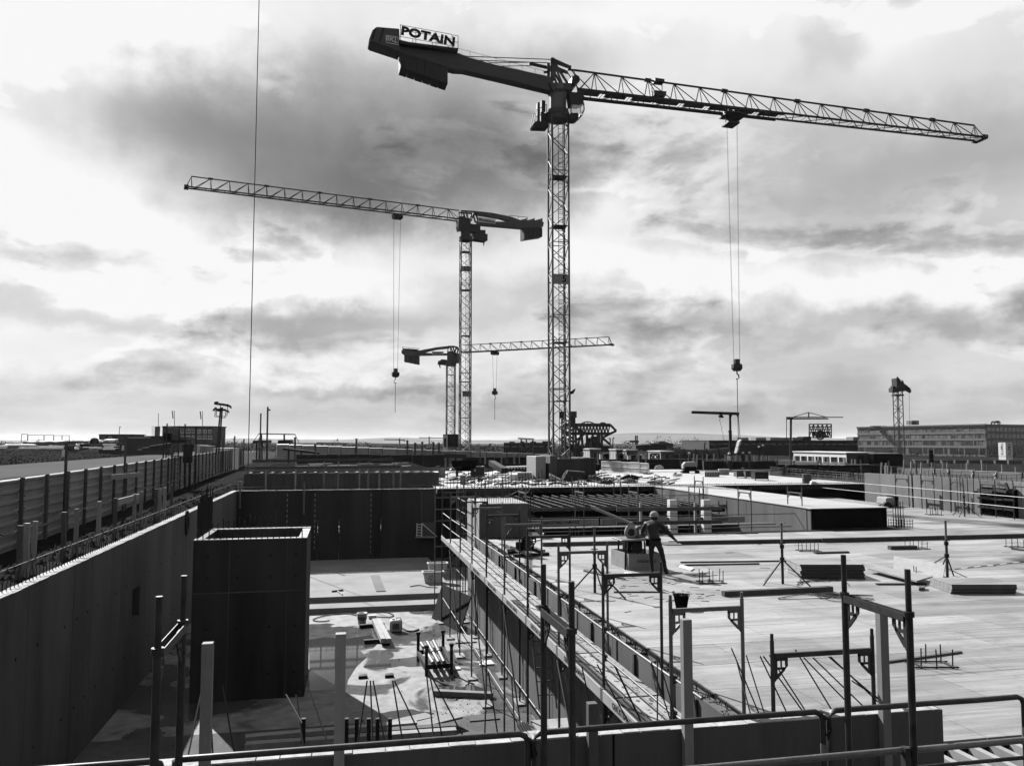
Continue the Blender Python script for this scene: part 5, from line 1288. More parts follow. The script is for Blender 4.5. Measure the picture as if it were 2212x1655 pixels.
for i, (x0, x1, y0, y1, c, lab) in enumerate(((440, 470, 957, 965, 130, 'dark dome-topped pile behind the white containers'), (195, 213, 946, 954, 190, 'dark dome-topped pile left of the long low hut'))):
    p = P3((x0 + x1) / 2, y1, c); r0 = (P3(x1, y1, c) - P3(x0, y1, c)).length / 2; hh = P3(x0, y0, c).z - p.z; m = MB()
    m.lathe((p.x, p.y, p.z - .5), [(r0, 0), (r0 * .95, .5 + hh * .4), (r0 * .7, .5 + hh * .8), (r0 * .3, .5 + hh), (.01, .5 + hh * 1.02)], 18)
    tag(m.build('gravel_heap', soil, None), lab, 'heap', kind='thing')
# stack of beams and steel on the verge left of the tower
for i, (x0, x1, y) in enumerate(((300, 352, 975), (310, 360, 971), (326, 365, 967))):
    a, b = P3(x0, y, 150), P3(x1, y - 6, 150); m = MB(); m.beam(a, b, 1.4, .35); m.beam(a + V(0, 0, .3), b + V(0, 0, .3), 1.2, .1, 1)
    tag(m.build('beam_bundle', [black_matt, white], None), ['lowest', 'middle', 'topmost'][i] + ' bundle of long beams beside the loading tower', 'beams', 'beam bundles', 'thing')
# far hoarding
a, b = P3(597, 984, 128), P3(1190, 1000, 112)
z0f = lambda i: P3(597 + i * 31.2, 984, 128).z - i * .03 - .6
z1f = lambda i: P3(597 + i * 31.2, 959.5 + i * 1.15, 128 - i * .8).z
hoarding('far corrugated hoarding of stepped panels running left to right beyond the trench', (a.x, a.y), (b.x, b.y), 19, z0f, z1f, wood_dark, sheet_metal)
for i, (x, y0) in enumerate(((637.5, 946), (681, 960), (770, 949), (880, 953), (897, 958), (936, 957), (912, 956), (948, 958))):
    p = P3(x, 985, 110); q = P3(x, y0, 110); tt = thing('conduit_post', '%s dark post standing in front of the far hoarding, counted from the left' % ORD[[0, 1, 2, 3, 4, 6, 5, 7][i]], 'post', (p.x, p.y, GZ), 'posts before the far hoarding')
    bar('post_tube', (p.x, p.y, GZ), q, .14, wood_dark, tt); bar('post_cap', q, q + V(0, 0, .1), .17, steel_black, tt)
# pipes and steel beams lying in front of and behind the far hoarding
for i, (x0, y0, x1, y1, c, w, h, lab) in enumerate(((612, 970, 690, 979, 105, .5, .3, 'long dark steel girder lying tilted before the far hoarding'), (685, 957, 752, 958, 150, 1.2, .25, 'pale long girder on trestles behind the far hoarding'), (550, 955, 583, 954, 140, 2, .5, 'flat dark stack behind the corner of the hoarding'), (604, 955, 630, 954, 140, 2, .6, 'flat dark stack under the wire gantry'), (960, 984, 1008, 986, 100, .4, .5, 'long dark pipe lying before the far hoarding, left of the cranes'), (1012, 990, 1068, 994, 96, .4, .35, 'long dark pipe lying before the far hoarding, below the cranes'))):
    a, b = P3(x0, y0, c), P3(x1, y1, c); m = MB(); m.beam(a, b, w, h)
    for k in (.15, .5, .85): p = lerp(a, b, k); m.beam((p.x, p.y, GZ), (p.x, p.y, p.z), .25, .25)
    tag(m.build('steel_girder', steel_black if i != 1 else galv, None), lab, 'girder', 'girders near the far hoarding', 'thing')

# ================================================================ things in the trench
def tub(label, x, y, w, printed=True):
    p = PZ(x, y, -3.14); t = thing('mortar_tub', label, 'tub', p, 'mortar tubs')
    m = MB(); h, l = .52, w; d = .55
    o = [(-l * .4, -d * .4), (l * .4, -d * .4), (l * .4, d * .4), (-l * .4, d * .4)]; u = [(-l * .5, -d * .5), (l * .5, -d * .5), (l * .5, d * .5), (-l * .5, d * .5)]
    v = [p + V(a, b, 0) for a, b in o] + [p + V(a, b, h) for a, b in u] + [p + V(a * .93, b * .9, h) for a, b in u] + [p + V(a * .93, b * .9, .06) for a, b in o]
    m.add(v, [(3, 2, 1, 0)] + [(i, (i + 1) % 4, 4 + (i + 1) % 4, 4 + i) for i in range(4)] + [(4 + i, 4 + (i + 1) % 4, 8 + (i + 1) % 4, 8 + i) for i in range(4)] + [(8 + i, 8 + (i + 1) % 4, 12 + (i + 1) % 4, 12 + i) for i in range(4)] + [(12, 13, 14, 15)])
    m.build('tub_shell', white_plastic, t, bevel=.02); m = MB()
    for i in range(4): m.beam(p + V(*u[i], h), p + V(*u[(i + 1) % 4], h), .06, .05)
    m.build('tub_rim', white_plastic, t)
    if printed:
        m = MB(); q = p + V(-.12, -d * .465, h * .55); m.tube([q + V(.09 * math.cos(a), -.012, .09 * math.sin(a)) for a in [k * .55 for k in range(11)]], .012, 4); m.build('printed_mark', galv_dark, t)
tub('pale plastic mortar tub standing in front, right side of the trench floor', 935, 1258, .98); tub('pale plastic mortar tub standing behind the other tub', 945, 1238, 1.0, False)
# bucket
p = PZ(782, 1348, FL); t = thing('bucket', 'white plastic bucket on the wet trench floor', 'bucket', p)
m = MB(); m.lathe(p, [(.001, 0), (.15, 0), (.19, .42), (.205, .42), (.205, .45), (.18, .45), (.14, .03), (.001, .03)], 20); m.build('bucket_shell', white_plastic, t, smooth=True)
m = MB(); m.lathe(p, [(.17, .17), (.183, .18), (.192, .30), (.186, .31)], 20); m.build('bucket_label', galv, t, smooth=True)
m = MB(); m.tube([p + V(.205 * math.cos(a), -.1 * math.sin(a), .42 - .16 * math.sin(a)) for a in [k * math.pi / 8 for k in range(9)]], .008, 4); m.build('bucket_handle', galv_dark, t)
# jerrycan
p = PZ(855, 1364, FL); t = thing('jerrycan', 'rounded white plastic canister on the wet trench floor', 'canister', p)
m = MB(); m.box((p.x - .24, p.y - .17, p.z), (p.x + .24, p.y + .17, p.z + .46)); o = m.build('canister_body', white_plastic, t, bevel=.09); o.modifiers['bevel'].segments = 4
for q in o.data.polygons: q.use_smooth = True
m = MB(); m.box((p.x - .14, p.y - .178, p.z + .12), (p.x + .12, p.y - .171, p.z + .34)); m.build('canister_label', galv, t)
m = MB(); m.bar((p.x - .1, p.y, p.z + .45), (p.x - .1, p.y, p.z + .5), .05, 12); m.tube([p + V(0, 0, .46), p + V(.05, 0, .52), p + V(.15, 0, .52), p + V(.2, 0, .45)], .02, 6); m.build('canister_cap', white_plastic, t)
# lumber on trestle timbers
t = thing('beam_trestle', 'two pale beams laid over dark timbers on the trench floor', 'timber', PZ(810, 1370, FL))
a, b, c, d = [PZ(x, y, FL + .2) for x, y in ((808, 1340), (828, 1384), (817, 1340), (840, 1384))]
for p, q in ((a, b), (c, d)): beam('pale_beam', p, q, .17, .16, wood_pale, t)
for (x0, y0, x1, y1) in ((776, 1353, 830, 1349), (786, 1386, 843, 1382)): beam('cross_timber', PZ(x0, y0, FL + .06), PZ(x1, y1, FL + .06), .16, .14, steel_black, t)
# loose board, squeegee, cables, long plank
m = MB(); a, b = PZ(810, 1243, -3.12), PZ(823, 1277, -3.12); m.beam(a, b, .42, .03); tag(m.build('plank', concrete, None), 'grey board lying on the lit step in the trench', 'plank', kind='thing')
t = thing('floor_squeegee', 'long-handled floor squeegee lying on the lit step', 'squeegee', PZ(728, 1276, -3.14)); beam('squeegee_blade', PZ(717, 1277, -3.1), PZ(741, 1274, -3.1), .08, .06, steel_black, t); bar('squeegee_handle', PZ(729, 1276, -3.1), PZ(740, 1284, -3.1), .025, wood_pale, t)
def cable(label, pts, z, r=.022, mat=rubber):
    w = [PZ(x, y, z) for x, y in pts]; m = MB(); out = []
    for i in range(len(w) - 1):
        p0, p1, p2, p3 = w[max(i - 1, 0)], w[i], w[i + 1], w[min(i + 2, len(w) - 1)]
        for s in range(5):
            u = s / 5; out.append(.5 * ((2 * p1) + (p2 - p0) * u + (2 * p0 - 5 * p1 + 4 * p2 - p3) * u * u + (3 * p1 - p0 - 3 * p2 + p3) * u ** 3))
    out.append(w[-1]); m.tube(out, r, 5); return tag(m.build('cable', mat, None, smooth=True), label, 'cable', kind='thing')
cable('dark cable looping left of the white bucket on the trench floor', [(712, 1340), (690, 1342), (676, 1338), (700, 1330), (745, 1325), (770, 1329)], FL + .03)
cable('dark cable loop right of the white bucket on the trench floor', [(795, 1330), (815, 1332), (840, 1333), (850, 1328), (838, 1323), (828, 1322)], FL + .03)
cable('dark cable beside the white canister', [(868, 1356), (880, 1362), (892, 1363), (905, 1359)], FL + .03, .03)
cable('thin cable lying on the step beside the mortar tubs', [(886, 1267), (905, 1264), (925, 1268), (945, 1269)], -3.12)
m = MB(); m.beam(PZ(796, 1332, FL + .08), PZ(812, 1331, FL + .08), .2, .12); tag(m.build('hand_tool', white_plastic, None), 'small pale hand tool beside the white bucket', 'tool', kind='thing')
m = MB(); m.beam(PZ(917, 1287, FL + .32), PZ(948, 1285, FL + .32), .2, .1); tag(m.build('plank', wood_pale, None), 'short pale plank on the lower step edge near the tubs', 'plank', kind='thing')
m = MB(); m.beam(PZ(938, 1495, FL + .08), PZ(1064, 1501, FL + .08), .2, .14); tag(m.build('plank', wood, None), 'long timber beam lying on the trench floor near the scaffold foot', 'plank', kind='thing')
for (x0, y0, x1, y1, lab) in ((762, 1582, 928, 1545, 'upper of two long pale boards lying behind the parapet'), (880, 1572, 990, 1545, 'lower of two long pale boards lying behind the parapet')):
    m = MB(); m.beam(PZ(x0, y0, FL + .25), PZ(x1, y1, FL + .25), .4, .05); tag(m.build('plank', wood, None), lab, 'plank', 'boards behind the parapet', 'thing')
# formwork beams on the floor right behind the parapet
t = thing('beam_pile', 'pile of long dark formwork beams lying close behind the parapet', 'beam pile', PZ(760, 1600, FL))
for k, (x0, y0, x1, y1) in enumerate(((530, 1606, 985, 1572), (530, 1614, 985, 1582), (530, 1598, 900, 1566))):
    beam('formwork_beam', PZ(x0, y0, FL + .3), PZ(x1, y1, FL + .3), .22, .2, wood if k else wood_dark, t)
for x in (655, 748, 770, 796, 815, 842): a = PZ(x, 1605, FL + .45); beam('beam_stub', a, a + V(0, 0, .55), .09, .09, steel_black, t)
# steel rack with props
t = thing('prop_rack', 'dark steel stacking rack holding three bright steel props', 'rack', PZ(938, 1440, FL))
cor = [(921, 1460), (975, 1456), (903, 1428), (957, 1418)]
P = [PZ(x, y, FL) for x, y in cor]
tops_ = [1399, 1395, 1370, 1366]
for p, (x, y), yt in zip(P, cor, tops_):
    h = PC(x, yt, p.dot(hfw)).z; bar('rack_post', p, (p.x, p.y, h), .05, steel_black, t, 8); bar('post_cap', (p.x, p.y, h), (p.x, p.y, h + .08), .075, steel_black, t, 8)
for i, j in ((0, 1), (2, 3), (0, 2), (1, 3)): beam('rack_beam', P[i] + V(0, 0, .28), P[j] + V(0, 0, .28), .1, .14, steel_black, t)
for k in range(3):
    a = lerp(P[0], P[1], .25 + k * .22) + V(0, -.15, .42); b = lerp(P[2], P[3], .15 + k * .25) + V(0, .25, .5); bar('steel_prop', a, b, .065, galv, t, 8); bar('prop_collar', lerp(a, b, .45), lerp(a, b, .55), .09, galv_dark, t, 8)
# leaning steel plate
c4 = [(955, 1365 - 40), (933, 1334), (955, 1264), (1008, 1289)]
pl_ = [PZ(933, 1335, FL), PZ(994, 1366, FL)]
d = pl_[1] - pl_[0]; n_ = V(0, 0, 1); top = V(.40, -.06, 1.38)
m = MB(); m.prism([pl_[0], pl_[1], pl_[1] + top * .98 + d * .02, pl_[0] + top + d * .02], d.cross(top).normalized() * .02); tag(m.build('steel_plate', M('scratched_plate', .022, .85, .5, 2.5, 0, fine=.35, spec=.05), None), 'dark scratched formwork sheet leaning against the scaffold foot', 'panel', kind='thing')
# rubble and scraps on the floor
r2 = random.Random(5); m = MB()
cl = [(3.3, 22, .5, 1.6), (2.6, 17.5, .7, 1.0), (3.6, 28, .3, 2.5), (1.2, 20, .4, .3), (-.2, 21.5, .35, .25), (3.0, 14, .6, .8)]
for k in range(900):
    cx_, cy_, sx_, sy_ = cl[k % 6]; x = r2.gauss(cx_, sx_); y = r2.gauss(cy_, sy_); s = r2.uniform(.006, .02) * (3 if k % 23 == 0 else 1); z = FL + .004
    m.add([(x - s, y - s, z), (x + s, y - s * .7, z), (x + s * .8, y + s, z), (x - s, y + s, z), (x + r2.uniform(-s, s) * .6, y, z + s * r2.uniform(.5, 1.4))], [(0, 1, 4), (1, 2, 4), (2, 3, 4), (3, 0, 4)])
tag(m.build('rubble', concrete, None), 'small rubble and chips scattered over the trench floor', 'rubble', kind='stuff')
for i, (x, y, l, w, mt, lab) in enumerate(((784, 1462, .28, .16, steel_black, 'dark brick-sized block, left one on the trench floor'), (841, 1460, .28, .16, steel_black, 'dark brick-sized block, right one on the trench floor'), (985, 1444, .3, .2, white, 'small white scrap beside the prop rack'), (1005, 1385, .8, .35, wood_pale, 'pale board offcut beside the scaffold foot'), (1050, 1432, .5, .4, white, 'crumpled white sheet by the scaffold base'), (1045, 1550, .8, .4, concrete, 'torn sheet lying behind the parapet near the scaffold'))):
    p = PZ(x, y, FL + .03); m = MB(); m.prism([p + V(-l / 2, -w / 2, 0), p + V(l / 2, -w * .4, 0), p + V(l * .4, w / 2, .03), p + V(-l * .45, w * .45, .02)], (0, 0, .05 if i < 2 else .012)); tag(m.build('offcut', mt, None), lab, 'scrap', 'scraps on the trench floor', 'thing')
# niche with ladder in the far wall
t = thing('step_ladder', 'small pale ladder standing in the lit niche of the far trench wall', 'ladder', PYp(905, 1160, FWY - .3))
a, b, c, d = [PYp(x, y, FWY - .25) for x, y in ((900, 1158), (911, 1160), (901, 1130), (911, 1130))]
bar('stile', a, c, .03, white, t); bar('stile', b, d, .03, white, t)
for k in range(5): bar('rung', lerp(a, c, k / 5 + .1), lerp(b, d, k / 5 + .1), .025, white, t)
bar('strut', b + V(.9, 0, -.0), d, .03, white, t)
for (x0, x1, y0, y1, mt, lab) in ((912, 938, 1128, 1158, concrete, 'grey board panel standing in the niche of the far trench wall'),):
    a, b = PYp(x0, y1, FWY - .12), PYp(x1, y0, FWY - .12); m = MB(); m.box((a.x, FWY - .14, a.z), (b.x, FWY - .10, b.z)); tag(m.build('panel_board', mt, None), lab, 'panel', kind='thing')
    beam('niche_sill', (PYp(898, 1160, FWY - .2)), PYp(940, 1160, FWY - .2), .35, .06, wood_pale, bpy.data.objects['panel_board'])
# two timber props lit by the sun standing at the far wall, thin
for i, (x, y0, y1) in enumerate(((519, 1040, 1098), (657, 1042, 1110))):
    a, b = PYp(x - 1, y1, FWY - .4), PYp(x, y0, FWY - .4); m = MB(); m.bar((a.x, a.y, a.z), (b.x, b.y, b.z), .05, 6); tag(m.build('thin_prop', galv, None), ['left', 'right'][i] + ' thin pale pole hanging against the far trench wall', 'pole', 'poles on the far wall', 'thing')
m = MB(); c = PXp(404, 1112, LWX + .02); m.lathe((0, 0, 0), [(.16, -.06), (.30, -.05), (.34, 0), (.30, .05), (.16, .06), (.16, -.06)], 16)
m.v = [(c.x + p[2], c.y + p[0] * .9, c.z - .3 + p[1] * 1.5) for p in m.v]; tag(m.build('hanging_hose', rubber, None, smooth=True), 'coiled dark hose hanging over the left trench wall', 'hose', kind='thing')

# ================================================================ things on the near deck
# box with the table saw
A, B_, D_ = PZ(1359, 1232, 0), PZ(1433, 1231, 0), PZ(1321, 1219, 0)
ux = (B_ - A); uy = (D_ - A); H_ = .46
t = thing('saw_box', 'open pale plywood box around the foot of the table saw', 'box', A)
def wallq(p, q, nm, mt):
    m = MB(); d = (q - p).normalized(); n = V(-d.y, d.x, 0) * .011; m.prism([p, q, q + V(0, 0, H_), p + V(0, 0, H_)], n); return m.build(nm, mt, t)
wf = wallq(A, B_, 'front_panel', ply); wallq(A, A + uy, 'side_panel', wood_pale); wallq(B_, B_ + uy, 'side_panel', ply); wallq(A + uy, B_ + uy, 'back_panel', ply)
text('panel_lettering', 'DOKAPLEX', A + ux * .5 + V(0, -.025, .25), ux, (0, 0, 1), .11, steel_black, wf, .001)
t = thing('table_saw', 'site table saw with round blade guard and dust pipe beside the worker', 'table saw', A + ux * .4 + uy * .4)
O = A + ux * .32 + uy * .45; O.z = 0
for sx, sy in ((-.28, -.3), (.28, -.3), (-.28, .3), (.28, .3)): bar('leg', O + V(sx * 1.15, sy * 1.15, 0), O + V(sx, sy, .78), .028, steel_black, t, 8)
m = MB(); m.box((O.x - .45, O.y - .42, .80), (O.x + .48, O.y + .42, .84)); m.build('saw_table', galv, t, bevel=.008)
m = MB(); m.box((O.x - .2, O.y - .25, .45), (O.x + .25, O.y + .25, .79)); m.build('motor_housing', steel_black, t, bevel=.03)
m = MB(); m.lathe((0, 0, 0), [(.11, -.05), (.17, -.05), (.19, -.03), (.19, .03), (.17, .05), (.11, .05), (.11, -.05)], 22); m.v = [(O.x + .02 + p[0], O.y + .1 + p[2], 1.0 + p[1]) for p in m.v]; m.build('blade_guard', concrete_pale, t, smooth=True)
m = MB(); m.lathe((0, 0, 0), [(.001, -.02), (.112, -.02), (.112, .02), (.001, .02)], 20); m.v = [(O.x + .02 + p[0], O.y + .1 + p[2], 1.0 + p[1]) for p in m.v]; m.build('saw_blade', galv_dark, t)
m = MB(); m.prism([O + V(-.14, .1, 1.12), O + V(.16, .1, 1.14), O + V(.06, .1, 1.30), O + V(.0, .1, 1.30)], (0, .03, 0)); m.build('guard_hood', concrete_pale, t)
bar('dust_pipe', O + V(.02, .12, 1.26), O + V(-1.05, .6, 1.72), .045, wood_pale, t, 10)
m = MB(); m.lathe((0, 0, 0), [(.001, -.02), (.14, -.02), (.14, .02), (.001, .02)], 18); m.v = [(O.x + p[0] - .02, O.y - .43 + p[2], .62 + p[1]) for p in m.v]; m.build('hand_wheel', steel_black, t)
m = MB(); m.lathe((0, 0, 0), [(.10, -.04), (.2, -.04), (.2, .04), (.10, .04)], 18); m.v = [(O.x + .3 + p[0], O.y + .1 + p[2], .98 + p[1]) for p in m.v]; m.build('extraction_duct', galv, t, smooth=True)
def plate(label, q, mat, name='plank', cat='plank', th=.012, group=None, z=.015, kind='thing'):
    w = [PZ(x, y, z) for x, y in q]; m = MB(); m.prism(w, (0, 0, th)); return tag(m.build(name, mat, None), label, cat, group, kind)
plate('triangular board the worker is pushing off the saw', [(1414, 1172), (1462, 1171), (1474, 1177), (1440, 1178)], wood_dark, z=.75)
# steel props on tripods
def prop(label, x, yt, yb, legs, s=1.0):
    p = PZ(x, yb, 0); h = PC(x, yt, p.dot(hfw)).z; t = thing('steel_prop', label, 'prop', p, 'steel props on tripods')
    bar('outer_tube', p, (p.x, p.y, h * .62), .035, galv_dark, t, 10); bar('inner_tube', (p.x, p.y, h * .62), (p.x, p.y, h), .028, galv, t, 10)
    m = MB(); m.bar((p.x, p.y, h * .58), (p.x, p.y, h * .64), .055, 10); m.tube([(p.x - .09, p.y, h * .66), (p.x + .07, p.y - .05, h * .66)], .012, 5); m.build('adjusting_nut', steel_black, t)
    m = MB(); m.box((p.x - .08, p.y - .08, h - .012), (p.x + .08, p.y + .08, h)); m.build('head_plate', galv, t)
    for (lx, ly) in legs:
        q = PZ(lx, ly, .01); bar('tripod_leg', (p.x, p.y, h * .40), q, .02, galv_dark, t, 8)
    m = MB(); m.bar((p.x, p.y, h * .37), (p.x, p.y, h * .43), .06, 10); m.build('tripod_collar', steel_black, t)
prop('steel prop on a tripod left of the saw box', 1285, 1137, 1280, ((1240, 1272), (1305, 1289), (1352, 1295)))
prop('steel prop on a tripod left of the tall plywood stack', 1691, 1129, 1261, ((1652, 1257), (1649, 1264), (1752, 1268)))
prop('steel prop on a tripod right of the leaning plywood sheet', 2047, 1124, 1251, ((2019, 1215), (2060, 1243), (2036, 1222)))
prop('distant steel prop on a tripod before the right concrete wall', 2084, 1046, 1116, ((2058, 1113), (2072, 1117), (2115, 1115)))
# column starter cages
def starter(label, x0, x1, y0, y1, n=6, base=True):
    a, b = PZ(x0, y1, 0), PZ(x1, y1, 0); h = PC(x0, y0, a.dot(hfw)).z; t = thing('column_starter', label, 'rebar', lerp(a, b, .5), 'column starter bars on the near deck'); d = b - a; n_ = V(-d.y, d.x, 0).normalized() * min(.35, d.length * .8)
    k2 = max(1, (n + 1) // 2)
    for k in range(k2):
        for s in (0, 1):
            p = a + d * (k / max(1, k2 - 1) if k2 > 1 else .5) + n_ * s; bar('starter_bar', p, (p.x + rng.uniform(-.01, .01), p.y, h * rng.uniform(.93, 1.02)), .011 + .004 * (a.y > 25), rust, t, 6)
    if base:
        for s in (0, 1): bar('stirrup', a + n_ * s + V(0, 0, .02) - d * .2, b + n_ * s + V(0, 0, .02) + d * .2, .014, rust, t, 6)
        bar('stirrup', a - n_ * .1 + V(0, 0, .035), a + n_ * 1.1 + V(0, 0, .035), .012, rust, t, 6); bar('stirrup', b - n_ * .1 + V(0, 0, .035), b + n_ * 1.1 + V(0, 0, .035), .012, rust, t, 6)
starter('nearest cluster of six upright rebars on the deck at lower right', 1990, 2058, 1400, 1444)
starter('cluster of upright rebars in the worker shadow tip', 1518, 1562, 1232, 1261)
starter('cluster of six upright rebars above the tall plywood stack', 1733, 1768, 1173, 1192)
starter('cluster of upright rebars behind the short dark plank', 1966, 2003, 1168, 1187)
starter('cluster of upright rebars cut by the right picture edge', 2186, 2212, 1165, 1184)
starter('cluster of upright rebars left of the distant tripod prop', 2010, 2034, 1095, 1113)
starter('pair of short rebars standing in front of the leaning sheet', 1973, 1985, 1223, 1243, 2, False)
starter('tall bundle of upright rebars right of the black box wall', 1936, 1952, 1080, 1139, 8)
t = thing('rebar_cage', 'low welded rebar cage beside the tall rebars right of the black box wall', 'rebar', PZ(1955, 1139, 0))
a, b = PZ(1936, 1140, 0), PZ(1972, 1140, 0)
for k in range(7): p = lerp(a, b, k / 6); bar('cage_bar', p, p + V(0, 0, .36), .014, rust, t, 5); bar('cage_bar', p + V(0, .5, 0), p + V(0, .5, .36), .014, rust, t, 5)
for z in (.05, .17, .29): bar('cage_bar', a + V(0, 0, z), b + V(0, 0, z), .014, rust, t, 5); bar('cage_bar', a + V(0, .5, z), b + V(0, .5, z), .014, rust, t, 5)
# stacks of plywood
def ply_stack(label, x0, x1, yt, yb, depth, n, mat_edge, mat_top, skew=0.0):
    a, b = PZ(x0, yb, 0), PZ(x1, yb, 0); h = PC(x0, yt, a.dot(hfw)).z; t = thing('plywood_stack', label, 'plywood stack', lerp(a, b, .5), 'plywood stacks'); d = b - a; n_ = V(-d.y, d.x, 0).normalized() * depth
    for k in range(n):
        j = V(rng.uniform(-.02, .02), rng.uniform(-.02, .02), 0); z0, z1 = h * k / n, h * (k + 1) / n - .003; m = MB()
        q = [a + j, b + j, b + n_ + j, a + n_ + j]; m.add([V(p.x, p.y, z0) for p in q] + [V(p.x, p.y, z1) for p in q], BOXF); m.mi = [0, 1, 0, 0, 0, 1]; m.build('plywood_board', [mat_edge, mat_top], t)  # left end takes the pale top tone, its sunlight painted in
ply_stack('tall stack of dark-edged plywood boards in the middle of the deck', 1730, 1868, 1219, 1250, 1.15, 9, ply_edge, slab_ply)
ply_stack('low stack of worn plywood boards near the right edge of the deck', 2055, 2196, 1262, 1283, 1.0, 6, wood_dark, slab_ply)
a, b, c, d = PZ(1930, 1229, .05), PZ(2036, 1255, .02), PC(2042, 1221, PZ(2036, 1255, 0).dot(hfw) + .5), PC(1931, 1201, PZ(1930, 1229, 0).dot(hfw) + .5)
m = MB(); m.prism([a, b, c, d], (b - a).cross(d - a).normalized() * .01); tag(m.build('leaning_sheet', wood_pale, None), 'pale plywood sheet propped up at an angle on the deck', 'plywood', kind='thing')
plate('pale plywood sheet lying flat against the propped sheet', [(1873, 1228), (1902, 1224), (2015, 1246), (1980, 1256)], wood_pale, 'plywood_sheet_loose', 'plywood', .02, None, .12)
# long timbers and planks lying about
def timber(label, x0, y0, x1, y1, w, h, mat, z=0.0):
    m = MB(); a, b = PZ(x0, y0, z), PZ(x1, y1, z); m.beam(a + V(0, 0, h / 2 + .004), b + V(0, 0, h / 2 + .004), w, h); return tag(m.build('plank', mat, None), label, 'plank', 'planks lying on the near deck', 'thing')
timber('very long timber lying across the whole deck, left length behind the saw', 1172, 1180, 1362, 1176, .1, .13, wood_dark)
timber('very long timber lying across the whole deck, middle length right of the worker', 1445, 1177, 1790, 1171, .1, .13, wood_dark)
timber('very long timber lying across the whole deck, right length reaching the picture edge', 1775, 1172, 2230, 1161, .1, .15, wood_dark)
timber('dark plank lying near the back edge of the deck before the concrete box', 1551, 1152, 1637, 1152, .15, .04, steel_black)
timber('short dark plank lying in front of a rebar cluster', 1921, 1187, 1978, 1186, .2, .12, wood_dark)
timber('long dark beam lying left of the plywood stack foreground', 1562, 1288, 1796, 1277, .16, .12, wood_dark)
timber('pair of thin battens right of the saw box, back one', 1470, 1216, 1700, 1213, .05, .04, wood_dark)
timber('pair of thin battens right of the saw box, front one', 1480, 1222, 1640, 1219, .05, .04, wood_dark)
timber('thin batten lying across the deck in front of the saw box', 1326, 1280, 1432, 1280, .05, .03, wood_dark)
timber('thin bent batten beside the nearest rebar cluster', 1906, 1433, 2076, 1410, .06, .03, wood_dark)
timber('dark thin board before the propped plywood sheet', 1893, 1263, 2000, 1263, .12, .03, steel_black)
timber('bundle of tied bars lying between two rebar clusters', 1760, 1196, 1832, 1194, .16, .05, galv_dark)
timber('narrow batten at the right picture edge', 2186, 1187, 2230, 1192, .08, .05, wood_dark)
timber('thin batten near the top left of the deck beside the timber pile', 1155, 1163, 1197, 1162, .05, .04, wood_dark)
# timber pile at the left edge of the deck
t = thing('timber_pile', 'untidy pile of timbers with a dark power tool on the left of the deck', 'timber pile', PZ(1130, 1198, 0))
for k, (x0, y0, x1, y1, z, w) in enumerate(((1100, 1194, 1150, 1178, .05, .12), (1095, 1188, 1160, 1186, .12, .1), (1110, 1200, 1185, 1196, .05, .14), (1105, 1182, 1140, 1196, .16, .1), (1120, 1180, 1170, 1192, .2, .1), (1130, 1172, 1175, 1190, .1, .1), (1090, 1178, 1110, 1192, .06, .12))):
    beam('timber', PZ(x0, y0, z), PZ(x1, y1, z), w, .09, wood if k % 2 else steel_black, t)
p = PZ(1132, 1188, .2); m = MB(); m.box((p.x - .25, p.y - .15, .2), (p.x + .3, p.y + .15, .45)); m.prism([p + V(-.1, 0, .25), p + V(.25, 0, .25), p + V(.15, 0, .45), p + V(0, 0, .45)], (0, .1, 0)); m.build('power_tool', black_matt, t, bevel=.03)
m = MB(); q = [PZ(x, y, .02) for x, y in ((1140, 1150), (1175, 1152), (1168, 1166), (1146, 1170))]; m.prism(q, (0, 0, .02)); m.build('white_sheet', white, t)
t = thing('deck_starter_bundle', 'thin bundle of tall bent rebars rising from the deck edge by the timber pile', 'rebar', PZ(1140, 1236, 0))
for k in range(6): p = PZ(1134 + k * 3, 1232 + k * 2, 0); bar('starter_bar', p, PC(1136 + k * 2.5, 1105 + (k % 3) * 10, p.dot(hfw)), .012, rust, t, 5)
# black bucket with scraps
p = PZ(1472, 1314, 0); t = thing('bucket', 'black rubber bucket full of scraps on the deck', 'bucket', p)
m = MB(); m.lathe(p, [(.001, 0), (.12, 0), (.17, .28), (.185, .28), (.185, .30), (.16, .30), (.13, .18), (.001, .18)], 20); m.build('bucket_shell', black_matt, t, smooth=True)
m = MB()
for k in range(14): a = rng.uniform(0, 6.28); q = p + V(.09 * math.cos(a), .09 * math.sin(a), .22); m.bar(q, q + V(rng.uniform(-.12, .12), rng.uniform(-.12, .12), rng.uniform(.06, .14)), .014, 4)
m.build('scraps', steel_black, t)
# wires tangled on the deck, offcuts
for i in range(3):
    x, y = ((1740, 1285), (1800, 1290), (1760, 1256))[i]; pts = [(x + rng.uniform(-60, 90), y + rng.uniform(-9, 12)) for _ in range(12)]
    cable(['dark tangled binding wire left of the near right frame', 'dark tangled binding wire behind the near right frame', 'thin wire lying below the tall plywood stack'][i], pts, .02, .009, rust)
r3 = random.Random(9); m = MB()
for k in range(110):
    x, y = (r3.uniform(1300, 1540), r3.uniform(1235, 1300)) if k % 4 else (r3.uniform(1180, 2200), r3.uniform(1165, 1330)); p = PZ(x, y, .005); a = r3.uniform(-.5, .5); l = r3.uniform(.02, .16); w = r3.uniform(.006, .02)
    d = V(math.cos(a), math.sin(a), 0) * l; n_ = V(-math.sin(a), math.cos(a), 0) * w; m.prism([p + d + n_, p - d + n_, p - d - n_, p + d - n_], (0, 0, .005))
tag(m.build('wood_chips', wood_dark, None), 'wood chips and thin offcuts scattered over the near deck', 'offcuts', kind='stuff')
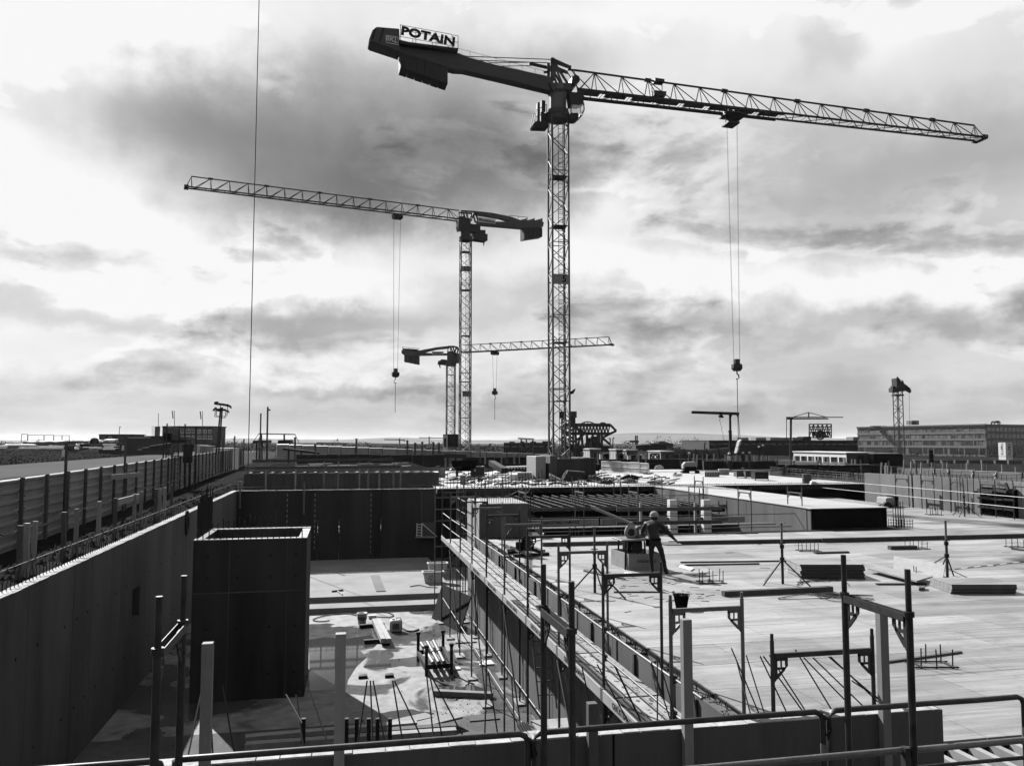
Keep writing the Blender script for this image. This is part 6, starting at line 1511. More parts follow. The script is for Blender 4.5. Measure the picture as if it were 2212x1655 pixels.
for i, (q, lab) in enumerate((([(1302, 1240), (1340, 1247), (1352, 1251), (1310, 1244)], 'dark batten offcut before the saw box, left one'), ([(1262, 1230), (1318, 1243), (1314, 1246), (1260, 1233)], 'dark batten offcut beside the left tripod prop'), ([(1470, 1221), (1500, 1228), (1492, 1233), (1466, 1226)], 'pale splintered offcut right of the saw box'), ([(1350, 1236), (1372, 1240), (1366, 1245), (1344, 1241)], 'white crumpled offcut in front of the saw box'), ([(1985, 1270), (1998, 1270), (1998, 1274), (1985, 1275)], 'small dark wooden block before the low plywood stack'))):
    plate(lab, q, wood_dark if i in (0, 1, 4) else white, 'offcut', 'offcut', .02 if i < 4 else .06, 'offcuts on the near deck')
# dashed measuring line: striped barrier tape lying on the deck
t = thing('barrier_tape', 'dashed black and white tape lying on the deck at right', 'tape', PZ(2130, 1222, 0))
for k in range(11):
    a, b = PZ(2062 + k * 14, 1229 - k * 1.5, .012), PZ(2062 + (k + 1) * 14, 1229 - (k + 1) * 1.5, .012); beam('tape_dash', a, b, .04, .006, white if k % 2 else black, t)
# formwork joists below the deck edge at bottom right
t = thing('open_formwork', 'row of pale timber joists of the unfinished deck at the bottom right corner', 'formwork', (8.5, 7, -.5))
for k in range(14):
    x = 6.9 + k * .29; m = MB(); m.box((x, 4.6 + rng.uniform(-.1, .1), -.24), (x + .085, 8.80, -.04)); m.build('joist', wood_pale, t)
for y in (5.4, 7.4): box('main_beam', (6.7, y, -.46), (11, y + .12, -.25), wood, t)

# ================================================================ far deck and the site behind
TEN = ['', '', 'twenty', 'thirty', 'forty', 'fifty', 'sixty']
def ordinal(n):
    if n < 20: return ORD[n]
    t, u = divmod(n + 1, 10)
    return (TEN[t][:-1] + 'ieth') if u == 0 else TEN[t] + '-' + ORD[u - 1]
FD = .866
def fbox(label, name, cat, x0, x1, y0, y1, depth, mat, z=FD, group=None, parts=None):
    """box facing the view standing on the far deck; returns its root"""
    a = PZ(x0, y1, z); c = a.dot(hfw); t = thing(name, label, cat, a, group)
    facing_box(x0, x1, y0, y1, c, depth, (parts or 'body'), mat, t, z); return t, c
# precast stairs lying on the deck
c = PZ(1225, 1040, FD).dot(hfw)
t = thing('precast_stair', 'upturned precast concrete stair flight with toothed edge before the crane base', 'stair', PZ(1225, 1040, FD))
m = MB(); m.prism([PC(x, y, c) for x, y in ((1213, 1040), (1226, 1016), (1262, 1019), (1256, 1033), (1238, 1041))], hfw * .5); m.build('flight_side', concrete_dark, t)
m = MB(); m.prism([PC(x, y, c - .55) for x, y in ((1209, 1040), (1222, 1017), (1226, 1016), (1213, 1041))], hfw * .08); m.build('flight_edge', concrete_pale, t)  # sunlit edge and teeth painted pale, shaded side painted dark
m = MB(); pts = [(1187, 1033)]
for k in range(8): pts += [(1187 + k * 3.2, 1022 + k * 1.6), (1189.6 + k * 3.2, 1026 + k * 1.6)]
pts += [(1212, 1041)]; m.prism([PC(x, y, c - .6) for x, y in pts], hfw * .3); m.build('step_teeth', concrete_pale, t)
c = PZ(1100, 1020, FD).dot(hfw); t = thing('precast_stair', 'zigzag edged precast stair flight lying flat left of the crane base', 'stair', PZ(1115, 1020, FD)); pts = [(1090, 1011)]
for k in range(8): pts += [(1092 + k * 6.6, 1014 - k * .2), (1096 + k * 6.6, 1009.5 - k * .3)]
pts += [(1146, 1007), (1146, 1006), (1090, 1008)]; m = MB(); m.prism([PC(x, y, c) for x, y in pts], hfw * .5); m.build('step_teeth', white, t)  # white teeth put the sunlight on the zigzag edge into the colour
m = MB(); m.prism([PC(x, y, c + .1) for x, y in ((1088, 1012), (1146, 1008), (1146, 1018), (1090, 1019))], hfw * .4); m.build('flight_side', concrete_dark, t)
m = MB(); m.beam(PC(1062, 1000, 66), PC(1090, 1017, 62), .5, .4); tag(m.build('steel_girder', steel_black, None), 'dark girder tilted against the left stair flight', 'girder', kind='thing')
t, c = fbox('pale concrete block with a dark front foot at the far deck edge', 'concrete_block', 'concrete block', 1118, 1149, 1021, 1037, 1.2, concrete_pale)
facing_box(1100, 1118, 1025, 1044, c - .3, 1.0, 'sunlit_side_slab', white, t, FD); facing_box(1113, 1149, 1037, 1045, c - .2, .6, 'block_foot', steel_black, t, FD)  # white slab puts the sunlight on the block's left side into the colour
# concrete skip and machinery left of the crane base
t = thing('concrete_silo', 'dark round concrete hopper on a stand left of the main crane', 'hopper', PZ(1010, 1030, FD))
p = PZ(1003, 1030, FD); m = MB(); r0 = 1.05
m.lathe((p.x, p.y, FD), [(r0 * .5, .45), (r0 * .95, .9), (r0, 1.25), (r0 * 1.05, 1.28), (r0, 1.3), (r0 * .9, 1.3)], 20); m.build('hopper_shell', black_matt, t)
for k in range(4): a = k * 1.57 + .6; bar('stand_leg', (p.x + r0 * .8 * math.cos(a), p.y + r0 * .8 * math.sin(a), FD), (p.x + r0 * .8 * math.cos(a), p.y + r0 * .8 * math.sin(a), FD + .95), .06, steel_black, t)
t, c = fbox('grey steel cabinet with a small white label beside the round hopper', 'site_cabinet', 'cabinet', 1019, 1046, 1008, 1030, .9, galv_dark); facing_box(1024, 1028, 1014, 1018, c - .03, .02, 'cabinet_label', white, t)
t = thing('pallet_stack', 'stack of four pallets below the round hopper', 'pallets', PZ(1000, 1047, FD))
for k in range(4): facing_box(994, 1005, 1027 + k * 5, 1030.6 + k * 5, 53, 1.0, 'pallet', wood, t); facing_box(994.5, 1004.5, 1030.4 + k * 5, 1032 + k * 5, 53.1, .9, 'pallet_block', steel_black, t)
t, c = fbox('tilted pale board standing left of the round hopper', 'board_panel', 'board', 947, 962, 1012, 1032, .05, concrete_pale); facing_box(950, 956, 1026, 1031, c - .03, .02, 'board_mark', galv, t)
for i, (x0, x1, y, mt) in enumerate(((1045, 1100, 1040, white), (960, 1000, 1044, white), (1046, 1070, 1033, steel_black), (1060, 1095, 1028, white), (1150, 1200, 1040, steel_black), (970, 990, 1036, wood_dark), (1075, 1098, 1046, wood))):
    a, b = PZ(x0, y, FD), PZ(x1, y - .5, FD); m = MB(); m.beam(a + V(0, 0, .06), b + V(0, 0, .08), .5 + .2 * (i % 3), .1); tag(m.build('stacked_board', mt, None), '%s flat sheet left of the crane base, counted from the left' % ORD[[2, 0, 3, 4, 6, 1, 5][i]], 'board', 'boards on the far deck', 'thing')
# scaffold-like rebar stubs along the deck edge
t = thing('edge_starter_bars', 'row of thin upright rebars along the edge of the far deck', 'rebar', (10, FWY + .3, FD))
x = 5.7
while x < 16:
    bar('starter_bar', (x, FWY + .3, FD), (x + rng.uniform(-.05, .05), FWY + .3, FD + rng.uniform(.5, 1.3)), .018, rust, t, 4); x += .21
# frame panels leaning in a row
segs = [(1295, 1321, 998, 1018), (1314, 1346, 996.5, 1019), (1346, 1374, 998.5, 1022), (1372, 1394, 1000, 1023), (1392, 1411, 1001, 1024)]
pA, pB = V(24.6, 75.5, 0), V(25.9, 66.4, 0)
cut = [0, .24, .46, .66, .84, 1.0]
for i in range(5):
    a, b = lerp(pA, pB, cut[i]), lerp(pA, pB, cut[i + 1] - .012); d = (b - a).normalized(); n_ = V(d.y, -d.x, 0); n_ = n_ if n_.x < 0 else -n_; hh = .95 + .04 * (i % 2); sh_ = n_ * (.06 * (i % 2)); a = a + sh_; b = b + sh_
    t = thing('ribbed_shutter', '%s upright ribbed formwork panel right of the crane base, counted from the left' % ORD[i], 'formwork panel', (a.x, a.y, FD), 'formwork panels on the far deck')
    beam('panel_back', a + V(0, 0, FD + hh / 2), b + V(0, 0, FD + hh / 2), .05, hh, galv_dark, t)
    for z in (.04, .47, hh - .04): beam('panel_rim', a + n_ * .08 + V(0, 0, FD + z), b + n_ * .08 + V(0, 0, FD + z), .12, .07, white, t)
    k = int((b - a).length / .22)
    for q in range(k + 1): r_ = lerp(a, b, q / k) + n_ * .07; beam('panel_rib', r_ + V(0, 0, FD), r_ + V(0, 0, FD + hh - .06), .07, .09, white, t, up=(d.x, d.y, 0))
t, c = fbox('dark upright formwork panel just right of the crane base', 'ribbed_shutter', 'formwork panel', 1271, 1295, 1003, 1017, .3, black_matt, group='formwork panels on the far deck'); facing_box(1271, 1295, 1002, 1003.4, c - .1, .4, 'panel_rim', galv, t)
for k in range(5): facing_box(1273 + k * 4.5, 1274 + k * 4.5, 1004, 1017, c - .06, .05, 'panel_rib', galv_dark, t, FD)
for i, (x0, x1, y0, y1) in enumerate(((1522, 1554, 1017, 1030), (1553, 1575, 1013, 1026))):
    t, c = fbox(['left', 'right'][i] + ' low ribbed formwork panel standing before the pole crane', 'ribbed_shutter', 'formwork panel', x0, x1, y0 + 3, y1, .1, galv, group='formwork panels on the far deck'); facing_box(x0 - .3, x1 + .3, y0, y0 + 2.5, c - .1, .25, 'panel_rim', white, t)
    for k in range(9): xx = x0 + k * (x1 - x0) / 9; facing_box(xx, xx + .9, y0 + 1, y1, c - .12, .1, 'panel_rib', white, t, FD)
# crates
for i, (x0, x1, y0, y1, mt, lab) in enumerate(((1592, 1610, 1017, 1032, galv, 'slatted steel crate, left half of the double crate on the far deck'), (1611, 1626, 1017, 1033, wood_dark, 'dark steel crate, right half of the double crate on the far deck'), (1631, 1660, 1019, 1037, steel_black, 'dark lattice box crate alone on the far deck'))):
    t, c = fbox(lab, 'steel_crate', 'crate', x0, x1, y0 + 1, y1 - 2, 1.0, mt, z=FD + .1, group='crates on the far deck')
    facing_box(x0 - .3, x1 + .3, y0, y0 + 1.2, c - .06, 1.1, 'crate_rim', steel_black, t)
    for u in (x0, x1 - 1.2): facing_box(u, u + 1.2, y0, y1, c - .05, .1, 'crate_foot', steel_black, t, FD)
    for k in range(4): facing_box(x0 + 1.5, x1 - 1.5, y0 + 3 + k * 3, y0 + 4.2 + k * 3, c - .03, .03, 'crate_slat', galv if i == 0 else galv_dark, t)
p = PZ(1743, 1044, FD); t = thing('concrete_drum', 'upright grey drum standing on the far deck near its right end', 'drum', p); m = MB(); r0 = .30; m.lathe(p, [(.001, 0), (r0, 0), (r0, .62), (r0 * .9, .64), (.001, .64)], 18); m.build('drum_shell', concrete, t); m = MB(); m.lathe(p, [(r0 * 1.02, .2), (r0 * 1.03, .22), (r0 * 1.02, .24)], 18); m.build('drum_band', galv_dark, t)
m = MB(); p = PZ(1757, 1046, FD); m.prism([p + V(-.25, 0, 0), p + V(.3, 0, 0), p + V(.2, .1, .16), p + V(-.1, .1, .2)], (0, .1, 0)); tag(m.build('white_bag', white, None), 'small white bag beside the upright drum', 'bag', kind='thing')
# compressor on wheels
t = thing('compressor', 'wheeled compressor with pale hood beside a worker on the far deck', 'compressor', PZ(1492, 1022, FD)); c = PZ(1492, 1022, FD).dot(hfw)
m = MB(); m.prism([PC(x, y, c) for x, y in ((1474, 1004), (1479, 998), (1500, 997), (1504, 1006), (1504, 1010), (1474, 1012))], hfw * .4); m.build('hood', concrete_pale, t)
facing_box(1480, 1504, 1008, 1018, c - .5, 1.0, 'engine_body', black_matt, t)
for x in (1478, 1484, 1506): m = MB(); q = PC(x, 1020.5, c - .4); m.bar(q - hfw * .15, q + hfw * .15, .2, 14); m.build('wheel', rubber, t)
bar('tow_bar', PC(1474, 1016, c - .3), PC(1470, 1021, c - .3), .05, steel_black, t)
# generator near the right wall
t = thing('generator', 'white towable generator casting a long shadow before the right wall', 'generator', PZ(1922, 1094, 0)); c = PZ(1912, 1095, 0).dot(hfw)
m = MB(); m.prism([PC(x, y, c) for x, y in ((1904, 1074), (1922, 1073), (1922, 1091), (1903, 1089))], hfw * .6); m.build('hood', concrete_pale, t, bevel=.04); facing_box(1922, 1941, 1073, 1093, c + .1, 1.1, 'engine_side', black_matt, t)
m = MB(); q = PC(1916, 1093.5, c - .6); m.bar(q - hfw * .12, q + hfw * .12, .24, 14); m.build('wheel', rubber, t); bar('tow_bar', PC(1903, 1091, c), PC(1893, 1095, c), .05, steel_black, t)
facing_box(1934, 1938, 1092, 1098, c, .2, 'support_leg', steel_black, t)
# dark formwork on the right wall
t = thing('wall_formwork', 'black steel wall formwork fixed to the right concrete wall', 'formwork', (31.5, 32, 0))
for k, (u, v) in enumerate(((2123, 2151), (2152, 2177), (2178, 2200))):
    a, b = PXp(u, 1090, 31.6), PXp(v, 1090, 31.6); m = MB(); m.box((31.42, b.y, .02), (31.58, a.y - .03, 1.38)); m.build('form_panel', black_matt, t)
    for z in (.35, .8, 1.2): box('waler', (31.3, b.y, z), (31.42, a.y, z + .1), galv_dark if z > .5 else steel_black, t)
m = MB()
for (x0, y0, x1, y1) in ((2105, 1063, 2145, 1062), (2150, 1058, 2175, 1063), (2156, 1046, 2172, 1050), (2172, 1044, 2178, 1058)): m.beam(PXp(x0, y0, 31.2), PXp(x1, y1, 31.2), .1, .12)
m.build('clamp_bar', galv_dark, t)
for i, x in enumerate((1973, 1992, 2037, 2055, 2070, 2076, 2093, 2104)):
    p = PXp(x, 1100, 31.0); m = MB(); m.bar((31.0, p.y, 0), (31.0 + rng.uniform(-.05, .05), p.y, 1.9), .022 if i else .05, 5); tag(m.build('tall_rebar', rust, None), '%s thin upright bar before the right concrete wall, counted from the left' % ORD[i], 'rebar', 'bars before the right wall', 'thing')
# rebar fence along the back of the far deck
t = thing('rebar_fence', 'long row of upright rebars behind the far deck at right', 'rebar', PZ(1780, 1036, FD))
A_, B2 = PZ(1664, 1026, FD), PZ(1886, 1047, FD); n = 150
for k in range(n):
    p = lerp(A_, B2, k / n); bar('upright_bar', p, p + V(rng.uniform(-.05, .05), 0, rng.uniform(.55, .9)), .018, rust, t, 4)
for z in (.12, .3, .5, .65): bar('cross_bar', A_ + V(0, 0, z), B2 + V(0, 0, z), .02, rust, t, 4)
t = thing('rebar_fence', 'tall wide rebar cage behind the upright row near the long white cabin', 'rebar', PZ(1780, 1020, FD)); A_, B2 = PC(1690, 1012, 66), PC(1880, 1025, 60)
for k in range(90): p = lerp(A_, B2, k / 90); bar('upright_bar', (p.x, p.y, FD), (p.x, p.y, p.z + rng.uniform(-.1, .4)), .02, rust, t, 4)
for z in (.3, .7, 1.1): bar('cross_bar', V(A_.x, A_.y, FD + z), V(B2.x, B2.y, FD + z), .025, rust, t, 4)
# debris: wrapped bundles and loose bars
def heap(label, x, y, w, h, z, mat, seed, cat='bundle'):
    p = PZ(x, y, z); r = random.Random(seed); m = MB(); n = 9
    for j in range(6):
        for i in range(14):
            a = i / 14 * 6.283; ph = j / 5 * 1.5; k = 1 + r.uniform(-.22, .22); m.v.append((p.x + w * math.cos(a) * math.cos(ph) * k, p.y + w * .5 * math.sin(a) * math.cos(ph) * k, z - .03 + h * math.sin(ph) * k))
    for j in range(5):
        for i in range(14): m.f.append((j * 14 + i, j * 14 + (i + 1) % 14, j * 14 + 14 + (i + 1) % 14, j * 14 + 14 + i)); m.mi.append(0)
    return tag(m.build('tarp_bundle', mat, None, smooth=False), label, cat, 'bundles on the far deck', 'thing')
heap('grey tarpaulin bundle right of the upturned stair', 1283, 1041, .55, .5, FD, concrete, 1); heap('darker low tarpaulin bundle right of the grey one', 1310, 1045, .5, .3, FD, galv_dark, 2)
heap('white sack heap behind the far deck formwork panels', 1424, 1012, .5, .35, FD, white, 3); heap('black tarpaulin heap on the far deck right of the bundles', 1362, 1036, .8, .35, FD, black_matt, 4)
for i in range(9):
    x0 = 1300 + i * 15 + rng.uniform(-8, 8); y0 = 1033 + rng.uniform(0, 12); a, b = PZ(x0, y0, FD + .05), PZ(x0 + rng.uniform(20, 45), y0 + rng.uniform(-5, 7), FD + .08)
    m = MB(); m.beam(a, b, .12, .08); tag(m.build('loose_timber', [wood_dark, steel_black, white][i % 3], None), '%s loose timber among the bundles on the far deck, counted from the left' % ORD[i], 'timber', 'loose timbers on the far deck', 'thing')
# timber stakes behind the deck
xs = [(1292, 979, 993), (1333, 980, 996), (1379, 979, 995), (1395, 978, 996), (1471.5, 980, 997), (1498, 980, 997), (1505, 982, 996), (1519, 980, 996), (1526, 981, 997), (1542, 980, 997), (1550, 979, 996), (1567, 981, 997), (1590, 982, 994), (1594, 982, 996), (1608, 982, 998), (1613, 983, 998), (1620, 983, 998), (1624, 982, 999), (1631, 983, 999), (1637, 983, 999), (1644, 984, 1000), (1648, 984, 1001), (1657, 984, 1001), (1662, 984, 1001),
      (1790, 989, 1010), (1806, 989, 1011), (1841, 992, 1018), (1847, 992, 1018), (1862, 993, 1018), (1903, 999, 1022), (1913, 1000, 1022), (1919, 995, 1022), (1951, 993, 1020), (1967, 997, 1022), (1979, 997, 1022), (1989, 998, 1026), (2013, 999, 1030), (2020, 998, 1030), (2036, 998, 1030), (2047, 999, 1030), (2076, 1000, 1032), (2089, 1000, 1032), (2121, 1002, 1032), (2133, 1002, 1034), (2167, 1003, 1036), (2195, 1009, 1040),
      (1037, 975, 990), (1048, 977, 993), (1083, 978, 992), (1096, 978, 992), (1111, 978, 993), (1122, 978, 993), (1154, 978, 990), (1170, 979, 990)]
xs.sort()
for i, (x, y0, y1) in enumerate(xs):
    cc = 72 if x > 1850 else (88 if x > 1200 else 92)
    a, b = PC(x, y1, cc), PC(x, y0, cc); w = .11 if x > 1850 else .15
    m = MB(); lean = rng.uniform(-.08, .08) if i % 4 else rng.uniform(-.25, .25); m.beam((a.x, a.y, a.z - .5), (b.x + lean, b.y, b.z), w, .05, up=(hfw.x, hfw.y, 0)); tag(m.build('guard_stake', wood_pale if i % 3 else concrete, None), '%s pale timber stake in the row behind the far deck, counted from the left' % ordinal(i), 'stake', 'stakes behind the far deck', 'thing')
# low dark wall / formwork band behind the far deck
for i, (x0, x1, y0, y1, c, mt, lab) in enumerate(((1260, 1520, 992, 1008, 90, hall, 'long low dark formwork band behind the ribbed panels'), (1520, 1700, 996, 1012, 86, hall, 'long low dark formwork band behind the crates'), (1000, 1160, 988, 1004, 95, soil, 'long low dark mound before the far hoarding'), (640, 960, 982, 996, 100, hall, 'long low dark formwork band before the far hoarding at left'), (1700, 1910, 1004, 1024, 74, hall, 'dark formwork band behind the tall rebar cage'), (1180, 1262, 988, 1000, 92, hall, 'dark formwork band behind the crane base'))):
    p = PC((x0 + x1) / 2, y1, c); t = thing('formwork_band', lab, 'formwork', (p.x, p.y, GZ), 'dark formwork bands'); n = int((x1 - x0) / 22)
    for k in range(n): u = x0 + k * (x1 - x0) / n; facing_box(u, u + (x1 - x0) / n - .5, y0 + rng.uniform(-.8, .8), y1, c + rng.uniform(-.15, .15), .5, 'band_panel', mt, t, GZ)
# small uncountable clutter on the far deck and by the walkway end
r5 = random.Random(31)
for (nm, lab, mt, n, box_) in (('pale_scraps', 'pale scraps and offcuts strewn over the far deck left of the crane', white, 50, (945, 1180, 1018, 1049)), ('dark_scraps', 'dark scraps of steel and timber strewn over the far deck left of the crane', steel_black, 170, (940, 1190, 1008, 1049)), ('deck_scraps', 'dark scraps strewn around the bundles on the far deck', wood_dark, 90, (1200, 1460, 1022, 1048))):
    m = MB()
    for k in range(n):
        p = PZ(r5.uniform(box_[0], box_[1]), r5.uniform(box_[2], box_[3]), FD); a = r5.uniform(-.5, .5) if k % 3 else r5.uniform(0, 3); l = r5.uniform(.1, .9); h = r5.uniform(.02, .12)
        m.beam(p + V(0, 0, h / 2), p + V(math.cos(a) * l, math.sin(a) * l, h / 2 + r5.uniform(0, .12)), r5.uniform(.04, .3), h)
    tag(m.build(nm, mt, None), lab, 'scraps', kind='stuff')
t = thing('pit_stair_tower', 'dense scaffold tower of crossing tubes at the end of the walkway', 'scaffold', (6.3, 37, FL))
for x in (5.3, 6.3, 7.4, 8.4):
    for y in (36.4, 38.0):
        bar('standard', (x, y, FL), (x, y, 1.3 + r5.uniform(0, .7)), .026, galv if r5.random() < .5 else galv_dark, t)
for k in range(9):
    z = -1.6 + k * .38; bar('ledger', (5.1, 36.4, z), (8.6, 36.4, z + r5.uniform(-.05, .05)), .02, galv_dark if k % 3 else galv, t)
for (a, b) in (((5.3, 36.4, -1), (6.3, 36.4, 1.1)), ((7.4, 36.4, -1), (6.3, 36.4, 1.1)), ((7.4, 36.4, .3), (8.4, 36.4, 1.5)), ((5.3, 38, 0), (8.4, 38, 1.4))): bar('brace', a, b, .02, galv, t)
for k in range(14): u = 5.2 + k * .24; bar('starter_bar', (u, 35.4, -.2), (u + r5.uniform(-.1, .1), 35.4, 1.2 + r5.uniform(0, .5)), .012, rust, t, 4)
# white pipe and plank stacks at right
rows = [(2016, 2060, 1013, 1022, 70), (2048, 2110, 1014, 1027, 68), (2100, 2160, 1017, 1030, 66), (2150, 2212, 1020, 1034, 64), (1830, 1880, 1002, 1010, 80), (1872, 1925, 1005, 1014, 78), (1676, 1712, 992, 1004, 84), (1712, 1770, 995, 1006, 82), (1770, 1830, 998, 1008, 82)]
rows.sort()
for i, (x0, x1, y0, y1, c) in enumerate(rows):
    a = PC(x0, y1, c); t = thing('pipe_stack', '%s stack of long white pipes behind the site wall, counted from the left' % ORD[i], 'pipes', (a.x, a.y, a.z), 'white pipe stacks'); n = 4
    for k in range(n):
        yy = y0 + (k + .5) * (y1 - y0) / n; r0 = (y1 - y0) / n * .40 * c / F; bar('pipe', PC(x0 + rng.uniform(-3, 3), yy, c), PC(x1 + rng.uniform(-3, 3), yy + .8, c), r0, white, t, 8)
    for u in (x0 + 3, x1 - 3): facing_box(u, u + 1.5, y0, y1 + 3, c - .15, .3, 'stack_post', steel_black, t, GZ)
# cabins and containers
def cabin(label, x0, x1, y0, y1, c, depth, wall_m, roof_m=white, wins=0, name='site_cabin', group='site cabins', door=None, wy=None):
    p = PC(x0, y1, c); t = thing(name, label, 'cabin', (p.x, p.y, GZ), group); facing_box(x0, x1, y0, y1, c, depth, 'wall', wall_m, t, min(GZ, p.z)); facing_box(x0 - .5, x1 + .5, y0 - 1.6, y0, c - .12, depth + .24, 'roof', roof_m, t)
    for k in range(wins):
        w = (x1 - x0) / wins; u = x0 + k * w + w * .16; v = x0 + (k + 1) * w - w * .12
        y2, y3 = wy or (y0 + (y1 - y0) * .3, y0 + (y1 - y0) * .85); f = facing_box(u, v, y2, y3, c - .05, .04, 'window', white, t)
        e = (v - u) / 3
        for q in range(3): facing_box(u + q * e + e * .1, u + (q + 1) * e - e * .08, y2 + .4, y3 - .3, c - .08, .02, 'pane', glass_dark if (q + k) % 3 else blind, f)
    if door: facing_box(door[0], door[1], y0 + (y1 - y0) * .25, y1, c - .05, .05, 'door', steel_black, t)
    return t
def grid_box(xa, xm, xb, y0, y1, c, name, mat, parent, zb=None, grow=0.0):
    """box on the site grid: sunny west face from xa to the near corner xm, shaded front from xm to xb; y0,y1,c at the near corner"""
    n_ = PC(xm, y0, c); X, Y = n_.x, n_.y; far = PXp(xa, y0, X).y; right = PYp(xb, y0, Y).x; z0 = PC(xm, y1, c).z if zb is None else zb
    m = MB(); m.box((X - grow, Y - grow, z0), (right + grow, far + grow, n_.z)); return m.build(name, mat, parent), X, Y, far, right, n_.z, z0
def grid_cabin(label, xa, xm, xb, y0, y1, c, west, roof_m, wins=0, name='site_cabin', group='site cabins', front=None, door=True):
    p = PC(xm, y1, c); t = thing(name, label, 'cabin', (p.x, p.y, GZ), group); zb = min(GZ, p.z)
    _, X, Y, far, right, z1, z0 = grid_box(xa, xm, xb, y0, y1, c, 'wall', west, t, zb)
    box('roof', (X - .12, Y - .12, z1), (right + .12, far + .12, z1 + .12), roof_m, t)
    if front: box('front_shade_sheet', (X + .02, Y - .05, z0 + .02), (right - .02, Y - .006, z1 - .02), front, t)  # darker sheet puts the shade of the front face into its colour
    for k in range(wins):
        w = (far - Y) / wins; a, b = Y + k * w + w * .14, Y + (k + 1) * w - w * .14; zl, zh = z0 + (z1 - z0) * .15, z0 + (z1 - z0) * .70
        f = box('window', (X - .05, a, zl), (X - .004, b, zh), white, t)
        for q in range(3): e = (b - a) / 3; box('pane', (X - .08, a + q * e + e * .07, zl + .06), (X - .052, a + (q + 1) * e - e * .07, zh - .06), glass_dark if (q + k) % 4 else blind, f)
    n = max(2, int((right - X) / .6))
    if not wins:
        for k in range(n): xx = X + (k + .5) * (right - X) / n; box('container_rib', (xx - .05, Y - .1, z0), (xx + .05, Y - (.052 if front else .004), z1 - .05), front or west, t)  # front ribs carry the same painted shade tone
        n2 = max(2, int((far - Y) / .6))
        for k in range(n2): yy = Y + (k + .5) * (far - Y) / n2; box('container_rib', (X - .05, yy - .05, z0), (X - .004, yy + .05, z1 - .05), west, t)
    if door: box('door', (X + (right - X) * .4, Y - .13, z0), (X + (right - X) * .62, Y - .11, z0 + (z1 - z0) * .82), steel_black, t)
    return t
grid_cabin('long white cabin with seven dark windows in front of the black hall', 1714, 1828, 1886, 979, 1003, 105, white, white, 7, front=brick)
cabin('black flat-roofed hut left of the low terrace wall', 1887, 1950, 981, 1008, 104, 5, black_matt, galv, 0)
for i, (xa, xm, xb, y0, y1, lab) in enumerate(((1259.5, 1274, 1296, 971, 993, 'container with white end nearest the main crane mast'), (1317, 1331, 1344, 972, 993, 'container with white end left of the middle of the row'), (1345, 1353, 1376, 973, 997, 'container with narrow white end and long ribbed grey side'), (1401, 1427, 1453, 976, 998, 'container with wide white end behind the cross-braced trestle'))):
    grid_cabin(lab, xa, xm, xb, y0, y1, 104 + i % 2, white, white, 0, 'site_container', 'containers in a row behind the far deck', front=concrete)
t = thing('braced_trestle', 'dark cross-braced trestle in front of the white container', 'trestle', PC(1412, 996, 100))
for (x0, y0, x1, y1) in ((1405, 981, 1424, 981), (1405, 981, 1405, 997), (1424, 981, 1424, 997), (1406, 982, 1415, 993), (1415, 982, 1406, 993), (1416, 982, 1424, 993), (1424, 982, 1415, 993), (1405, 993, 1424, 993)): bar('trestle_bar', PC(x0, y0, 100), PC(x1, y1, 100), .09, steel_black, t, 4)
heap('black scrap heap in front of the containers near the mast', 1286, 990, 1.8, 1.0, GZ, black_matt, 8, 'heap')
for i, (x0, x1, y0, y1, mt) in enumerate(((1296, 1302, 981, 993, white), (1347, 1350, 977, 996, white), (1356, 1363, 984, 993, white), (1386, 1394, 982, 992, white), (1340, 1346, 980, 1000, black_matt), (1306, 1316, 980, 992, black_matt), (1365, 1372, 983, 992, black_matt), (1377, 1388, 984, 994, steel_black))):
    t, c = fbox('%s upright cupboard-like box standing before the container row, counted from the left' % ORD[[0, 3, 4, 7, 2, 1, 5, 6][i]], 'toolbox', 'box', x0, x1, y0, y1, .6, mt, z=PC(x0, y1, 98).z, group='boxes before the containers'); facing_box(x0 - .3, x1 + .3, y0 - .6, y0, PC(x0, y1, 98).dot(hfw) - .1, .8, 'box_lid', galv, t)
# lattice cages by the mast
t = thing('scaffold_stack', 'tangle of stacked scaffold frames right of the main crane mast', 'scaffold', PC(1250, 990, 95))
for k in range(14): u = 1236 + rng.uniform(0, 24); v = 962 + rng.uniform(0, 10); bar('stacked_bar', PC(u, v, 95), PC(u + rng.uniform(-1, 2), 994, 95), .05, steel_black if k % 3 else galv, t, 4)
for k in range(6): v = 963 + k * 5; bar('stacked_bar', PC(1236, v, 94.8), PC(1262, v + rng.uniform(-1, 1), 94.8), .05, steel_black, t, 4)
# draped grey net fence on leaning poles
t = thing('net_fence', 'grey sheet net draped over leaning poles behind the far deck', 'net fence', PC(1520, 985, 120)); m = MB(); nx = 26
top = lambda x: 968 + 5 * math.sin((x - 1440) / 140 * 3.0) - (x - 1440) * .028
for k in range(nx + 1):
    x = 1440 + k * 5.3; q = 120 + math.sin(k * .9) * .12; m.v += [tuple(PC(x, top(x), q)), tuple(PC(x + 1.5, (top(x) + 990) / 2, q - .15)), tuple(PC(x + 3, 990, q))]
for k in range(nx):
    for j in range(2): a = k * 3 + j; m.f.append((a, a + 3, a + 4, a + 1)); m.mi.append(0)
o = m.build('net_sheet', M('grey_net', .10, .9, .3, 1.5, 0, spec=0), t, smooth=True); sm = o.modifiers.new('thick', 'SOLIDIFY'); sm.thickness = .05
for x in (1452, 1477, 1502, 1526, 1551, 1574): bar('net_pole', PC(x, top(x) - 2, 119), PC(x + 5, 992, 119), .09, steel_black, t, 5)
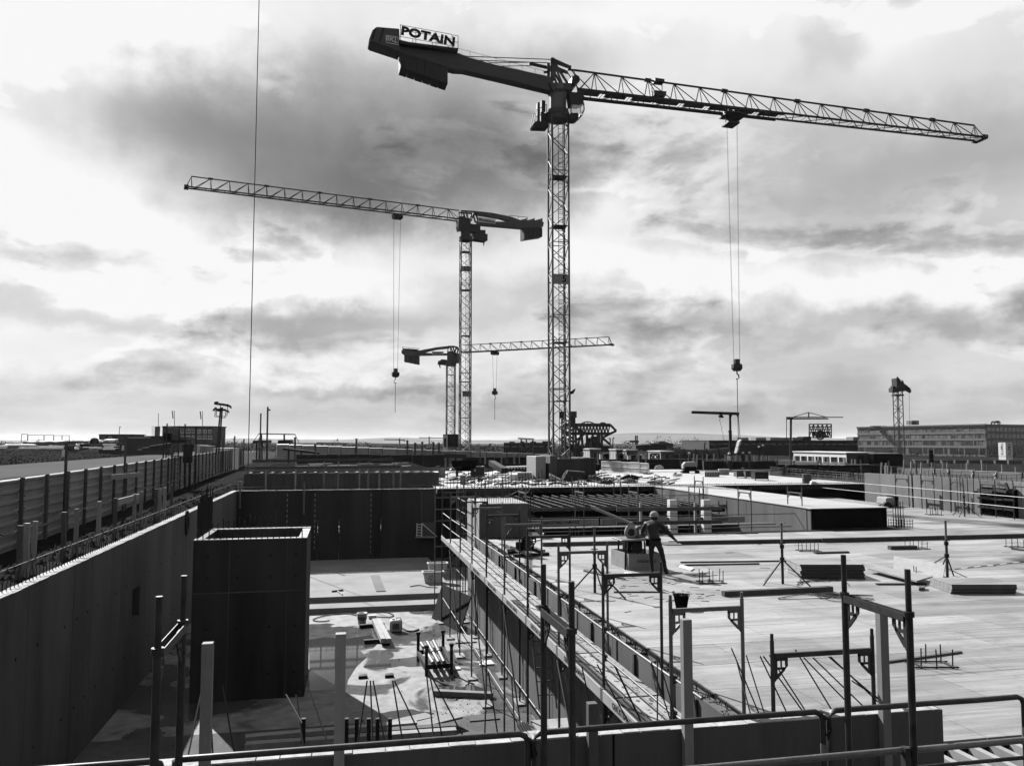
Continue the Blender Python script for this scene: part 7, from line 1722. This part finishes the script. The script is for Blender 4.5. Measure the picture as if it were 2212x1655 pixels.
# lamp posts and signs
for i, (x, y0, y1, c, lab) in enumerate(((1318, 947, 985, 150, 'left of two lamp posts right of the black truss machine'), (1324, 946, 985, 150, 'right of two lamp posts right of the black truss machine'), (1276, 947, 985, 150, 'thin pale lamp post in front of the black truss machine'), (1641, 965, 990, 130, 'left of two short lamps in front of the black hall'), (1647, 962, 990, 130, 'right of two short lamps in front of the black hall'), (1522, 957, 985, 130, 'thin lamp post left of the pole crane'), (1452, 960, 985, 140, 'thin lamp post behind the containers'))):
    a, b = PC(x, y1, c), PC(x, y0, c); t = thing('street_lamp', lab, 'lamp post', (a.x, a.y, GZ), 'lamp posts'); bar('pole', (b.x, b.y, GZ), b, .10, galv_dark if i < 3 else steel_black, t); beam('lamp_head', b, PC(x + (-3 if i in (0, 3) else 3), y0 + .3, c), .4, .18, white if 2 < i < 5 else steel_black, t)
t = thing('sign_gantry', 'dark sign board on twin posts against the distant hills', 'sign', PC(1375, 975, 190))
for x in (1373, 1376.5): bar('post', PC(x, 978, 190), PC(x, 941, 190), .16, steel_black, t)
facing_box(1360, 1380, 951.5, 956.5, 189.5, .4, 'sign_board', steel_black, t)
for k in range(5): facing_box(1362 + k * 3.4, 1363.8 + k * 3.4, 952.6, 955.4, 189.4, .05, 'sign_cell', galv_dark, t)
t = thing('roof_box', 'dark stepped block on the skyline left of the net fence', 'building', PC(1430, 965, 230)); facing_box(1423, 1444, 955.5, 962, 230, 8, 'block_base', hall, t); facing_box(1425, 1437, 953, 955.6, 231, 6, 'block_top', hall, t)
t = thing('overhead_conveyor', 'long low dark conveyor roof sloping down behind the containers', 'conveyor', PC(1430, 970, 140)); m = MB(); m.prism([PC(x, y, 140) for x, y in ((1370, 962), (1400, 960), (1430, 963), (1490, 975), (1536, 984), (1480, 982), (1420, 976), (1370, 970))], hfw * 2); m.build('conveyor_body', hall, t); bar('conveyor_beam', PC(1404, 961, 138), PC(1453, 960, 138), .3, galv_dark, t); bar('conveyor_post', PC(1447, 961, 138), PC(1447, 1000, 138), .3, galv_dark, t)

# ================================================================ background
# black truss machine (stacker)
c = 190; t = thing('truss_machine', 'black steel truss stacker with stairs and railings on the skyline', 'stacker', PC(1275, 975, c))
def tb_(x0, y0, x1, y1, w, nm='truss_bar', both=True):
    for s in ((-2.2, 2.2) if both else (0,)): beam(nm, PC(x0, y0, c + s), PC(x1, y1, c + s), w * 1.7, w * 1.7, steel_black, t)
for (x0, y0, x1, y1, w) in ((1215, 918, 1319, 918.5, .45), (1215, 936.5, 1318, 937, .4), (1319, 918.5, 1331, 931, .3), (1331, 931, 1316, 938, .3), (1316, 938, 1301, 946, .3), (1301, 946, 1318, 960, .3), (1238, 921, 1262, 936, .35)): tb_(x0, y0, x1, y1, w, 'main_beam')
for k in range(11):
    x = 1240 + k * 7; tb_(x, 919, x + 3.5, 937, .16); tb_(x + 7, 919, x + 3.5, 937, .16)
for (x0, y0, x1, y1) in ((1243, 938, 1245, 968), (1255, 938, 1247, 968), (1256, 939, 1259, 968), (1268, 938, 1268, 966), (1281, 938, 1275, 966), (1290, 938, 1297, 966), (1294, 938, 1294, 966), (1300, 940, 1300, 966), (1240, 955, 1262, 938), (1283, 950, 1300, 966), (1276, 945, 1292, 945)): tb_(x0, y0, x1, y1, .28, 'leg')
facing_box(1269, 1292, 946, 966, c, 3, 'machine_house', hall, t); facing_box(1225, 1322, 963, 976, c + .5, 6, 'base_frame', hall, t)
m = MB()
pts = [PC(1252 + 35 * q / 10, 917 - 6 * math.sin(math.pi * q / 10), c) for q in range(11)]; m.tube(pts, .12, 4)
for q in range(1, 10, 2): m.bar(pts[q], PC(1252 + 35 * q / 10, 918, c), .1, 4)
m.build('railing_arch', steel_black, t); facing_box(1298, 1308, 912.5, 918, c, 2.5, 'top_house', hall, t); facing_box(1329, 1331.5, 929, 933, c, 1, 'nose_plate', steel_black, t)
for x in (1214, 1222, 1230, 1238): bar('tower_leg', PC(x, 975, c + (x % 4)), PC(x, 905, c + (x % 4)), .25, steel_black, t, 5)
for k in range(9): bar('tower_brace', PC(1214, 905 + k * 8, c), PC(1238, 913 + k * 8, c), .15, steel_black, t, 4); bar('tower_brace', PC(1238, 905 + k * 8, c), PC(1214, 913 + k * 8, c), .15, steel_black, t, 4)
facing_box(1209, 1222, 889, 903, c, 2, 'tank', hall, t); p = PC(1238, 896, c); r0 = (PC(1246, 896, c) - PC(1230, 896, c)).length / 2; m = MB(); m.bar((p.x, p.y, PC(1238, 902.5, c).z), (p.x, p.y, PC(1238, 889, c).z), r0, 18); m.build('tank', hall, t); facing_box(1232, 1243, 902, 917, c, 1.2, 'tank_stand', hall, t)
# black halls
def hall_block(label, x0, x1, y0, y1, c, depth, boxes=(), mt=hall):
    p = PC((x0 + x1) / 2, y1, c); t = thing('industrial_hall', label, 'building', (p.x, p.y, GZ)); facing_box(x0, x1, y0, y1, c, depth, 'wall', mt, t, -1); facing_box(x0 - .4, x1 + .4, y0 - .7, y0, c - .2, depth + .4, 'roof_edge', steel_black, t)
    for (u, v, w, mm) in boxes: facing_box(u, v, w, y0 - .6, c + 3, 4, 'roof_unit', mm, t)
    n = int((x1 - x0) / 14)
    for k in range(n): u = x0 + (k + .15) * (x1 - x0) / n; facing_box(u, u + (x1 - x0) / n * .7, y0 + 6, y0 + 9, c - .1, .1, 'window', glass_dark, t)
    return t
hall_block('long black industrial hall with grey roof units behind the pole crane', 1532, 1853, 952, 992, 185, 30, ((1593, 1617, 945.5, facade), (1633, 1655, 945.5, facade), (1664, 1706, 945.5, facade), (1712, 1734, 945, facade), (1735, 1752, 943, hall), (1843, 1855, 944, facade)))
hall_block('long low black hall behind the far hoarding left of the main crane', 1088, 1192, 957, 985, 215, 20, ((1100, 1112, 954, hall), (1124, 1133, 954, hall), (1146, 1158, 954, hall), (1172, 1192, 953, hall)))
t = thing('wire_gantry', 'pale lit gantry on thin posts above the low black hall', 'gantry', PC(1137, 970, 180))
for x in (1126, 1137, 1151): bar('gantry_post', PC(x, 985, 180), PC(x, 949, 180), .16, galv_dark, t)
bar('gantry_beam', PC(1119, 947, 180), PC(1154, 949, 180), .22, white, t)
t = thing('roof_billboard', 'black steel billboard frame with round sign on the roof of the black hall', 'billboard', PC(1772, 944, 190))
for x in (1748, 1757, 1767, 1777, 1787, 1796): bar('frame_post', PC(x, 946, 190), PC(x, 916, 190), .14, steel_black, t, 4)
for y in (916.5, 922, 928, 934, 945): bar('frame_rail', PC(1748, y, 190), PC(1796, y, 190), .12, steel_black, t, 4)
for k in range(5): bar('frame_brace', PC(1748 + k * 9.6, 917, 192), PC(1757 + k * 9.6, 945, 192), .1, steel_black, t, 4); bar('frame_brace', PC(1757 + k * 9.6, 917, 192), PC(1748 + k * 9.6, 945, 192), .1, steel_black, t, 4)
def ring(x, y, r, nm, mt):
    m = MB(); q = PC(x, y, 189.5); s = 190 / F; m.tube([q + rgt * (r * s * math.cos(a)) + V(0, 0, r * s * math.sin(a)) for a in [k * .3307 for k in range(20)]], .2, 5); m.build(nm, mt, t)
ring(1772, 940, 9, 'ring_sign', steel_black); ring(1772, 940, 5, 'ring_sign', steel_black); ring(1787, 938, 5, 'disc_sign', galv_dark); facing_box(1754, 1762, 932, 942, 189.6, .2, 'sign_plate', steel_black, t); facing_box(1764, 1785, 937, 945, 189.7, .2, 'sign_plate', steel_black, t)
# pole cranes
t = thing('pole_crane', 'dark pole crane with long flat beam and hanging chain left of the hook', 'crane', PC(1580, 990, 78), 'small cranes'); c = 78
bar('mast', PC(1579, 1005, c), PC(1577.5, 930, c), .15, steel_black, t, 10); bar('mast', PC(1577.5, 932, c), PC(1577, 893, c), .11, steel_black, t, 10); m = MB(); m.beam(PC(1494, 890.7, c), PC(1596, 894, c), .35, .26); m.build('jib_beam', steel_black, t)
m = MB(); m.prism([PC(x, y, c) for x, y in ((1553, 897), (1558, 895), (1563, 901), (1560, 903), (1553, 901))], hfw * .2); m.build('trolley', steel_black, t)
m = MB()
for k in range(26): a = PC(1555 + k * .34, 902 + k * 1.9, c); m.bar(a + rgt * rng.uniform(-.08, .08), a + rgt * rng.uniform(-.12, .12) - V(0, 0, .09), .018, 4)
m.build('hanging_chain', steel_black, t)['kind'] = 'stuff'
m = MB(); m.prism([PC(x, y, c) for x, y in ((1574, 894), (1582, 894), (1579, 902), (1576, 902))], hfw * .12); m.prism([PC(x, y, c) for x, y in ((1590, 894), (1596, 894), (1595, 906))], hfw * .08); m.build('gusset', steel_black, t)
bar('stay_rod', PC(1595, 900, c), PC(1599, 948, c), .03, steel_black, t, 4); bar('handle', PC(1573, 932, c), PC(1578, 931, c), .06, steel_black, t, 5)
t = thing('pole_crane', 'slim pole crane with pale flat jib and stay wires left of the roof billboard', 'crane', PC(1708, 985, 120), 'small cranes'); c = 120
bar('mast', PC(1708, 1000, c), PC(1708.5, 902, c), .17, galv_dark, t, 8)
for y in (901.5, 905.5): bar('jib_chord', PC(1698, y, c), PC(1790 if y > 903 else 1821, y - (0 if y < 903 else .5), c), .07, galv_dark, t, 4)
for k in range(14): x = 1700 + k * 6.2; bar('jib_brace', PC(x, 901.5, c), PC(x + 3.1, 905.3, c), .045, steel_black, t, 4); bar('jib_brace', PC(x + 6.2, 901.5, c), PC(x + 3.1, 905.3, c), .045, steel_black, t, 4)
bar('apex_post', PC(1747, 903, c), PC(1747, 891, c), .1, galv_dark, t); bar('stay_wire', PC(1747, 891, c), PC(1715, 900.5, c), .05, galv_dark, t, 4); bar('stay_wire', PC(1747, 891, c), PC(1786, 901.5, c), .05, galv_dark, t, 4); bar('hoist_rope', PC(1699, 903, c), PC(1699, 960, c), .06, galv_dark, t, 4)
facing_box(1703, 1714, 900.5, 906, c, .8, 'slew_unit', steel_black, t)
# luffing crane seen end-on
c = 150; b_ = PC(1944, 990, c); t = thing('luffing_crane', 'dark tower crane seen end-on in front of the office building', 'crane', (b_.x, b_.y, GZ), 'small cranes')
lattice_mast(t, b_.x, b_.y, 1.15, -1, PC(1944, 846, c).z, 1.1, .06, .035, crane_dark, ladder=False)
m = MB(); m.prism([PC(x, y, c) for x, y in ((1936, 846), (1949, 846), (1949, 836), (1946, 824), (1943, 822), (1941, 828), (1940, 822), (1933, 814), (1931, 818), (1932, 838))], hfw * 1.0); m.build('tower_head', crane_dark, t)
m = MB(); m.prism([PC(x, y, c) for x, y in ((1924, 838), (1936, 838), (1936, 848), (1924, 847))], hfw * .8); m.build('machinery_deck', crane_dark, t); m = MB(); m.prism([PC(x, y, c) for x, y in ((1926, 834), (1934, 836), (1934, 840), (1926, 840))], hfw * .5); m.build('winch_house', crane_dark, t)
for s in (-.5, .5):
    bar('jib_chord', PC(1945, 826, c + s), PC(1966, 840, c + s), .16, crane_dark, t, 5); bar('jib_chord', PC(1947, 838, c + s), PC(1966, 848, c + s), .16, crane_dark, t, 5)
for k in range(6): bar('jib_brace', PC(1946 + k * 3.3, 827 + k * 2.3, c), PC(1949 + k * 3.2, 839 + k * 1.6, c), .12, crane_dark, t, 4); bar('jib_brace', PC(1949 + k * 3.3, 829 + k * 2.3, c), PC(1947 + k * 3.2, 838 + k * 1.6, c), .12, crane_dark, t, 4)
m = MB(); m.prism([PC(x, y, c) for x, y in ((1950, 828), (1958, 833), (1967, 843), (1967, 848), (1956, 842), (1950, 838))], hfw * .25); m.build('jib_body', crane_dark, t); bar('hoist_rope', PC(1964, 849, c), PC(1966, 985, c), .03, galv_dark, t, 4); facing_box(1934.5, 1953, 852, 855, c, 1.6, 'access_platform', crane_dark, t)
# tiny cranes at the horizon
for i, (xm, y1, y0, xa, xb, c, lab) in enumerate(((863, 966, 947, 830, 875, 620, 'tiny distant tower crane above the far hoarding'), (927, 966, 943, 905, 966, 700, 'faint distant tower crane beside the crane masts'))):
    p = PC(xm, y1, c); t = thing('distant_crane', lab, 'crane', (p.x, p.y, 0), 'distant cranes'); bar('mast', (p.x, p.y, 0), PC(xm, y0, c), .6, galv_dark, t, 5); beam('jib', PC(xa, y0 + 2.5, c), PC(xb, y0 + 3.5, c), .5, .7, galv_dark, t); facing_box(xb - 4, xb, y0 + 3, y0 + 6, c, 1, 'counterweight', galv_dark, t)
# site cabin at the crane foot and scaffold base of third crane
t = cabin('white stair cabin with dark door at the foot of the farthest crane', 957, 966, 940, 966, 160, 3, white, galv, 0, door=(959, 964)); facing_box(966, 988, 938, 966, 161, 3, 'crane_sheath', black_matt, t)
# office building
L_, Cn, Sd = PC(1853, 955, 420), PC(2131, 955, 350), PC(2290, 955, 372)
zb, zt_ = PC(2131, 993, 350).z - 1, PC(2131, 916.3, 350).z
t = thing('office_building', 'long five-storey office block with pale bands and window rows at right', 'building', (Cn.x, Cn.y, zb))
def face_quad(p, q, u0, u1, z0, z1, off, nm, mt, par, th=.15):
    d = (q - p); n = V(d.y, -d.x, 0).normalized()
    if n.dot(CAM - p) < 0: n = -n
    a = V(p.x, p.y, 0) + V(d.x, d.y, 0) * u0 + n * off; b = V(p.x, p.y, 0) + V(d.x, d.y, 0) * u1 + n * off
    m = MB(); m.prism([V(a.x, a.y, z0), V(b.x, b.y, z0), V(b.x, b.y, z1), V(a.x, a.y, z1)], n * th / 2); return m.build(nm, mt, par)
m = MB(); bk = (Cn - L_).cross(V(0, 0, 1)).normalized() * 16
if bk.dot(CAM - L_) > 0: bk = -bk
q = [V(L_.x, L_.y, zb), V(Cn.x, Cn.y, zb), V(Sd.x, Sd.y, zb), V(Sd.x + bk.x, Sd.y + bk.y, zb), V(L_.x + bk.x, L_.y + bk.y, zb)]
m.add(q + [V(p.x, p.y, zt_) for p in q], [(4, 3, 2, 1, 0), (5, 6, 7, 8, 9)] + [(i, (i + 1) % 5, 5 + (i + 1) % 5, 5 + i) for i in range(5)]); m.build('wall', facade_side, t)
rows_f = [(918.5, 923), (932, 937), (947, 951.5), (963, 968), (983, 987)]
wr = [(923, 932), (937, 947), (951.5, 963), (968, 983), (987, 992)]
zf = lambda y: PC(2131, y, 350).z
for k, (y0, y1) in enumerate(rows_f):
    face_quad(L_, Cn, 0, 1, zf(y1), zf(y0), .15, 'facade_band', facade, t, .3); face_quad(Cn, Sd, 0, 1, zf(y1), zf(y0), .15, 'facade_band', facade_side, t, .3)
face_quad(L_, Cn, -.003, 1.003, zf(918.4), zf(915.6), .3, 'roof_edge', facade, t, .7)
ro = random.Random(3)
for k, (y0, y1) in enumerate(wr):
    u = .004
    while u < .99:
        w = ro.choice((.016, .022, .028, .034)); v = min(u + w, .997); dark = ro.random() < (.2, .3, .6, .9, .9)[k]
        face_quad(L_, Cn, u, v - .003, zf(y1 - .5), zf(y0 + .5), .06, 'window', glass_dark if dark else blind, t, .08); u = v
        if ro.random() < .3: face_quad(L_, Cn, u, u + .006, zf(y1), zf(y0), .12, 'pier', facade, t, .2); u += .008
    u = .01
    while u < .97: face_quad(Cn, Sd, u, u + .045, zf(y1 - .5), zf(y0 + .5), .06, 'window', glass_dark, t, .08); u += .055
facing_box(1969, 1985, 908.5, 917.5, 372, 5, 'roof_sign_house', facade_side, t); text('roof_lettering', 'KoMo', PC(1972, 913.5, 371.4), rgt, V(0, 0, 1), 1.4, black, t, .03, .02); facing_box(1885, 1916, 920, 922.5, 405, 3, 'roof_unit', hall, t)
t = thing('roof_vehicle', 'small dark tractor-like silhouette on the office roof edge', 'vehicle', PC(2150, 917, 354)); facing_box(2143, 2161, 912, 914, 354, 1, 'chassis', steel_black, t); facing_box(2152, 2159, 909, 913, 354, 1, 'engine', steel_black, t)
for x, r0 in ((2145, .75), (2158, .55)): q = PC(x, 914, 353.5); m = MB(); m.tube([q + rgt * (r0 * math.cos(a)) + V(0, 0, r0 * math.sin(a)) for a in [j * .45 for j in range(15)]], .22, 5); m.build('wheel', steel_black, t)
# terrace wall, banners
t = thing('terrace_wall', 'long low pale wall in front of the office building', 'wall', PC(2090, 1010, 118))
for k in range(8): facing_box(1976 + k * 29, 1976 + (k + 1) * 29 - .4, 994, 1014, 118 - k * .8, .4, 'wall_panel', concrete, t, GZ)
facing_box(1975, 2012, 993, 994, 118, .6, 'wall_coping', concrete_pale, t); t2_ = thing('black_pillar', 'narrow black pillar left of the terrace wall', 'pillar', PC(2012, 1005, 100)); facing_box(2009, 2016, 973, 1012, 100, .4, 'pillar_body', black_matt, t2_, GZ); facing_box(2008.6, 2016.4, 972, 973, 99.9, .6, 'pillar_cap', steel_black, t2_)
n_ = PC(2172, 956, 109); zb_, zt2 = PC(2172, 993.5, 109).z, n_.z; yl = PXp(2156, 956, n_.x).y; xr = PYp(2187, 956, n_.y).x
for i, lab in enumerate(('left, brighter banner of the vertical KoMo pair', 'right, greyer banner of the vertical KoMo pair')):
    t = thing('banner_board', lab, 'banner', (n_.x, n_.y, zb_), 'vertical banners')
    if i == 0:
        box('banner_sheet', (n_.x, n_.y + .03, zb_), (n_.x + .06, yl, zt2), white, t); mid = V(n_.x - .004, (n_.y + yl) / 2, (zb_ + zt2) / 2 + .25); up_ = V(0, 1, 0); bar('banner_pole', (n_.x + .05, yl + .05, GZ), (n_.x + .05, yl + .05, zt2 + .1), .05, steel_black, t); box('banner_line', (n_.x - .006, n_.y + .05, zb_ + .42), (n_.x - .001, yl - .02, zb_ + .47), galv_dark, t)
    else:
        box('banner_sheet', (n_.x + .07, n_.y, zb_), (xr, n_.y + .06, zt2), white, t); mid = V((n_.x + xr) / 2, n_.y - .004, (zb_ + zt2) / 2 + .25); up_ = V(-1, 0, 0); bar('banner_pole', (xr + .05, n_.y + .05, GZ), (xr + .05, n_.y + .05, zt2 + .1), .05, steel_black, t); box('banner_line', (n_.x + .08, n_.y - .006, zb_ + .42), (xr - .02, n_.y - .001, zb_ + .47), galv_dark, t)
    text('banner_lettering', 'KoMo', mid, V(0, 0, 1), up_, .62, black, t, .004, .008)
t, c = fbox('square white sign with a dark swirl mark on the fence', 'fence_sign', 'sign', 1938, 1949, 1011, 1023, .05, white, z=PC(1940, 1023, 74).z); q = PC(1943.5, 1017, c - .06); m = MB(); m.tube([q + rgt * (.14 * math.cos(a) * (1 - a / 14)) + V(0, 0, .16 * math.sin(a) * (1 - a / 14)) for a in [k * .4 for k in range(22)]], .018, 4); m.build('swirl_mark', steel_black, t)
facing_box(1926, 1938, 1008, 1025, c + .1, .05, 'fence_board', galv_dark, t)
# tree line, hills, haze
def tree_line():
    r = random.Random(21); m = MB()
    for k in range(16000):
        x = r.uniform(-120, 2330); c = r.uniform(250, 300); hgt = 2.6 + .8 * math.sin(x / 37.0) + .7 * math.sin(x / 11.3 + 1) + .4 * math.sin(x / 4.1) + (1.2 if 1330 < x < 1560 else 0); base = PC(x, 966, c); z = GZ - .3 + r.random() ** 1.3 * hgt
        if x > 1840: z -= 3
        s = r.uniform(.15, .5); q = [V(r.uniform(-1, 1), r.uniform(-1, 1), r.uniform(-1, 1)) * s for _ in range(3)]; p = V(base.x, base.y, z); m.add([p + q[0], p + q[1], p + q[2]], [(0, 1, 2)])
    tag(m.build('tree_line', leaf, None), 'dark bare tree line along the horizon', 'trees', kind='stuff')
tree_line()
def hills():
    m = MB(); n = 140; c = 5200
    for k in range(n + 1):
        x = -300 + k * 20.5; y = 951 - 6 * math.exp(-((x - 860) / 90) ** 2) - 13 * math.exp(-((x - 1500) / 190) ** 2) - 8 * math.exp(-((x - 1330) / 120) ** 2) - 4 * math.exp(-((x - 540) / 120) ** 2) - 3 * math.exp(-((x - 1800) / 200) ** 2) + rng.uniform(-.3, .3)
        a, b = PC(x, 957, c), PC(x, y, c + 500); d = PC(x, 957, c + 1200); m.v += [(a.x, a.y, 0), tuple(b), (d.x, d.y, 0)]
    for k in range(n):
        for j in range(2): a = k * 3 + j; m.f.append((a, a + 3, a + 4, a + 1)); m.mi.append(0)
    tag(m.build('hills', hill_m, None, smooth=True), kind='structure')
hills()
# thin air between the site and the hills
m = MB(); m.box((-7500, -420, -7.5), (7500, 7000, 48.0))
hz = m.build('haze', M('unused_air', .5)); hz.data.materials.clear()
hm = bpy.data.materials.new('haze_air'); hm.use_nodes = True; hn = hm.node_tree; hn.nodes.clear()
ho = hn.nodes.new('ShaderNodeOutputMaterial'); hv = hn.nodes.new('ShaderNodeVolumePrincipled')
hv.inputs['Color'].default_value = (.9, .9, .9, 1); hv.inputs['Density'].default_value = 3e-5; hv.inputs['Anisotropy'].default_value = .2
hn.links.new(hv.outputs[0], ho.inputs['Volume']); hz.data.materials.append(hm)
tag(hz, kind='stuff')
